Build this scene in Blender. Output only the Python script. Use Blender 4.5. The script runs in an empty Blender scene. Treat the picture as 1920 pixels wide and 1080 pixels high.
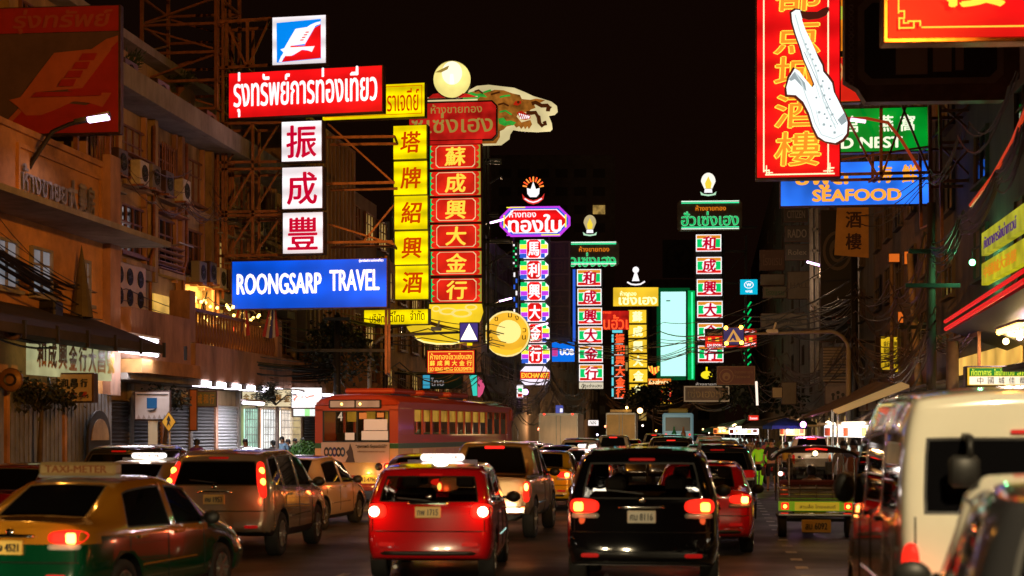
import bpy, bmesh, math, random
from mathutils import Vector, Matrix
from mathutils.bvhtree import BVHTree
for _c in (bpy.data.objects, bpy.data.meshes, bpy.data.curves, bpy.data.lights, bpy.data.cameras, bpy.data.materials):
    for _o in list(_c): _c.remove(_o)
S = bpy.context.scene; COL = S.collection; R = math.radians
# ---------------------------------------------------------------- camera
FPX, HX, HY, EYE = 3000.0, 960.0, 808.0, 2.0
cam = bpy.data.cameras.new('camera'); cam_o = bpy.data.objects.new('camera', cam); COL.objects.link(cam_o)
cam_o.location = (0, 0, EYE); cam_o.rotation_euler = (R(90), 0, 0)
cam.sensor_width = 36.0; cam.lens = 36.0 * FPX / 1920.0; cam.shift_y = (HY - 540) / 1920.0
cam.clip_start = 0.1; cam.clip_end = 3000
cam.dof.use_dof = True; cam.dof.focus_distance = 78.0; cam.dof.aperture_fstop = 1.8; cam.dof.aperture_blades = 0
S.camera = cam_o
# ---------------------------------------------------------------- night sky, moonless: a low sky glow only
w = bpy.data.worlds.new('World'); S.world = w; w.use_nodes = True
_bg = w.node_tree.nodes['Background']
_bg.inputs[0].default_value = (0.0042, 0.0014, 0.0007, 1); _bg.inputs[1].default_value = 1.0
S.view_settings.view_transform = 'Standard'; S.view_settings.look = 'None'; S.view_settings.gamma = 1
S.view_settings.exposure = 0.0; S.view_settings.use_curve_mapping = False
S.render.engine = 'CYCLES'
S.cycles.use_denoising = True; S.cycles.max_bounces = 5; S.cycles.diffuse_bounces = 2; S.cycles.glossy_bounces = 3
S.cycles.transmission_bounces = 4; S.cycles.transparent_max_bounces = 12; S.cycles.use_light_tree = True
S.cycles.sample_clamp_indirect = 4.0; S.cycles.sample_clamp_direct = 0; S.cycles.caustics_reflective = False; S.cycles.caustics_refractive = False
S.cycles.blur_glossy = 0.5
# ---------------------------------------------------------------- frames: (u across to the right, v along the road)
HEAD = math.atan(370 / 3000.0); CH, SH = math.cos(HEAD), math.sin(HEAD)
def UV(u, v, z=0): return Vector((u * CH + v * SH, -u * SH + v * CH, z))
def toUV(p): return (p[0] * CH - p[1] * SH, p[0] * SH + p[1] * CH)
def PX(px, py, Y): return Vector(((px - HX) / FPX * Y, Y, EYE - (py - HY) / FPX * Y))
def facY(px, u):           # depth at which the line u meets the picture column px
    # X=(px-HX)/F*Y ; u = X*CH - Y*SH
    k = (px - HX) / FPX * CH - SH
    return u / k
def Zat(py, Y): return EYE - (py - HY) / FPX * Y
random.seed(7)
# ---------------------------------------------------------------- materials
MATS = {}
def _new(name):
    m = bpy.data.materials.new(name); m.use_nodes = True; return m, m.node_tree, m.node_tree.nodes['Principled BSDF']
def mat(name, col=(.5, .5, .5), rough=.6, metal=0, coat=0, var=0.0, scale=3.0, bump=0.0, spec=.5, vstretch=1.0):
    if name in MATS: return MATS[name]
    m, nt, b = _new(name); MATS[name] = m
    b.inputs['Base Color'].default_value = (*col, 1); b.inputs['Roughness'].default_value = rough
    b.inputs['Metallic'].default_value = metal; b.inputs['Coat Weight'].default_value = coat; b.inputs['Coat Roughness'].default_value = .04
    b.inputs['Specular IOR Level'].default_value = spec
    if var > 0 or bump > 0:
        tc = nt.nodes.new('ShaderNodeTexCoord'); mp = nt.nodes.new('ShaderNodeMapping'); mp.inputs['Scale'].default_value = (1, 1, vstretch)
        nt.links.new(tc.outputs['Object'], mp.inputs[0])
        n = nt.nodes.new('ShaderNodeTexNoise'); n.inputs['Scale'].default_value = scale; n.inputs['Detail'].default_value = 6
        n.inputs['Roughness'].default_value = .65
        nt.links.new(mp.outputs[0], n.inputs['Vector'])
        n2 = nt.nodes.new('ShaderNodeTexNoise'); n2.inputs['Scale'].default_value = scale * .23; n2.inputs['Detail'].default_value = 3
        nt.links.new(tc.outputs['Object'], n2.inputs['Vector'])
        if var > 0:
            mul = nt.nodes.new('ShaderNodeMath'); mul.operation = 'ADD'
            nt.links.new(n.outputs['Fac'], mul.inputs[0]); nt.links.new(n2.outputs['Fac'], mul.inputs[1])
            mr = nt.nodes.new('ShaderNodeMapRange'); mr.inputs['From Min'].default_value = .7; mr.inputs['From Max'].default_value = 1.3
            mr.inputs['To Min'].default_value = 1 - var; mr.inputs['To Max'].default_value = 1 + var * .6
            nt.links.new(mul.outputs[0], mr.inputs['Value'])
            vm = nt.nodes.new('ShaderNodeVectorMath'); vm.operation = 'SCALE'; vm.inputs[0].default_value = col
            nt.links.new(mr.outputs[0], vm.inputs['Scale']); nt.links.new(vm.outputs[0], b.inputs['Base Color'])
        if bump > 0:
            bp = nt.nodes.new('ShaderNodeBump'); bp.inputs['Strength'].default_value = bump; bp.inputs['Distance'].default_value = .02
            nt.links.new(n.outputs['Fac'], bp.inputs['Height']); nt.links.new(bp.outputs[0], b.inputs['Normal'])
    return m
def emit(name, col, strength=1.0, sample=False, var=0.0, scale=1.5, base=None, tubes=0):
    if name in MATS: return MATS[name]
    m, nt, b = _new(name); MATS[name] = m
    bc = tuple(c * .45 for c in base) if base and sample else (base if base else tuple(min(.8, c * .25) for c in col))
    b.inputs['Base Color'].default_value = (*bc, 1); b.inputs['Roughness'].default_value = .5; b.inputs['Specular IOR Level'].default_value = .25
    b.inputs['Emission Color'].default_value = (*col, 1); b.inputs['Emission Strength'].default_value = strength
    if var > 0:      # tubes behind the acrylic: uneven backlight
        tc = nt.nodes.new('ShaderNodeTexCoord')
        n = nt.nodes.new('ShaderNodeTexNoise'); n.inputs['Scale'].default_value = scale; n.inputs['Detail'].default_value = 2
        nt.links.new(tc.outputs['Object'], n.inputs['Vector'])
        mr = nt.nodes.new('ShaderNodeMapRange'); mr.inputs['From Min'].default_value = .3; mr.inputs['From Max'].default_value = .7
        mr.inputs['To Min'].default_value = strength * (1 - var); mr.inputs['To Max'].default_value = strength * (1 + var)
        nt.links.new(n.outputs['Fac'], mr.inputs['Value'])
        out = mr.outputs[0]
        if tubes:
            wv = nt.nodes.new('ShaderNodeTexWave'); wv.bands_direction = 'Z'; wv.inputs['Scale'].default_value = tubes; wv.inputs['Distortion'].default_value = .4
            nt.links.new(tc.outputs['Object'], wv.inputs['Vector'])
            m2 = nt.nodes.new('ShaderNodeMapRange'); m2.inputs['To Min'].default_value = .72; m2.inputs['To Max'].default_value = 1.15
            nt.links.new(wv.outputs['Fac'], m2.inputs['Value'])
            mm = nt.nodes.new('ShaderNodeMath'); mm.operation = 'MULTIPLY'
            nt.links.new(out, mm.inputs[0]); nt.links.new(m2.outputs[0], mm.inputs[1]); out = mm.outputs[0]
        nt.links.new(out, b.inputs['Emission Strength'])
    m.cycles.emission_sampling = 'AUTO' if sample else 'NONE'
    return m
def seeglass(name, tint=(.25, .25, .25), refl=.9):
    if name in MATS: return MATS[name]
    m, nt, b = _new(name); MATS[name] = m
    nt.nodes.remove(b); out = nt.nodes['Material Output']
    t = nt.nodes.new('ShaderNodeBsdfTransparent'); t.inputs[0].default_value = (*tint, 1)
    g = nt.nodes.new('ShaderNodeBsdfGlossy'); g.inputs['Roughness'].default_value = .03; g.inputs[0].default_value = (refl, refl, refl, 1)
    f0 = nt.nodes.new('ShaderNodeLayerWeight'); f0.inputs[0].default_value = .5; f1 = nt.nodes.new('ShaderNodeMath'); f1.operation = 'POWER'; f1.inputs[1].default_value = 4; nt.links.new(f0.outputs['Facing'], f1.inputs[0]); f = nt.nodes.new('ShaderNodeMath'); f.operation = 'MULTIPLY_ADD'; f.inputs[1].default_value = .85; f.inputs[2].default_value = .04; nt.links.new(f1.outputs[0], f.inputs[0]); mx = nt.nodes.new('ShaderNodeMixShader')
    nt.links.new(f.outputs[0], mx.inputs[0]); nt.links.new(t.outputs[0], mx.inputs[1]); nt.links.new(g.outputs[0], mx.inputs[2]); nt.links.new(mx.outputs[0], out.inputs[0])
    return m
# ---------------------------------------------------------------- mesh builder
class MB:
    def __init__(s): s.v = []; s.f = []; s.m = []
    def add(s, vs, fs, mi=0):
        n = len(s.v); s.v += [tuple(v) for v in vs]; s.f += [tuple(i + n for i in f) for f in fs]; s.m += [mi] * len(fs); return s
    def box(s, x0, x1, y0, y1, z0, z1, mi=0):
        return s.add([(x0, y0, z0), (x1, y0, z0), (x1, y1, z0), (x0, y1, z0), (x0, y0, z1), (x1, y0, z1), (x1, y1, z1), (x0, y1, z1)],
                     [(0, 3, 2, 1), (4, 5, 6, 7), (0, 1, 5, 4), (1, 2, 6, 5), (2, 3, 7, 6), (3, 0, 4, 7)], mi)
    def bbox(s, x0, x1, y0, y1, z0, z1, b=.02, mi=0):       # box with chamfered edges
        X = (x0, x1); Y = (y0, y1); Z = (z0, z1); vs = []; ix = {}
        for i in (0, 1):
            for j in (0, 1):
                for k in (0, 1):
                    sx, sy, sz = (1, -1)[i], (1, -1)[j], (1, -1)[k]
                    for a in range(3):
                        p = [X[i] + sx * b, Y[j] + sy * b, Z[k] + sz * b]; p[a] = (X[i], Y[j], Z[k])[a]
                        ix[(i, j, k, a)] = len(vs); vs.append(p)
        fs = []
        for a in range(3):
            o = [q for q in range(3) if q != a]
            for e in (0, 1):
                l = []
                for (p, q) in ((0, 0), (1, 0), (1, 1), (0, 1)):
                    c = [0, 0, 0]; c[a] = e; c[o[0]] = p; c[o[1]] = q; l.append(ix[(*c, a)])
                fs.append(tuple(l))
            for p in (0, 1):
                for q in (0, 1):
                    l = []
                    c0 = [0, 0, 0]; c0[o[0]] = p; c0[o[1]] = q; c1 = list(c0); c1[a] = 1
                    fs.append((ix[(*c0, o[0])], ix[(*c0, o[1])], ix[(*c1, o[1])], ix[(*c1, o[0])]))
        for i in (0, 1):
            for j in (0, 1):
                for k in (0, 1): fs.append(tuple(ix[(i, j, k, a)] for a in range(3)))
        return s.add(vs, fs, mi)
    def bar(s, p, q, w=.08, h=None, mi=0):                    # square bar from p to q
        p = Vector(p); q = Vector(q); d = (q - p); L = d.length
        if L < 1e-6: return s
        d /= L; h = h or w; up = Vector((0, 0, 1)) if abs(d.z) < .95 else Vector((0, 1, 0))
        a = d.cross(up).normalized() * w / 2; b = a.cross(d).normalized() * h / 2
        vs = [p - a - b, p + a - b, p + a + b, p - a + b, q - a - b, q + a - b, q + a + b, q - a + b]
        return s.add(vs, [(0, 3, 2, 1), (4, 5, 6, 7), (0, 1, 5, 4), (1, 2, 6, 5), (2, 3, 7, 6), (3, 0, 4, 7)], mi)
    def tube(s, pts, r=.03, n=6, mi=0, cap=True):
        pts = [Vector(p) for p in pts]; rs = r if isinstance(r, (list, tuple)) else [r] * len(pts); vs = []; fs = []
        for i, p in enumerate(pts):
            d = (pts[min(i + 1, len(pts) - 1)] - pts[max(i - 1, 0)]).normalized()
            up = Vector((0, 0, 1)) if abs(d.z) < .9 else Vector((0, 1, 0))
            a = d.cross(up).normalized(); b = a.cross(d).normalized()
            for k in range(n):
                t = 2 * math.pi * k / n; vs.append(p + (a * math.cos(t) + b * math.sin(t)) * rs[i])
        for i in range(len(pts) - 1):
            for k in range(n): fs.append((i * n + k, i * n + (k + 1) % n, (i + 1) * n + (k + 1) % n, (i + 1) * n + k))
        if cap: fs += [tuple(range(n))[::-1], tuple(range((len(pts) - 1) * n, len(pts) * n))]
        return s.add(vs, fs, mi)
    def lathe(s, prof, n=20, c=(0, 0, 0), axis='z', mi=0):     # prof [(r,h)]
        vs = []; fs = []
        for (r, h) in prof:
            for k in range(n):
                t = 2 * math.pi * k / n; a, b = r * math.cos(t), r * math.sin(t)
                p = {'z': (a, b, h), 'x': (h, a, b), 'y': (a, h, b)}[axis]; vs.append((p[0] + c[0], p[1] + c[1], p[2] + c[2]))
        for i in range(len(prof) - 1):
            for k in range(n): fs.append((i * n + k, i * n + (k + 1) % n, (i + 1) * n + (k + 1) % n, (i + 1) * n + k))
        return s.add(vs, fs, mi)
    def disc(s, c, r, n=24, axis='y', mi=0, ry=None):
        ry = ry or r; vs = []
        for k in range(n):
            t = 2 * math.pi * k / n; a, b = r * math.cos(t), ry * math.sin(t)
            p = {'z': (a, b, 0), 'x': (0, a, b), 'y': (a, 0, b)}[axis]; vs.append((p[0] + c[0], p[1] + c[1], p[2] + c[2]))
        return s.add(vs, [tuple(range(n))], mi)
    def plate(s, poly, y, t=.02, mi=0):     # (x,z) outline facing -y at y, thickness t towards +y
        n = len(poly)
        s.add([(a, y, b) for a, b in poly] + [(a, y + t, b) for a, b in poly],
              [tuple(range(n)), tuple(range(n, 2 * n))[::-1]] + [(i, i + n, (i + 1) % n + n, (i + 1) % n) for i in range(n)], mi); return s
    def ball(s, c, r, n=10, m=7, mi=0):
        rx, ry, rz = r if isinstance(r, (tuple, list)) else (r, r, r); vs = []; fs = []
        for i in range(m + 1):
            ph = math.pi * i / m
            for k in range(n):
                t = 2 * math.pi * k / n; vs.append((c[0] + rx * math.sin(ph) * math.cos(t), c[1] + ry * math.sin(ph) * math.sin(t), c[2] + rz * math.cos(ph)))
        for i in range(m):
            for k in range(n): fs.append((i * n + k, (i + 1) * n + k, (i + 1) * n + (k + 1) % n, i * n + (k + 1) % n))
        return s.add(vs, fs, mi)
    def mesh(s, name, mats, smooth=False):
        me = bpy.data.meshes.new(name); me.from_pydata(s.v, [], s.f)
        for m_ in (mats if isinstance(mats, (list, tuple)) else [mats]): me.materials.append(m_)
        if len(me.materials) > 1: me.polygons.foreach_set('material_index', s.m)
        if smooth: me.polygons.foreach_set('use_smooth', [True] * len(me.polygons))
        me.validate(); me.update(); 
        bm = bmesh.new(); bm.from_mesh(me)
        if smooth: bmesh.ops.remove_doubles(bm, verts=bm.verts, dist=1e-5)
        bmesh.ops.recalc_face_normals(bm, faces=bm.faces); bm.to_mesh(me); bm.free()
        return me
    def build(s, name, mats, parent=None, smooth=False, loc=(0, 0, 0), rot=(0, 0, 0)):
        return link(name, s.mesh(name, mats, smooth), parent, loc, rot)
def link(name, me, parent=None, loc=(0, 0, 0), rot=(0, 0, 0)):
    o = bpy.data.objects.new(name, me); COL.objects.link(o); o.location = loc; o.rotation_euler = rot
    if parent: o.parent = parent
    return o
def tag(o, label=None, cat=None, group=None, kind=None):
    if label: o['label'] = label
    if cat: o['category'] = cat
    if group: o['group'] = group
    if kind: o['kind'] = kind
    return o
def thing(name, label, cat, loc=(0, 0, 0), rz=0.0, group=None):
    o = bpy.data.objects.new(name, None); COL.objects.link(o); o.empty_display_size = .1
    o.location = loc; o.rotation_euler = (0, 0, rz); return tag(o, label, cat, group)
def struct(name, mb, m, smooth=False, loc=(0, 0, 0), rot=(0, 0, 0)):
    return tag(mb.build(name, m, None, smooth, loc, rot), kind='structure')
def stuff(o): o['kind'] = 'stuff'; return o
def uvthing(name, label, cat, u, v, z=0, rot=0.0, group=None): return thing(name, label, cat, UV(u, v, z), -HEAD + rot, group)
def copy_tree(o, parent=None):
    c = o.copy(); COL.objects.link(c)
    if parent: c.parent = parent
    for ch in list(o.children): copy_tree(ch, c)
    return c
def lamp(name, kind, loc, energy, col, parent=None, size=.3, rot=(0, 0, 0), spot=R(120), blend=.5):
    l = bpy.data.lights.new(name, kind); l.energy = energy; l.color = col
    if kind == 'AREA': l.size = size
    elif kind == 'SPOT': l.shadow_soft_size = size; l.spot_size = spot; l.spot_blend = blend
    else: l.shadow_soft_size = size
    o = bpy.data.objects.new(name, l); COL.objects.link(o); o.location = loc; o.rotation_euler = rot
    if parent: o.parent = parent
    return o
# ---------------------------------------------------------------- lettering
_TX = {}
def _raw(s):
    if s in _TX: return _TX[s]
    c = bpy.data.curves.new('t', 'FONT'); c.body = s; c.size = 1; c.resolution_u = 3
    o = bpy.data.objects.new('t', c); COL.objects.link(o)
    dg = bpy.context.evaluated_depsgraph_get(); me = bpy.data.meshes.new_from_object(o.evaluated_get(dg))
    vs = [(v.co.x, v.co.y) for v in me.vertices]; fs = [tuple(p.vertices) for p in me.polygons]
    bpy.data.objects.remove(o); bpy.data.curves.remove(c); bpy.data.meshes.remove(me)
    xs = [v[0] for v in vs]; ys = [v[1] for v in vs]; b = (min(xs), max(xs), min(ys), max(ys))
    _TX[s] = (vs, fs, b); return _TX[s]
def text_into(mb, s, cx, cz, w, h, y, bold=.03, slant=0.0, mi=0, dist=0.0):
    vs, fs, b = _raw(s); bw, bh = b[1] - b[0], b[3] - b[2]; sx, sz = w / bw, h / bh; e = bold * min(h, 1.25 * w / max(1, sum(1 for ch in s if ch not in ' \u0e31\u0e34\u0e35\u0e36\u0e37\u0e38\u0e39\u0e47\u0e48\u0e49\u0e4c')))
    offs = [(0, 0), (e, 0), (-e, 0), (0, e * .7), (0, -e * .7), (e * .7, e * .5), (-e * .7, -e * .5)] if bold > 0 else [(0, 0)]
    rnd = random.Random(hash(len(s)) + len(vs))
    for k, (ox, oz) in enumerate(offs):
        mb.add([(cx + (x - (b[0] + b[1]) / 2) * sx + ox + slant * (z - b[2]) * sz, y - .0025 * k, cz + (z - (b[2] + b[3]) / 2) * sz + oz) for x, z in vs], fs, mi)
def lettering(parent, s, cx, cz, w, h, y, m, bold=.03, slant=0.0, name='lettering'):
    mb = MB(); text_into(mb, s, cx, cz, w, h, y, bold, slant); me = bpy.data.meshes.new(name); me.from_pydata(mb.v, [], mb.f); me.materials.append(m)
    return link(name, me, parent)
# ================================================================ materials used widely
M_asph = mat('asphalt', (.05, .047, .045), .62, var=.35, scale=2.2, bump=.35)
def _asphalt():
    m = M_asph; nt = m.node_tree; b = nt.nodes['Principled BSDF']
    tc = nt.nodes.new('ShaderNodeTexCoord'); n = nt.nodes.new('ShaderNodeTexNoise'); n.inputs['Scale'].default_value = 60; n.inputs['Detail'].default_value = 4
    nt.links.new(tc.outputs['Object'], n.inputs['Vector'])
    n2 = nt.nodes.new('ShaderNodeTexNoise'); n2.inputs['Scale'].default_value = .35; n2.inputs['Detail'].default_value = 5
    nt.links.new(tc.outputs['Object'], n2.inputs['Vector'])
    mr = nt.nodes.new('ShaderNodeMapRange'); mr.inputs['From Min'].default_value = .35; mr.inputs['From Max'].default_value = .65; mr.inputs['To Min'].default_value = .38; mr.inputs['To Max'].default_value = .75
    nt.links.new(n2.outputs['Fac'], mr.inputs['Value']); nt.links.new(mr.outputs[0], b.inputs['Roughness'])
def _patches():
    nt = M_asph.node_tree; b = nt.nodes['Principled BSDF']; src = b.inputs['Base Color'].links[0].from_socket
    tc = nt.nodes.new('ShaderNodeTexCoord'); v = nt.nodes.new('ShaderNodeTexVoronoi'); v.inputs['Scale'].default_value = .45; v.feature = 'DISTANCE_TO_EDGE'
    n = nt.nodes.new('ShaderNodeTexNoise'); n.inputs['Scale'].default_value = 1.4; n.inputs['Detail'].default_value = 5
    ad = nt.nodes.new('ShaderNodeMixRGB'); ad.inputs[0].default_value = .25; nt.links.new(tc.outputs['Object'], ad.inputs[1]); nt.links.new(n.outputs['Color'], ad.inputs[2]); nt.links.new(tc.outputs['Object'], n.inputs['Vector']); nt.links.new(ad.outputs[0], v.inputs['Vector'])
    cr = nt.nodes.new('ShaderNodeMapRange'); cr.inputs['From Max'].default_value = .02; cr.inputs['To Min'].default_value = .35; nt.links.new(v.outputs['Distance'], cr.inputs['Value'])
    st_ = nt.nodes.new('ShaderNodeTexNoise'); st_.inputs['Scale'].default_value = .8; st_.inputs['Detail'].default_value = 8; st_.inputs['Roughness'].default_value = .75; nt.links.new(tc.outputs['Object'], st_.inputs['Vector'])
    sr = nt.nodes.new('ShaderNodeMapRange'); sr.inputs['From Min'].default_value = .35; sr.inputs['From Max'].default_value = .6; sr.inputs['To Min'].default_value = .45; sr.inputs['To Max'].default_value = 1.35; nt.links.new(st_.outputs['Fac'], sr.inputs['Value'])
    gn = nt.nodes.new('ShaderNodeTexNoise'); gn.inputs['Scale'].default_value = 90; gn.inputs['Detail'].default_value = 2; nt.links.new(tc.outputs['Object'], gn.inputs['Vector'])
    gr = nt.nodes.new('ShaderNodeMapRange'); gr.inputs['From Min'].default_value = .35; gr.inputs['From Max'].default_value = .7; gr.inputs['To Min'].default_value = .55; gr.inputs['To Max'].default_value = 1.7; nt.links.new(gn.outputs['Fac'], gr.inputs['Value'])
    m1 = nt.nodes.new('ShaderNodeMath'); m1.operation = 'MULTIPLY'; m2 = nt.nodes.new('ShaderNodeMath'); m2.operation = 'MULTIPLY'; nt.links.new(cr.outputs[0], m1.inputs[0]); nt.links.new(sr.outputs[0], m1.inputs[1]); nt.links.new(m1.outputs[0], m2.inputs[0]); nt.links.new(gr.outputs[0], m2.inputs[1])
    vm = nt.nodes.new('ShaderNodeVectorMath'); vm.operation = 'SCALE'; nt.links.new(src, vm.inputs[0]); nt.links.new(m2.outputs[0], vm.inputs['Scale']); nt.links.new(vm.outputs[0], b.inputs['Base Color'])
_asphalt(); _patches()
M_pave = mat('paving', (.22, .2, .18), .8, var=.4, scale=4, bump=.3)
M_kerb = mat('kerb_concrete', (.34, .33, .3), .8, var=.3, scale=5)
M_mark = mat('road_paint', (.5, .49, .44), .65, var=.75, scale=9)
M_orange = mat('ochre_render', (.5, .24, .07), .8, var=.7, scale=1.1, bump=.25)
M_cream = mat('cream_render', (.4, .27, .13), .8, var=.8, scale=1.4, bump=.3, vstretch=.35)
M_pink = mat('pink_render', (.44, .24, .15), .8, var=.65, scale=1.6, bump=.2, vstretch=.4)
M_brownwall = mat('brown_corrugated', (.32, .21, .12), .65, var=.45, scale=2, vstretch=.15)
M_darkwall = mat('dark_wall', (.14, .11, .09), .85, var=.45, scale=1.2, bump=.2, vstretch=.3)
M_darkwall2 = mat('grey_wall', (.2, .18, .16), .85, var=.45, scale=.9, bump=.2, vstretch=.3)
M_conc = mat('old_concrete', (.3, .27, .23), .85, var=.45, scale=2.4, bump=.3, vstretch=.4)
M_rust = mat('rusty_steel', (.34, .14, .07), .55, metal=.35, var=.5, scale=7, bump=.3)
M_steel = mat('galvanised_steel', (.38, .37, .35), .45, metal=.8, var=.25, scale=8)
M_dark = mat('dark_metal', (.03, .028, .026), .5, metal=.3, var=.3, scale=5)
M_black = mat('black_plastic', (.012, .011, .011), .45)
M_cabinet = mat('sign_cabinet', (.09, .05, .04), .5, metal=.4, var=.4, scale=6)
M_glassd = mat('dark_glass', (.012, .012, .014), .06, spec=.8)
M_shut = mat('steel_shutter', (.3, .3, .29), .4, metal=.6, var=.35, scale=3)
M_shutd = mat('dark_shutter', (.1, .095, .09), .5, metal=.5, var=.35, scale=3)
M_white = mat('white_paint', (.72, .7, .66), .5, var=.15, scale=4)
M_ac = mat('ac_casing', (.55, .5, .42), .5, var=.3, scale=6)
M_leaf = mat('leaf_green', (.045, .075, .025), .5, var=.5, scale=9)
M_bark = mat('bark', (.09, .065, .045), .9, var=.5, scale=9, bump=.6)
M_wood = mat('brown_wood', (.2, .08, .04), .55, var=.4, scale=6, vstretch=.2)
M_curt = mat('warm_room', (.3, .2, .08), .7, var=.4, scale=3)
E_tube = emit('tube_light', (.93, .86, 1.0), 9, sample=True)
E_tubew = emit('cool_tube_light', (.9, 1.0, .98), 7, sample=True)
E_warm = emit('warm_bulb', (1.0, .62, .12), 6, sample=False)
E_winwarm = emit('lit_window', (.9, .55, .14), .35, var=.6, scale=.9)
E_wincool = emit('cool_lit_window', (.62, .66, .75), .22, var=.5, scale=.9)

# ================================================================ ground, road, pavements
UL, UR, WL, WR = -14.3, 5.2, -16.0, 8.2
def quad(name, u0, u1, v0, v1, z, m, kind='structure'):
    mb = MB(); mb.add([UV(u0, v0, z), UV(u1, v0, z), UV(u1, v1, z), UV(u0, v1, z)], [(0, 1, 2, 3)]); o = mb.build(name, m); o['kind'] = kind; return o
mb = MB(); g = 24
mb.add([(-900 + 1800 * i / g, -300 + 1800 * j / g, -.03) for j in range(g + 1) for i in range(g + 1)],
       [(j * (g + 1) + i, j * (g + 1) + i + 1, (j + 1) * (g + 1) + i + 1, (j + 1) * (g + 1) + i) for j in range(g) for i in range(g)])
struct('ground', mb, mat('ground_dirt', (.06, .055, .05), .9, var=.3))
quad('road', UL, UR, -60, 420, 0.0, M_asph)
for nm, a, b in (('pavement', WL - .4, UL - .15), ('pavement', UR + .15, WR + .4)):
    mb = MB(); n = 60
    for i in range(n):
        v0, v1 = -30 + i * 6.0, -30 + (i + 1) * 6.0 - .012
        mb.add([UV(a, v0, .13), UV(b, v0, .13), UV(b, v1, .13), UV(a, v1, .13), UV(a, v0, -.02), UV(b, v0, -.02), UV(b, v1, -.02), UV(a, v1, -.02)],
               [(0, 1, 2, 3), (4, 5, 1, 0), (5, 6, 2, 1), (7, 4, 0, 3), (6, 7, 3, 2)])
    struct(nm, mb, M_pave)
for nm, a, b in (('kerb', UL - .15, UL), ('kerb', UR, UR + .15)):
    mb = MB()
    for i in range(120):
        v0, v1 = -30 + i * 3.0, -30 + (i + 1) * 3.0 - .02
        mb.add([UV(a, v0, .15), UV(b, v0, .15), UV(b, v1, .15), UV(a, v1, .15), UV(a, v0, -.02), UV(b, v0, -.02), UV(b, v1, -.02), UV(a, v1, -.02)],
               [(0, 1, 2, 3), (4, 5, 1, 0), (5, 6, 2, 1), (7, 4, 0, 3), (6, 7, 3, 2)])
    struct(nm, mb, M_kerb)
def mark(name, rects):
    mb = MB()
    for (u0, u1, v0, v1) in rects: mb.add([UV(u0, v0, .004), UV(u1, v0, .004), UV(u1, v1, .004), UV(u0, v1, .004)], [(0, 1, 2, 3)])
    struct(name, mb, M_mark)
mark('lane_marking', [(-5.1, -4.98, v, v + 3) for v in range(10, 260, 9)])
mark('lane_marking', [(-1.95, -1.83, v, v + 3) for v in range(6, 260, 9)])
mark('lane_marking', [(1.25, 1.43, v, v + .42) for v in [16 + 1.5 * i for i in range(30)]])
mark('lane_marking', [(-8.3, -8.18, v, v + 3) for v in range(12, 260, 9)])
mark('crossing_stripe', [(2.3 + .0 * i, 4.4, 57 + 1.1 * i, 57.5 + 1.1 * i) for i in range(4)])
mark('crossing_stripe', [(-10.5 + 1.1 * i, -10.0 + 1.1 * i, 43, 46.5) for i in range(4)])

# ================================================================ buildings
def facV(px, u): Y = facY(px, u); return toUV(PX(px, HY, Y))[1]
def bld(label, side, v0, v1, u=None, name='building', group=None):
    u = (WL if side < 0 else WR) if u is None else u
    t = uvthing(name, label, 'building', u, v0, 0, 0, group); t['_side'] = side; return t
_MC = {}
def shared(key, fn):
    if key not in _MC: _MC[key] = fn()
    return _MC[key]
def win(parent, side, v, z, w, h, pane, frame=None, bars=2, name='window', depth=.1):
    frame = frame or M_conc
    def fm():
        m = MB(); t = .07
        for (a, b, c, d) in ((-w / 2, w / 2, 0, t), (-w / 2, w / 2, h - t, h), (-w / 2, -w / 2 + t, t, h - t), (w / 2 - t, w / 2, t, h - t)): m.box(-.02, depth, a, b, c, d)
        for k in range(1, bars): y = -w / 2 + w * k / bars; m.box(0, depth * .8, y - .03, y + .03, t, h - t)
        m.box(0, depth * .7, -w / 2 + t, w / 2 - t, h * .62, h * .62 + .05)
        m.box(0, depth + .1, -w / 2 - .08, w / 2 + .08, -.09, -.002)
        return m.mesh('window', frame)
    def pm():
        m = MB(); m.box(.005, .03, -w / 2 + .06, w / 2 - .06, .06, h - .06); return m.mesh('pane', pane)
    o = link(name, shared(('wf', w, h, bars, frame.name, depth), fm), parent, (0, v, z), (0, 0, 0 if side < 0 else math.pi))
    link('pane', shared(('wp', w, h, pane.name), pm), o)
    return o
def shutter(parent, side, v, w, h, m, z=.13, name='shutter', ribs=None, vertical=True, u=0.06):
    def fm():
        mb = MB(); n = ribs or int(w / .12)
        if vertical:
            for k in range(n): a = -w / 2 + w * k / n; mb.box(0, .035 + .02 * (k % 2), a + .004, a + w / n - .004, 0, h)
        else:
            n = int(h / .11)
            for k in range(n): a = h * k / n; mb.add([(0, -w / 2, a), (0, w / 2, a), (.05, w / 2, a + .06), (.05, -w / 2, a + .06), (0, w / 2, a + h / n), (0, -w / 2, a + h / n)], [(0, 1, 2, 3), (3, 2, 4, 5)])
        return mb.mesh(name, m)
    o = link(name, shared(('sh', w, h, m.name, vertical), fm), parent, ((u if side < 0 else -u), v, z), (0, 0, 0 if side < 0 else math.pi)); return stuff(o) if False else o
def louver(parent, side, v, z, w, h, m):
    def fm():
        mb = MB(); n = max(3, int(h / .16))
        for k in range(n):
            a = h * k / n; mb.add([(0, -w / 2, a), (0, w / 2, a), (.1, w / 2, a + .05), (.1, -w / 2, a + .05), (.1, -w / 2, a + .08), (.1, w / 2, a + .08), (0, w / 2, a + .1), (0, -w / 2, a + .1)], [(0, 1, 2, 3), (3, 2, 5, 4), (4, 5, 6, 7)])
        return mb.mesh('louver_panel', m)
    return link('louver_panel', shared(('lv', w, h, m.name), fm), parent, (0, v, z), (0, 0, 0 if side < 0 else math.pi))
def part(parent, name, m, *boxes, smooth=False):
    mb = MB()
    for b in boxes: mb.box(*b)
    return mb.build(name, m, parent, smooth)
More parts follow.
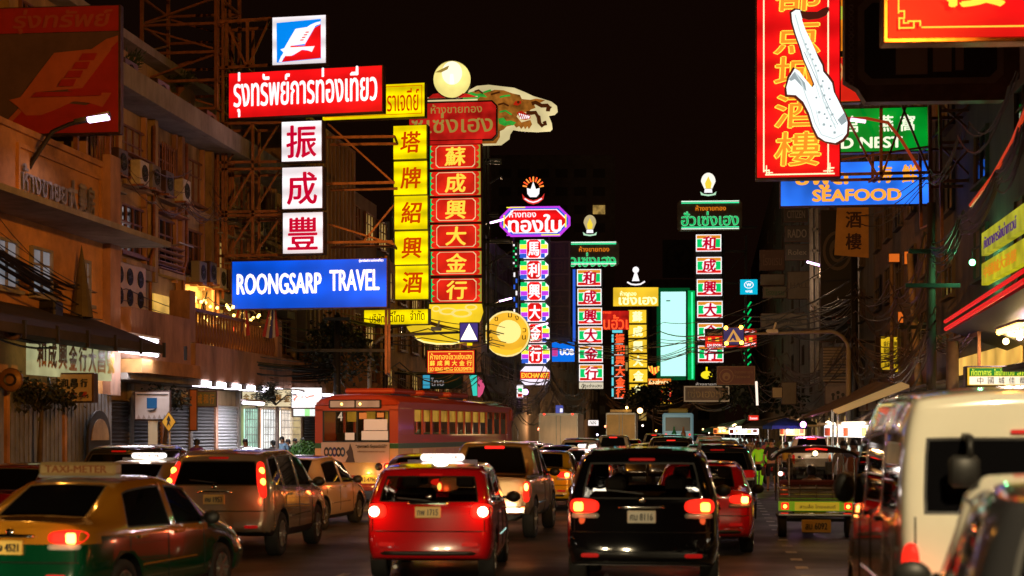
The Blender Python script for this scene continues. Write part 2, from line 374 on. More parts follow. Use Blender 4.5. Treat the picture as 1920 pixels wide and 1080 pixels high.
def ac_unit(u, v, z, label, fans=1, side=-1, m=None, group='air conditioner units on the facades', w=.85):
    t = uvthing('air_conditioner', label, 'air conditioner', u, v, z, 0 if side < 0 else math.pi, group)
    h = .62 * fans + .1; mb = MB(); mb.bbox(0, .32, -w / 2, w / 2, 0, h, .025); mb.build('casing', m or M_ac, t)
    for k in range(fans):
        mb = MB(); c = (.325, 0, .36 + .6 * k)
        for r in (.1, .17, .24): mb.lathe([(r - .012, 0), (r, .015), (r + .012, 0)], 18, c, 'x')
        for a in range(6): q = math.pi * a / 6; mb.bar((.335, -.25 * math.cos(q), c[2] - .25 * math.sin(q)), (.335, .25 * math.cos(q), c[2] + .25 * math.sin(q)), .012)
        mb.build('fan_grille', M_dark, t)
        MB().disc((.322, 0, c[2]), .25, 20, 'x').build('fan_recess', M_black, t)
    mb = MB(); mb.box(-.25, .42, -w / 2, -w / 2 + .05, -.06, -.004); mb.box(-.25, .42, w / 2 - .05, w / 2, -.06, -.004); mb.box(.3, .36, -w / 2 + .04, w / 2 - .04, -.055, -.008); mb.build('bracket', M_rust, t)
    return t

# ---- left A: ochre building with raised panel
vA0, vA1 = 27.0, facV(212, WL)
A = bld('ochre rendered building with a raised name panel, nearest on the left', -1, vA0, vA1); LA = vA1 - vA0
part(A, 'wall', M_orange, (-11, 0, 0, LA, 2.95, 9.0), (-11, -.5, .002, LA - .002, 0, 2.948))
part(A, 'parapet', M_orange, (-.25, .09, -.05, LA - .9, 8.97, 9.12))
part(A, 'canopy', M_conc, (0.002, 1.5, 2, LA + .35, 6.98, 7.12))
vp0, vp1 = facV(30, WL) - vA0, facV(188, WL) - vA0
mb = MB()
for (a, b, c, d) in ((vp0, vp1, 8.62, 8.72), (vp0, vp1, 7.2, 7.3), (vp0, vp0 + .1, 7.3, 8.62), (vp1 - .1, vp1, 7.3, 8.62)): mb.box(.003, .07, a, b, c, d)
mb.build('panel_border', M_orange, A)
for i, (s, wv) in enumerate((('ห้างขายยา', 2.9), ('大', .45), ('藥', .45), ('房', .45))):
    c0 = [facV(83, WL), facV(132, WL), facV(150, WL), facV(165, WL)][i] - vA0
    mb = MB(); text_into(mb, s, 0, 0, wv, .75 if i else .62, 0, .04)
    mb.v = [(.05 - y * 4, c0 + x, 7.95 + z) for x, y, z in mb.v]; mb.build('lettering', M_conc, A)
part(A, 'pillar', M_pink, (.002, .22, LA - .75, LA - .02, 2.96, 9.35))
for px, ww, mm in ((74, 1.2, E_wincool), (8, 1.2, E_wincool), (158, .5, E_wincool)):
    win(A, -1, facV(px, WL) - vA0, 5.25, ww, 1.15, mm, M_conc, 2)
sh0 = 0
for k in range(5): shutter(A, -1, LA - 1.9 - k * 3.3, 3.1, 2.85, M_shut if k else M_shut)
for k in range(5): part(A, 'pillar', M_orange, (.0, .12, LA - 3.6 - k * 3.3 + .05, LA - 3.6 - k * 3.3 + .2, 0.0, 2.94))
mb = MB(); va_, vb_ = .5, facV(168, WL) - vA0
mb.add([(.0, va_, 4.95), (2.0, va_, 4.2), (2.0, vb_, 4.2), (0, vb_, 4.95), (0, va_, 4.1), (2.0, va_, 4.0), (2.0, vb_, 4.0), (0, vb_, 4.1)], [(0, 1, 2, 3), (7, 6, 5, 4), (0, 4, 5, 1), (1, 5, 6, 2), (2, 6, 7, 3)]); mb.build('dark_canopy', mat('tarred_canopy', (.035, .026, .02), .8, var=.5, scale=3, bump=.5), A)
for k in range(9): part(A, 'canopy_rib', M_dark, (1.98, 2.05, va_ + .5 + k * 1.7, va_ + .58 + k * 1.7, 3.9, 4.28))
# arch sign against the shutter
t = uvthing('arched_sign', 'dim arched shop sign with a brown picture leaning on the grey shutter', 'sign', WL + .35, facV(163, WL), .13, math.pi / 2)
pl = [(-.75, 0), (.75, 0), (.75, 1.75)] + [(.75 * math.cos(a), 1.75 + .65 * math.sin(a)) for a in [math.pi * k / 12 for k in range(1, 12)]] + [(-.75, 1.75)]
MB().plate(pl, 0, .06).build('board', M_dark, t); MB().plate([(x * .8, .95 + (z - .95) * .85) for x, z in pl if z > .1] , -.02, .015).build('picture', mat('tan_print', (.4, .26, .12), .5, var=.5, scale=3), t)
part(t, 'caption_panel', mat('yellow_print', (.5, .36, .06), .5, var=.3), (-.7, .7, -.025, -.002, .1, .75))
# window planks: small shop signboard strip above the shutters
t = uvthing('signboard', 'long white fascia signboard with gold lettering above the grey shutters', 'sign', WL + .5, facV(165, WL + .5), 3.3, math.pi / 2)
part(t, 'board', emit('fascia_white', (.6, .6, .3), .5, var=.35, scale=1.2), (-3.4, 1.6, 0, .12, 0, .95))
for k, ch in enumerate('和成興金行大昌號'): lettering(t, ch, -2.9 + k * .62, .5, .48, .62, -.03, mat('gold_print', (.5, .28, .03), .4), .04)
part(t, 'awning_edge', emit('red_awning', (.8, .03, .01), .3), (-3.4, -.2, -.5, -.1, 1.05, 1.25))

# ---- left B: four storey row with deep cornice slab
vB0, vB1 = facV(226, WL), facV(600, WL); LB = vB1 - vB0
B = bld('four storey cream building with deep cornice slab and vertical fins', -1, vB0, vB1)
part(B, 'wall', M_cream, (-12, -1.3, 0, LB, 3.4, 11.62), (-12, -.9, .0, LB, 0, 3.4))
part(B, 'cornice_slab', M_conc, (-12, .0, .0, LB, 11.64, 11.98), (-.2, .06, -.06, LB, 11.5, 12.12))
part(B, 'penthouse', M_cream, (-12, -3.2, 0, LB, 12.0, 14.6))
part(B, 'roof_slab', M_conc, (-12, -2.6, -.1, LB, 14.62, 14.9))
nb = int(LB / 2.6); bw = LB / nb
for k in range(nb + 1):
    v = k * bw
    part(B, 'fin', M_pink if k % 3 == 0 else M_cream, (-1.29, -1.08 if k % 2 else -.98, v - .14 + .15 * (k == 0), v + .14, 4.8 if k > 2 else 6.6, 11.63))
rw = random.Random(3)
for k in range(nb):
    v = (k + .5) * bw
    for fl, z in enumerate((5.0, 7.25, 9.6)):
        if fl == 0 and k < 3: continue
        part(B, 'window_bay', M_cream, (-1.28, -.95, v - bw / 2 + .16, v + bw / 2 - .16, z - .35, z - .2))
        o = win(B, -1, v, z + .05, bw - .55, 1.45, rw.choice([M_glassd, M_curt, M_glassd, E_winwarm if fl < 2 else M_curt]), M_wood, 4); o.location.x = -1.27
        if (k + fl) % 3 == 0: l = louver(B, -1, v, z - .2, bw - .5, .95, M_wood); l.location.x = -1.05
    part(B, 'downpipe', M_pink, (-1.28, -1.12, v + bw * .3, v + bw * .3 + .1, 6.8, 11.6))
for k in range(7):
    v = 1.2 + k * (LB - 2) / 7; win(B, -1, v, 12.7, 1.2, 1.4, M_curt if k % 2 else M_glassd, M_wood, 3).location.x = -3.19
for k in range(0, nb, 2):
    v = (k + .5) * bw
    part(B, 'window_awning', M_rust if k % 4 else M_conc, (-1.27, -.75, v - bw / 2 + .3, v + bw / 2 - .3, 8.85, 8.9))
    part(B, 'laundry_pole', M_steel, (-1.2, -.5, v - .02, v + .02, 7.9, 7.94), (-.54, -.5, v - .7, v + .7, 7.9, 7.94))
    part(B, 'window_grille', M_rust, *[(-1.06, -1.03, v - .7 + .2 * q, v - .67 + .2 * q, 9.6, 11.1) for q in range(8)])
for k in range(1, nb, 3):
    v = (k + .5) * bw
    part(B, 'planter_box', M_conc, (-1.25, -.85, v - .6, v + .6, 6.55, 6.85))
# balcony with string lights
vb0, vb1 = facV(352, WL) - vB0, facV(508, WL) - vB0
part(B, 'balcony_slab', M_pink, (-1.29, .25, vb0, LB - .01, 3.62, 4.72))
part(B, 'balcony_wall', M_pink, (-.4, .25, vb1, vb1 + .6, 4.73, 6.1)); part(B, 'balcony_wall', M_pink, (-.4, .25, vb0 - .55, vb0, 4.73, 6.3))
part(B, 'handrail', M_wood, (.05, .2, vb0, vb1, 5.72, 5.82))
bme = MB().lathe([(.035, 0), (.05, .12), (.09, .3), (.06, .5), (.035, .7), (.05, .98)], 8).mesh('baluster', M_wood, True)
n = 30
for k in range(n): link('baluster', bme, B, (.12, vb0 + .15 + (vb1 - vb0 - .3) * k / (n - 1), 4.73))
part(B, 'lit_room_wall', emit('lit_room', (1.0, .55, .08), .45, var=.5, scale=1.2), (-1.24, -1.2, vb0 + .3, vb1 - .3, 4.9, 6.3))
t = uvthing('string_lights', 'string of warm bulbs above the brown balustrade balcony', 'light string', WL, vB0, 0)
mb = MB(); rr = random.Random(5)
for k in range(34):
    f = k / 33; mb.ball((-.15 + rr.uniform(-.3, .3), vb0 + f * (vb1 - vb0), 6.28 - .18 * abs(math.sin(f * 12)) - rr.choice([0, 0, .3, .5])), .055, 8, 5)
stuff(mb.build('bulb', emit('string_bulb', (1, .6, .12), 7), t))
lamp('bulb_light', 'AREA', (-.5, (vb0 + vb1) / 2, 6.1), 160, (1, .6, .15), t, 2.2, (0, R(60), 0))
MB().tube([(-.15, vb0 + (vb1 - vb0) * k / 30, 6.34 - .18 * abs(math.sin(k * .4))) for k in range(31)], .015, 5).build('cord', M_black, t)
# lower block left of the balcony
part(B, 'porch_block', M_pink, (-1.28, .3, 0.02, vb0 - .6, 4.0, 5.4))
part(B, 'porch_fascia', M_orange, (-1.2, .6, 0.02, vb0 - .6, 3.6, 3.98))
for i, px in enumerate((262, 280, 299)):
    ac_unit(WL - .9, facV(px, WL), 5.48, ['twin fan air conditioner on the pink block, left of the row of three', 'twin fan air conditioner, middle of the row of three on the pink block', 'twin fan air conditioner, right one of the row of three on the pink block'][i], 2, w=.95, m=mat('yellowed_casing', (.6, .45, .2), .5, var=.3))
ac_unit(WL - 1.2, facV(236, WL), 8.3, 'single dark air conditioner hung high beside the ochre building', 1, m=M_cabinet)
for px, i in ((252, 0), (312, 1), (402, 2)):
    ac_unit(WL - 1.0, facV(px, WL - .6), 12.05, ['air conditioner on the cornice slab near the red billboard', 'air conditioner on the cornice slab beside a small plant', 'air conditioner on the cornice slab beside the steel tower'][i], 1, m=M_cabinet, w=1.1)
# shop floor of B
for k in range(8):
    vv = .9 + k * (LB - 1) / 8; pv = WL
    lit = k >= 4
    if vv + .8 > facV(478, WL) - vB0: pass
    elif k not in (4,): shutter(B, -1, vv + .8, 2.6, 2.75, M_shutd, vertical=False, u=-.85)
    else: shutter(B, -1, vv + .8, 2.6, 2.75, mat('bright_shutter', (.5, .5, .5), .4, metal=.3, var=.2), vertical=False, u=-.85)
    part(B, 'pillar', M_conc if k % 2 else M_pink, (-.88, -.76, vv - .75, vv - .5, 0, 3.39))
part(B, 'ceiling_panel', M_conc, (-.88, .2, .02, LB, 3.42, 3.6))
# canopy tubes
def tube_light(u, v0, v1, z, label, m=E_tube, power=60, group='fluorescent tubes under the shop canopies', rr=.05):
    t = uvthing('tube_light', label, 'tube light', u, v0, z, 0, group); L = v1 - v0
    (MB().tube([(0, 0, 0), (0, L, 0)], rr, 8) if rr < .09 else MB().bbox(-.2, .2, 0, L, -.12, .05, .02)).build('tube', m, t)
    MB().box(-.09, .09, -.03, L + .03, .055, .12).build('batten', M_white, t)
    if power: l = lamp('light', 'AREA', (0, L / 2, -.07), power, (.9, .88, 1.0), t, 1.0); l.data.shape = 'RECTANGLE'; l.data.size = .3; l.data.size_y = L
    return t
tube_light(WL + .35, facV(172, WL), facV(272, WL), 4.55, 'long fluorescent tube under the sloping canopy beside the ochre wall', power=110, rr=.055)
tube_light(WL + .75, facV(172, WL), facV(246, WL), 4.1, 'second long fluorescent tube just below the first under the sloping canopy', power=60, rr=.045)
for i, px in enumerate((372, 401, 430, 458, 487, 512)):
    v = facV(px, WL + .1); tube_light(WL + .1, v, v + .7, 3.52, f'short bright fluorescent box under the pink canopy, ' + ['nearest', 'second', 'third', 'fourth', 'fifth', 'farthest'][i] + ' of the row', power=24 if i else 14, rr=.09)
# lit shop interiors and signs along B
def lit_panel(parent, name, m, v, z0, z1, w, u=-.7): return part(parent, name, m, (u, u + .05, v - w / 2, v + w / 2, z0, z1))
for px, wpx, mm in ((503, 1.5, emit('mint_glass', (.5, .9, .7), 1.3, var=.4, scale=1.4)), (535, 1.6, emit('white_glass', (.9, .93, .9), 1.8, var=.3, scale=1.5)), (566, 1.5, emit('peach_glass', (1.0, .85, .7), 2.0, var=.3)), (584, 1.2, emit('warm_glass', (1, .75, .3), 2.0, var=.4))):
    v = facV(px, WL) - vB0; o = lit_panel(B, 'shop_window', mm, v, .5, 2.8, wpx)
    mb = MB()
    for q in range(8): mb.box(-.64, -.6, v - wpx / 2 + q * wpx / 7 - .01, v - wpx / 2 + q * wpx / 7 + .01, .4, 2.85)
    for q in range(9): mb.box(-.64, -.62, v - wpx / 2, v + wpx / 2, .45 + q * .28, .47 + q * .28)
    mb.build('grille', M_steel, B)
tube_light(WL + .45, facV(432, WL), facV(470, WL), 2.95, 'fluorescent tube over the bright roller shutter', power=170)
tube_light(WL + .6, facV(520, WL), facV(598, WL), 3.45, 'long fluorescent tube above the white shop sign with red script', power=150)

# ---- left C..F beyond
C1 = bld('tall brown corrugated wall building behind the yellow sign column', -1, vB1, 0)
vC1 = facV(690, WL)
part(C1, 'wall', M_brownwall, (-12, -.6, 0, vC1 - vB1, 5.5, 15.2), (-12, -.9, 0, vC1 - vB1, 0, 3.4))
part(C1, 'fascia', M_orange, (-.9, .2, 0, vC1 - vB1, 3.42, 5.48))
for k in range(12): part(C1, 'corrugation', M_brownwall, (-.59, -.5, .3 + k * (vC1 - vB1 - .4) / 12, .55 + k * (vC1 - vB1 - .4) / 12, 6, 15.0))
for k in range(3): shutter(C1, -1, 1.8 + 3.1 * k, 2.7, 3.0, M_shutd, vertical=False, u=-.8)
D1 = bld('dark narrow shophouse between the brown wall and the gold shop', -1, vC1, 0); vD1 = facV(742, WL)
part(D1, 'wall', M_darkwall, (-12, -1, 0, vD1 - vC1, 0, 13.6))
for fl in range(4):
    for k in range(3):
        win(D1, -1, 1.4 + k * 3.2, 3.6 + fl * 2.6, 2.0, 1.5, rw.choice([M_glassd, M_curt, E_winwarm]), M_wood, 3).location.x = -.98
part(D1, 'balcony', M_orange, (-.98, .1, .3, vD1 - vC1 - .3, 3.3, 4.3))
E1 = bld('ochre shophouse with railed balcony behind the gold shop signs', -1, vD1, 0); vE1 = facV(905, WL)
part(E1, 'wall', M_orange, (-12, -.8, 0, vE1 - vD1, 0, 11))
for k in range(8):
    for fl in range(3): win(E1, -1, 1.8 + k * (vE1 - vD1 - 2) / 8, 3.9 + fl * 2.5, 1.9, 1.5, rw.choice([M_glassd, E_winwarm, M_curt]), M_wood, 3).location.x = -.78
part(E1, 'balcony', M_wood, (-.78, .2, .1, vE1 - vD1 - .2, 3.2, 3.5))
for k in range(40): part(E1, 'baluster', M_wood, (.08, .16, .3 + k * (vE1 - vD1 - .8) / 40, .38 + k * (vE1 - vD1 - .8) / 40, 3.5, 4.35))
F1 = bld('tall dark office block beyond the round gold sign', -1, vE1, 0); vF1 = facV(985, WL)
part(F1, 'wall', M_darkwall2, (-14, -1, 0, vF1 - vE1, 0, 17))
for k in range(10):
    for fl in range(5): win(F1, -1, 2 + k * (vF1 - vE1 - 2) / 10, 3.6 + fl * 2.7, 2.0, 1.5, rw.choice([M_glassd, M_glassd, M_curt]), M_darkwall, 2).location.x = -.98
part(F1, 'lit_stair', M_orange, (-.98, -.6, 1.5, 3.5, 3.5, 13))
G1 = bld('unlit row of far shophouses beneath the gold shop columns', -1, vF1, 0)
part(G1, 'wall', M_darkwall, (-14, -1, 0, 110, 0, 15))
for k in range(14):
    for fl in range(4): win(G1, -1, 4 + k * 7.6, 3.6 + fl * 2.8, 3.2, 1.6, rw.choice([M_glassd, M_curt, M_glassd]), M_darkwall2, 3).location.x = -.98
TW = thing('building', 'far dark high rise slab standing against the night sky', 'building', PX(1060, HY, 290) )
TW.location.z = 0
part(TW, 'wall', mat('tower_wall', (.35, .28, .22), .85, var=.3), (-13.5, 9, 0, 14, 0, 52))
for fl in range(14):
    for k in range(6): part(TW, 'window', E_winwarm if (k * 7 + fl * 5) % 29 == 3 else mat('tower_window', (.16, .13, .1), .3), (-12 + k * 3.4, -9.8 + k * 3.4, -.06, -.002, 5 + fl * 3.3, 6.6 + fl * 3.3))
# ---- right side
def right(label, px0, px1, H, m, u=WR, fl0=3.8, nwin=6, floors=5, wm=None):
    v1 = facV(px0, u); v0 = facV(px1, u) if px1 < 2200 else 20.0
    b = bld(label, 1, v0, v1, u); L = v1 - v0
    part(b, 'wall', m, (0, 12, 0, L, 0, H))
    for k in range(nwin):
        for fl in range(floors):
            win(b, 1, L / nwin * (k + .5), fl0 + fl * 2.9, min(2.2, L / nwin * .6), 1.6, rw.choice([M_glassd, M_glassd, M_curt, M_glassd]), M_darkwall, 2).location.x = -.01
    nsh = max(2, int(L / 4.2))
    for k in range(nsh):
        v = L / nsh * (k + .5); lit = (k * 5 + px0) % 3 == 0
        if lit: part(b, 'lit_shop_window', E_winwarm, (-.05, -.01, v - L / nsh * .4, v + L / nsh * .4, .3, 2.9)); part(b, 'goods_shelf', M_wood, (-.3, -.06, v - L / nsh * .38, v + L / nsh * .38, .9, .96), (-.3, -.06, v - L / nsh * .38, v + L / nsh * .38, 1.6, 1.66))
        else: shutter(b, 1, v, L / nsh * .82, 2.9, M_shutd if k % 2 else M_shut, vertical=k % 2 == 0)
        part(b, 'pillar', M_conc, (-.22, -.0, L / nsh * k - .15 + .16 * (k == 0), L / nsh * k + .15, 0, 3.3))
        part(b, 'shop_fascia', [M_wood, M_cabinet, M_darkwall2][k % 3], (-.35, -.01, L / nsh * k + .2, L / nsh * (k + 1) - .2, 3.05, 3.75))
    part(b, 'canopy', M_darkwall, (-1.3, -.36, .1, L - .1, 3.4, 3.52))
    return b, v0, L
R1, vR1, LR1 = right('dark shophouse with sloping awning and neon edge at far right', 1756, 9999, 13, M_darkwall, nwin=6, floors=3, fl0=6.6)
R2, vR2, LR2 = right('brown shophouse behind the utility poles on the right', 1640, 1754, 17, mat('brown_wall', (.22, .13, .08), .8, var=.4), nwin=5, floors=4, fl0=5)
R3, vR3, LR3 = right('grey hotel building hung with small dark brand boards', 1500, 1638, 24, M_darkwall2, nwin=6, floors=6, fl0=5)
R4, vR4, LR4 = right('far dark tower behind the green lit gold shop column', 1408, 1498, 34, M_darkwall, nwin=8, floors=9, fl0=5)
E2 = thing('building', 'far dim building topped by a round bird emblem board', 'building', (PX(1275, HY, 285).x, 285, 0))
part(E2, 'wall', M_darkwall2, (-5, 8, 0, 12, 0, 29))
for fl in range(8):
    for k in range(3): part(E2, 'window', M_glassd, (-4 + k * 3.6, -2 + k * 3.6, -.06, -.002, 4 + fl * 3.1, 5.6 + fl * 3.1))
E3 = thing('building', 'low dark building closing the far end of the street', 'building', (PX(1190, HY, 300).x, 300, 0))
part(E3, 'wall', M_darkwall, (-7, 8, 0, 12, 0, 20))
for fl in range(5):
    for k in range(4): part(E3, 'window', rw.choice([M_glassd, M_curt, E_winwarm]), (-6 + k * 3.4, -4 + k * 3.4, -.06, -.002, 4 + fl * 3.1, 5.6 + fl * 3.1))
# ================================================================ signs
RED = emit('lit_red', (1.0, .006, .008), .95, True, var=.2, scale=.9, tubes=.3, base=(.5, .01, .01))
REDD = emit('dim_lit_red', (.55, .012, .008), .8, False, var=.5, scale=1.1, base=(.4, .02, .01))
REDM = emit('mid_lit_red', (.85, .02, .008), .8, False, var=.3, scale=1.3, base=(.4, .02, .01))
BLUE = emit('lit_blue', (.0, .105, .9), 1.0, True, var=.35, scale=.5, tubes=.25, base=(.0, .03, .15))
WHITE = emit('lit_white', (1, .95, 1), 1.02, True, var=.1, scale=.8, tubes=.45, base=(.8, .8, .8))
WHT = emit('lit_white_print', (1, .96, 1), 1.05, False, base=(.8, .8, .8))
CRIM = emit('crimson_print', (.62, .0, .03), .9)
YEL = emit('lit_yellow', (1.0, .78, .0), 1.05, True, var=.22, scale=1.2, tubes=.5, base=(.7, .5, .01))
YELR = emit('red_on_yellow', (.72, .06, .0), .8)
GOLD = emit('lit_gold_print', (1, .68, .06), 1.1)
GOLDD = emit('dim_gold_print', (.55, .36, .07), .6)
GRN = emit('lit_green', (.0, .62, .14), 1.0)
NEONG = emit('neon_green', (.05, .95, .38), 1.2)
ORNG = emit('lit_orange_band', (.85, .3, .02), .9)
PURP = emit('lit_purple', (.62, .05, .9), .95); BLU2 = emit('lit_navy', (.03, .13, .75), .9); YEL2 = emit('lit_yellow_patch', (1, .9, .05), 1.1)
NEONR = emit('neon_red', (1.0, .09, .02), 1.4)
DKRED = mat('dark_red_board', (.1, .012, .008), .5, var=.3)
DKB = mat('dark_board', (.2, .12, .08), .5, var=.4, scale=3)
TRIM = emit('gold_neon_line', (1, .75, .25), 1.6)
class Sign:
    def __init__(s, name, label, x0, y0, x1, y1, Y, rot=11, depth=.35, group=None, cab=None, face=None, cat='sign', skirt=.04):
        s.Y = Y; s.k = Y / FPX; s.xc = (x0 + x1) / 2; s.yb = y1; s.r = R(rot)
        p = PX(s.xc, y1, Y); s.o = thing(name, label, cat, p, -s.r, group)
        s.w = (x1 - x0) * s.k / math.cos(s.r); s.h = (y1 - y0) * s.k; s.d = depth; s.n = 0
        if cab is not False:
            MB().bbox(-s.w / 2 - skirt, s.w / 2 + skirt, 0, depth, -skirt, s.h + skirt, .015).build('cabinet', cab or M_cabinet, s.o)
        if face: s.face = s.rect(x0, y0, x1, y1, face, 'face_panel', .02)
    def L(s, px, py): return ((px - s.xc) * s.k / math.cos(s.r), (s.yb - py) * s.k)
    def lay(s): s.n += 1; return -.012 * s.n - .02
    def rect(s, x0, y0, x1, y1, m, name='panel', t=.01, parent=None, y=None):
        a, b = s.L(x0, y1); c, d = s.L(x1, y0); y = s.lay() if y is None else y
        return MB().box(a, c, y, y + t, b, d).build(name, m, parent or s.o)
    def frame(s, x0, y0, x1, y1, w, m, name='border', parent=None):
        a, b = s.L(x0, y1); c, d = s.L(x1, y0); w *= s.k; y = s.lay(); mb = MB()
        mb.box(a, c, y, y + .01, b, b + w).box(a, c, y, y + .01, d - w, d).box(a, a + w, y, y + .01, b + w, d - w).box(c - w, c, y, y + .01, b + w, d - w); return mb.build(name, m, parent or s.o)
    def poly(s, pts, m, name='panel', t=.01, parent=None, y=None):
        y = s.lay() if y is None else y; return MB().plate([s.L(*p) for p in pts], y, t).build(name, m, parent or s.o)
    def text(s, st, cx, cy, w, h, m, bold=.03, slant=0, name='lettering', parent=None, y=None):
        a, b = s.L(cx, cy); return lettering(parent or s.o, st, a, b, w * s.k / math.cos(s.r), h * s.k, s.lay() if y is None else y, m, bold, slant, name)
    def circ(s, cx, cy, r, m, name='disc', parent=None, ry=None, t=.01, n=28):
        return s.poly([(cx + r * math.cos(2 * math.pi * i / n), cy + (ry or r) * math.sin(2 * math.pi * i / n)) for i in range(n)], m, name, t, parent)
    def tubes(s, pts, m, r=.02, name='neon_tube', parent=None):
        y = s.lay() - r; return MB().tube([(s.L(*p)[0], y, s.L(*p)[1]) for p in pts], r, 6).build(name, m, parent or s.o)
def octa(x0, y0, x1, y1, c): return [(x0 + c, y0), (x1 - c, y0), (x1, y0 + c), (x1, y1 - c), (x1 - c, y1), (x0 + c, y1), (x0, y1 - c), (x0, y0 + c)]

# ---- the bird and page emblem
LOGO_RED = [(732, 175), (732, 400), (462, 415), (490, 372), (540, 375), (600, 340), (660, 350), (690, 320), (620, 310), (690, 195)]
LOGO_BIRD = [(560, 198), (640, 190), (693, 190), (625, 302), (525, 311), (692, 318), (672, 358), (640, 345), (605, 340), (570, 360), (530, 378), (495, 378), (475, 352), (455, 332), (482, 325), (515, 270)]
LOGO_TAIL = [(630, 195), (660, 175), (700, 160), (730, 155), (730, 172), (700, 180), (672, 200)]
LOGO_FOOT = [(443, 415), (458, 380), (478, 352), (495, 368), (474, 392), (463, 415)]
LOGO_SLITS = [[(634 - 12 * i, 222 + 17 * i), (656 - 12 * i, 222 + 17 * i), (650 - 12 * i, 229 + 17 * i), (628 - 12 * i, 229 + 17 * i)] for i in range(4)]
LOGO_LINE = [(528, 311), (692, 316), (690, 321), (524, 321)]
def logo(sg, f, mr, mb_, ms):
    sg.poly([f(*p) for p in LOGO_RED], mr, 'emblem_field'); sg.poly([f(*p) for p in LOGO_TAIL], mb_, 'emblem_tail'); sg.poly([f(*p) for p in LOGO_FOOT], mb_, 'emblem_foot')
    sg.poly([f(*p) for p in LOGO_BIRD], mb_, 'emblem_bird'); sg.poly([f(*p) for p in LOGO_LINE], ms, 'emblem_line')
    for q in LOGO_SLITS: sg.poly([f(*p) for p in q], ms, 'emblem_slit', y=-.02 - .012 * (sg.n + 1))
s = Sign('logo_sign', 'white edged light box with a blue and red bird emblem above the red board', 510, 31, 612, 120, 54.6, face=WHITE)
f = lambda x, y: (400 + x / 3.6, y / 3.6)
s.poly([f(425, 150), f(731, 137), f(733, 403), f(427, 418)], emit('logo_blue', (0, .25, .9), 1.0), 'emblem_ground'); logo(s, f, RED, WHT, RED)
s = Sign('red_board', 'long red light box with white Thai lettering over the white character boxes', 424, 131, 719, 215, 54.5, face=RED, rot=13)
s.text('รุ่งทรัพย์การท่องเที่ยว', 572, 172, 276, 84, WHT, .035)
s = Sign('character_column', 'three white boxes with crimson characters stacked above the blue travel sign', 528, 228, 604, 475, 54.7, cab=False)
for i, (ch, a, b) in enumerate((('振', 228, 302), ('成', 314, 391), ('豐', 399, 475))):
    s.n = 1; x = 528 + i * 1.2; p1, q1 = s.L(x, b); p2, q2 = s.L(x + 76, a)
    c = MB().bbox(p1 - .04, p2 + .04, 0, .35, q1 - .04, q2 + .04, .015).build('character_box', M_cabinet, s.o)
    s.rect(x, a, x + 76, b, WHITE, 'face_panel', .02, c); s.text(ch, x + 38, (a + b) / 2 + 1, 56, 60, CRIM, .022, parent=c)
s = Sign('travel_sign', 'wide blue light box reading ROONGSARP TRAVEL in white', 431, 488, 727, 577, 54.2, face=BLUE)
s.text('ROONGSARP', 522, 531, 162, 38, WHT, .05); s.text('TRAVEL', 667, 527, 93, 38, WHT, .05); s.text('รุ่งทรัพย์การท่องเที่ยว', 699, 491.5, 46, 7, WHT, .03)
# unlit billboard
s = Sign('billboard', 'large unlit red and grey billboard with bird emblem on the ochre roof', -70, 15, 227, 251, 43.0, rot=6, depth=.25)
BR, BG, BO = mat('faded_red_vinyl', (.42, .022, .02), .6, var=.2), mat('faded_grey_vinyl', (.13, .075, .075), .6, var=.25), mat('faded_orange_vinyl', (.5, .13, .06), .6, var=.2)
s.rect(-70, 63, 227, 251, BG, 'print_ground'); s.rect(-70, 15, 227, 62, BR, 'print_band')
s.text('รุ่งทรัพย์', 113, 41, 184, 44, mat('faded_letter', (.42, .09, .05), .6), .03, slant=.25)
g = lambda x, y: (17 + (x - 455) / 237 * 197, 96 + (y - 190) / 190 * 122)
s.poly([(227, 80), (227, 251), (8, 251), (40, 205), (70, 216), (120, 195), (165, 200), (200, 185), (130, 172), (212, 97)], BR, 'emblem_field')
s.poly([g(*p) for p in LOGO_BIRD], BO, 'emblem_bird'); s.poly([(175, 97), (205, 78), (227, 72), (227, 82), (212, 97)], BO, 'emblem_tail'); s.poly([(0, 251), (18, 222), (36, 204), (42, 210), (20, 232), (8, 251)], BO, 'emblem_foot')
for i in range(4): s.poly([(160 - 13 * i, 104 + 16 * i), (188 - 13 * i, 104 + 16 * i), (182 - 13 * i, 117 + 16 * i), (152 - 13 * i, 117 + 16 * i)], BR, 'emblem_slit')
s.poly([(72, 175), (200, 176), (196, 184), (62, 184)], BR, 'emblem_line')
t = s.o
for x in (-1.2, .8, 1.7): MB().bar((x, .4, -1.2), (x, .4, s.h), .12).build('post', M_rust, t)

# ---- yellow wine signs
s = Sign('yellow_board', 'yellow board with red Thai letters partly behind the red travel board', 603, 160, 797, 222, 70, rot=12, face=YEL)
s.text('ราเจดีย์', 757, 190, 60, 42, YELR, .02); s.frame(607, 164, 793, 217, 1, YELR)
s = Sign('yellow_character_column', 'tall yellow column of five red brush characters', 738, 236, 803, 562, 70.3, rot=11, cab=False)
MB().box(-.75, .78, .1, .35, 0, s.h).build('back_frame', M_dark, s.o)
for i, (ch, a) in enumerate(zip('塔牌紹興酒', (236, 303, 368, 434, 499))):
    s.n = 3; x = 738 + i * .9; p1, q1 = s.L(x, a + 62); p2, q2 = s.L(x + 62, a)
    c = MB().bbox(p1 - .04, p2 + .04, -.01, .3, q1 - .04, q2 + .04, .012).build('character_box', M_steel, s.o)
    s.rect(x, a, x + 62, a + 62, YEL, 'face_panel', .02, c); s.text(ch, x + 31, a + 31, 36, 39, YELR, .025, .08, parent=c)
s = Sign('yellow_small_board', 'small tilted yellow board with brown Thai company name', 682, 581, 803, 608, 67, rot=14, face=YEL, cab=M_steel)
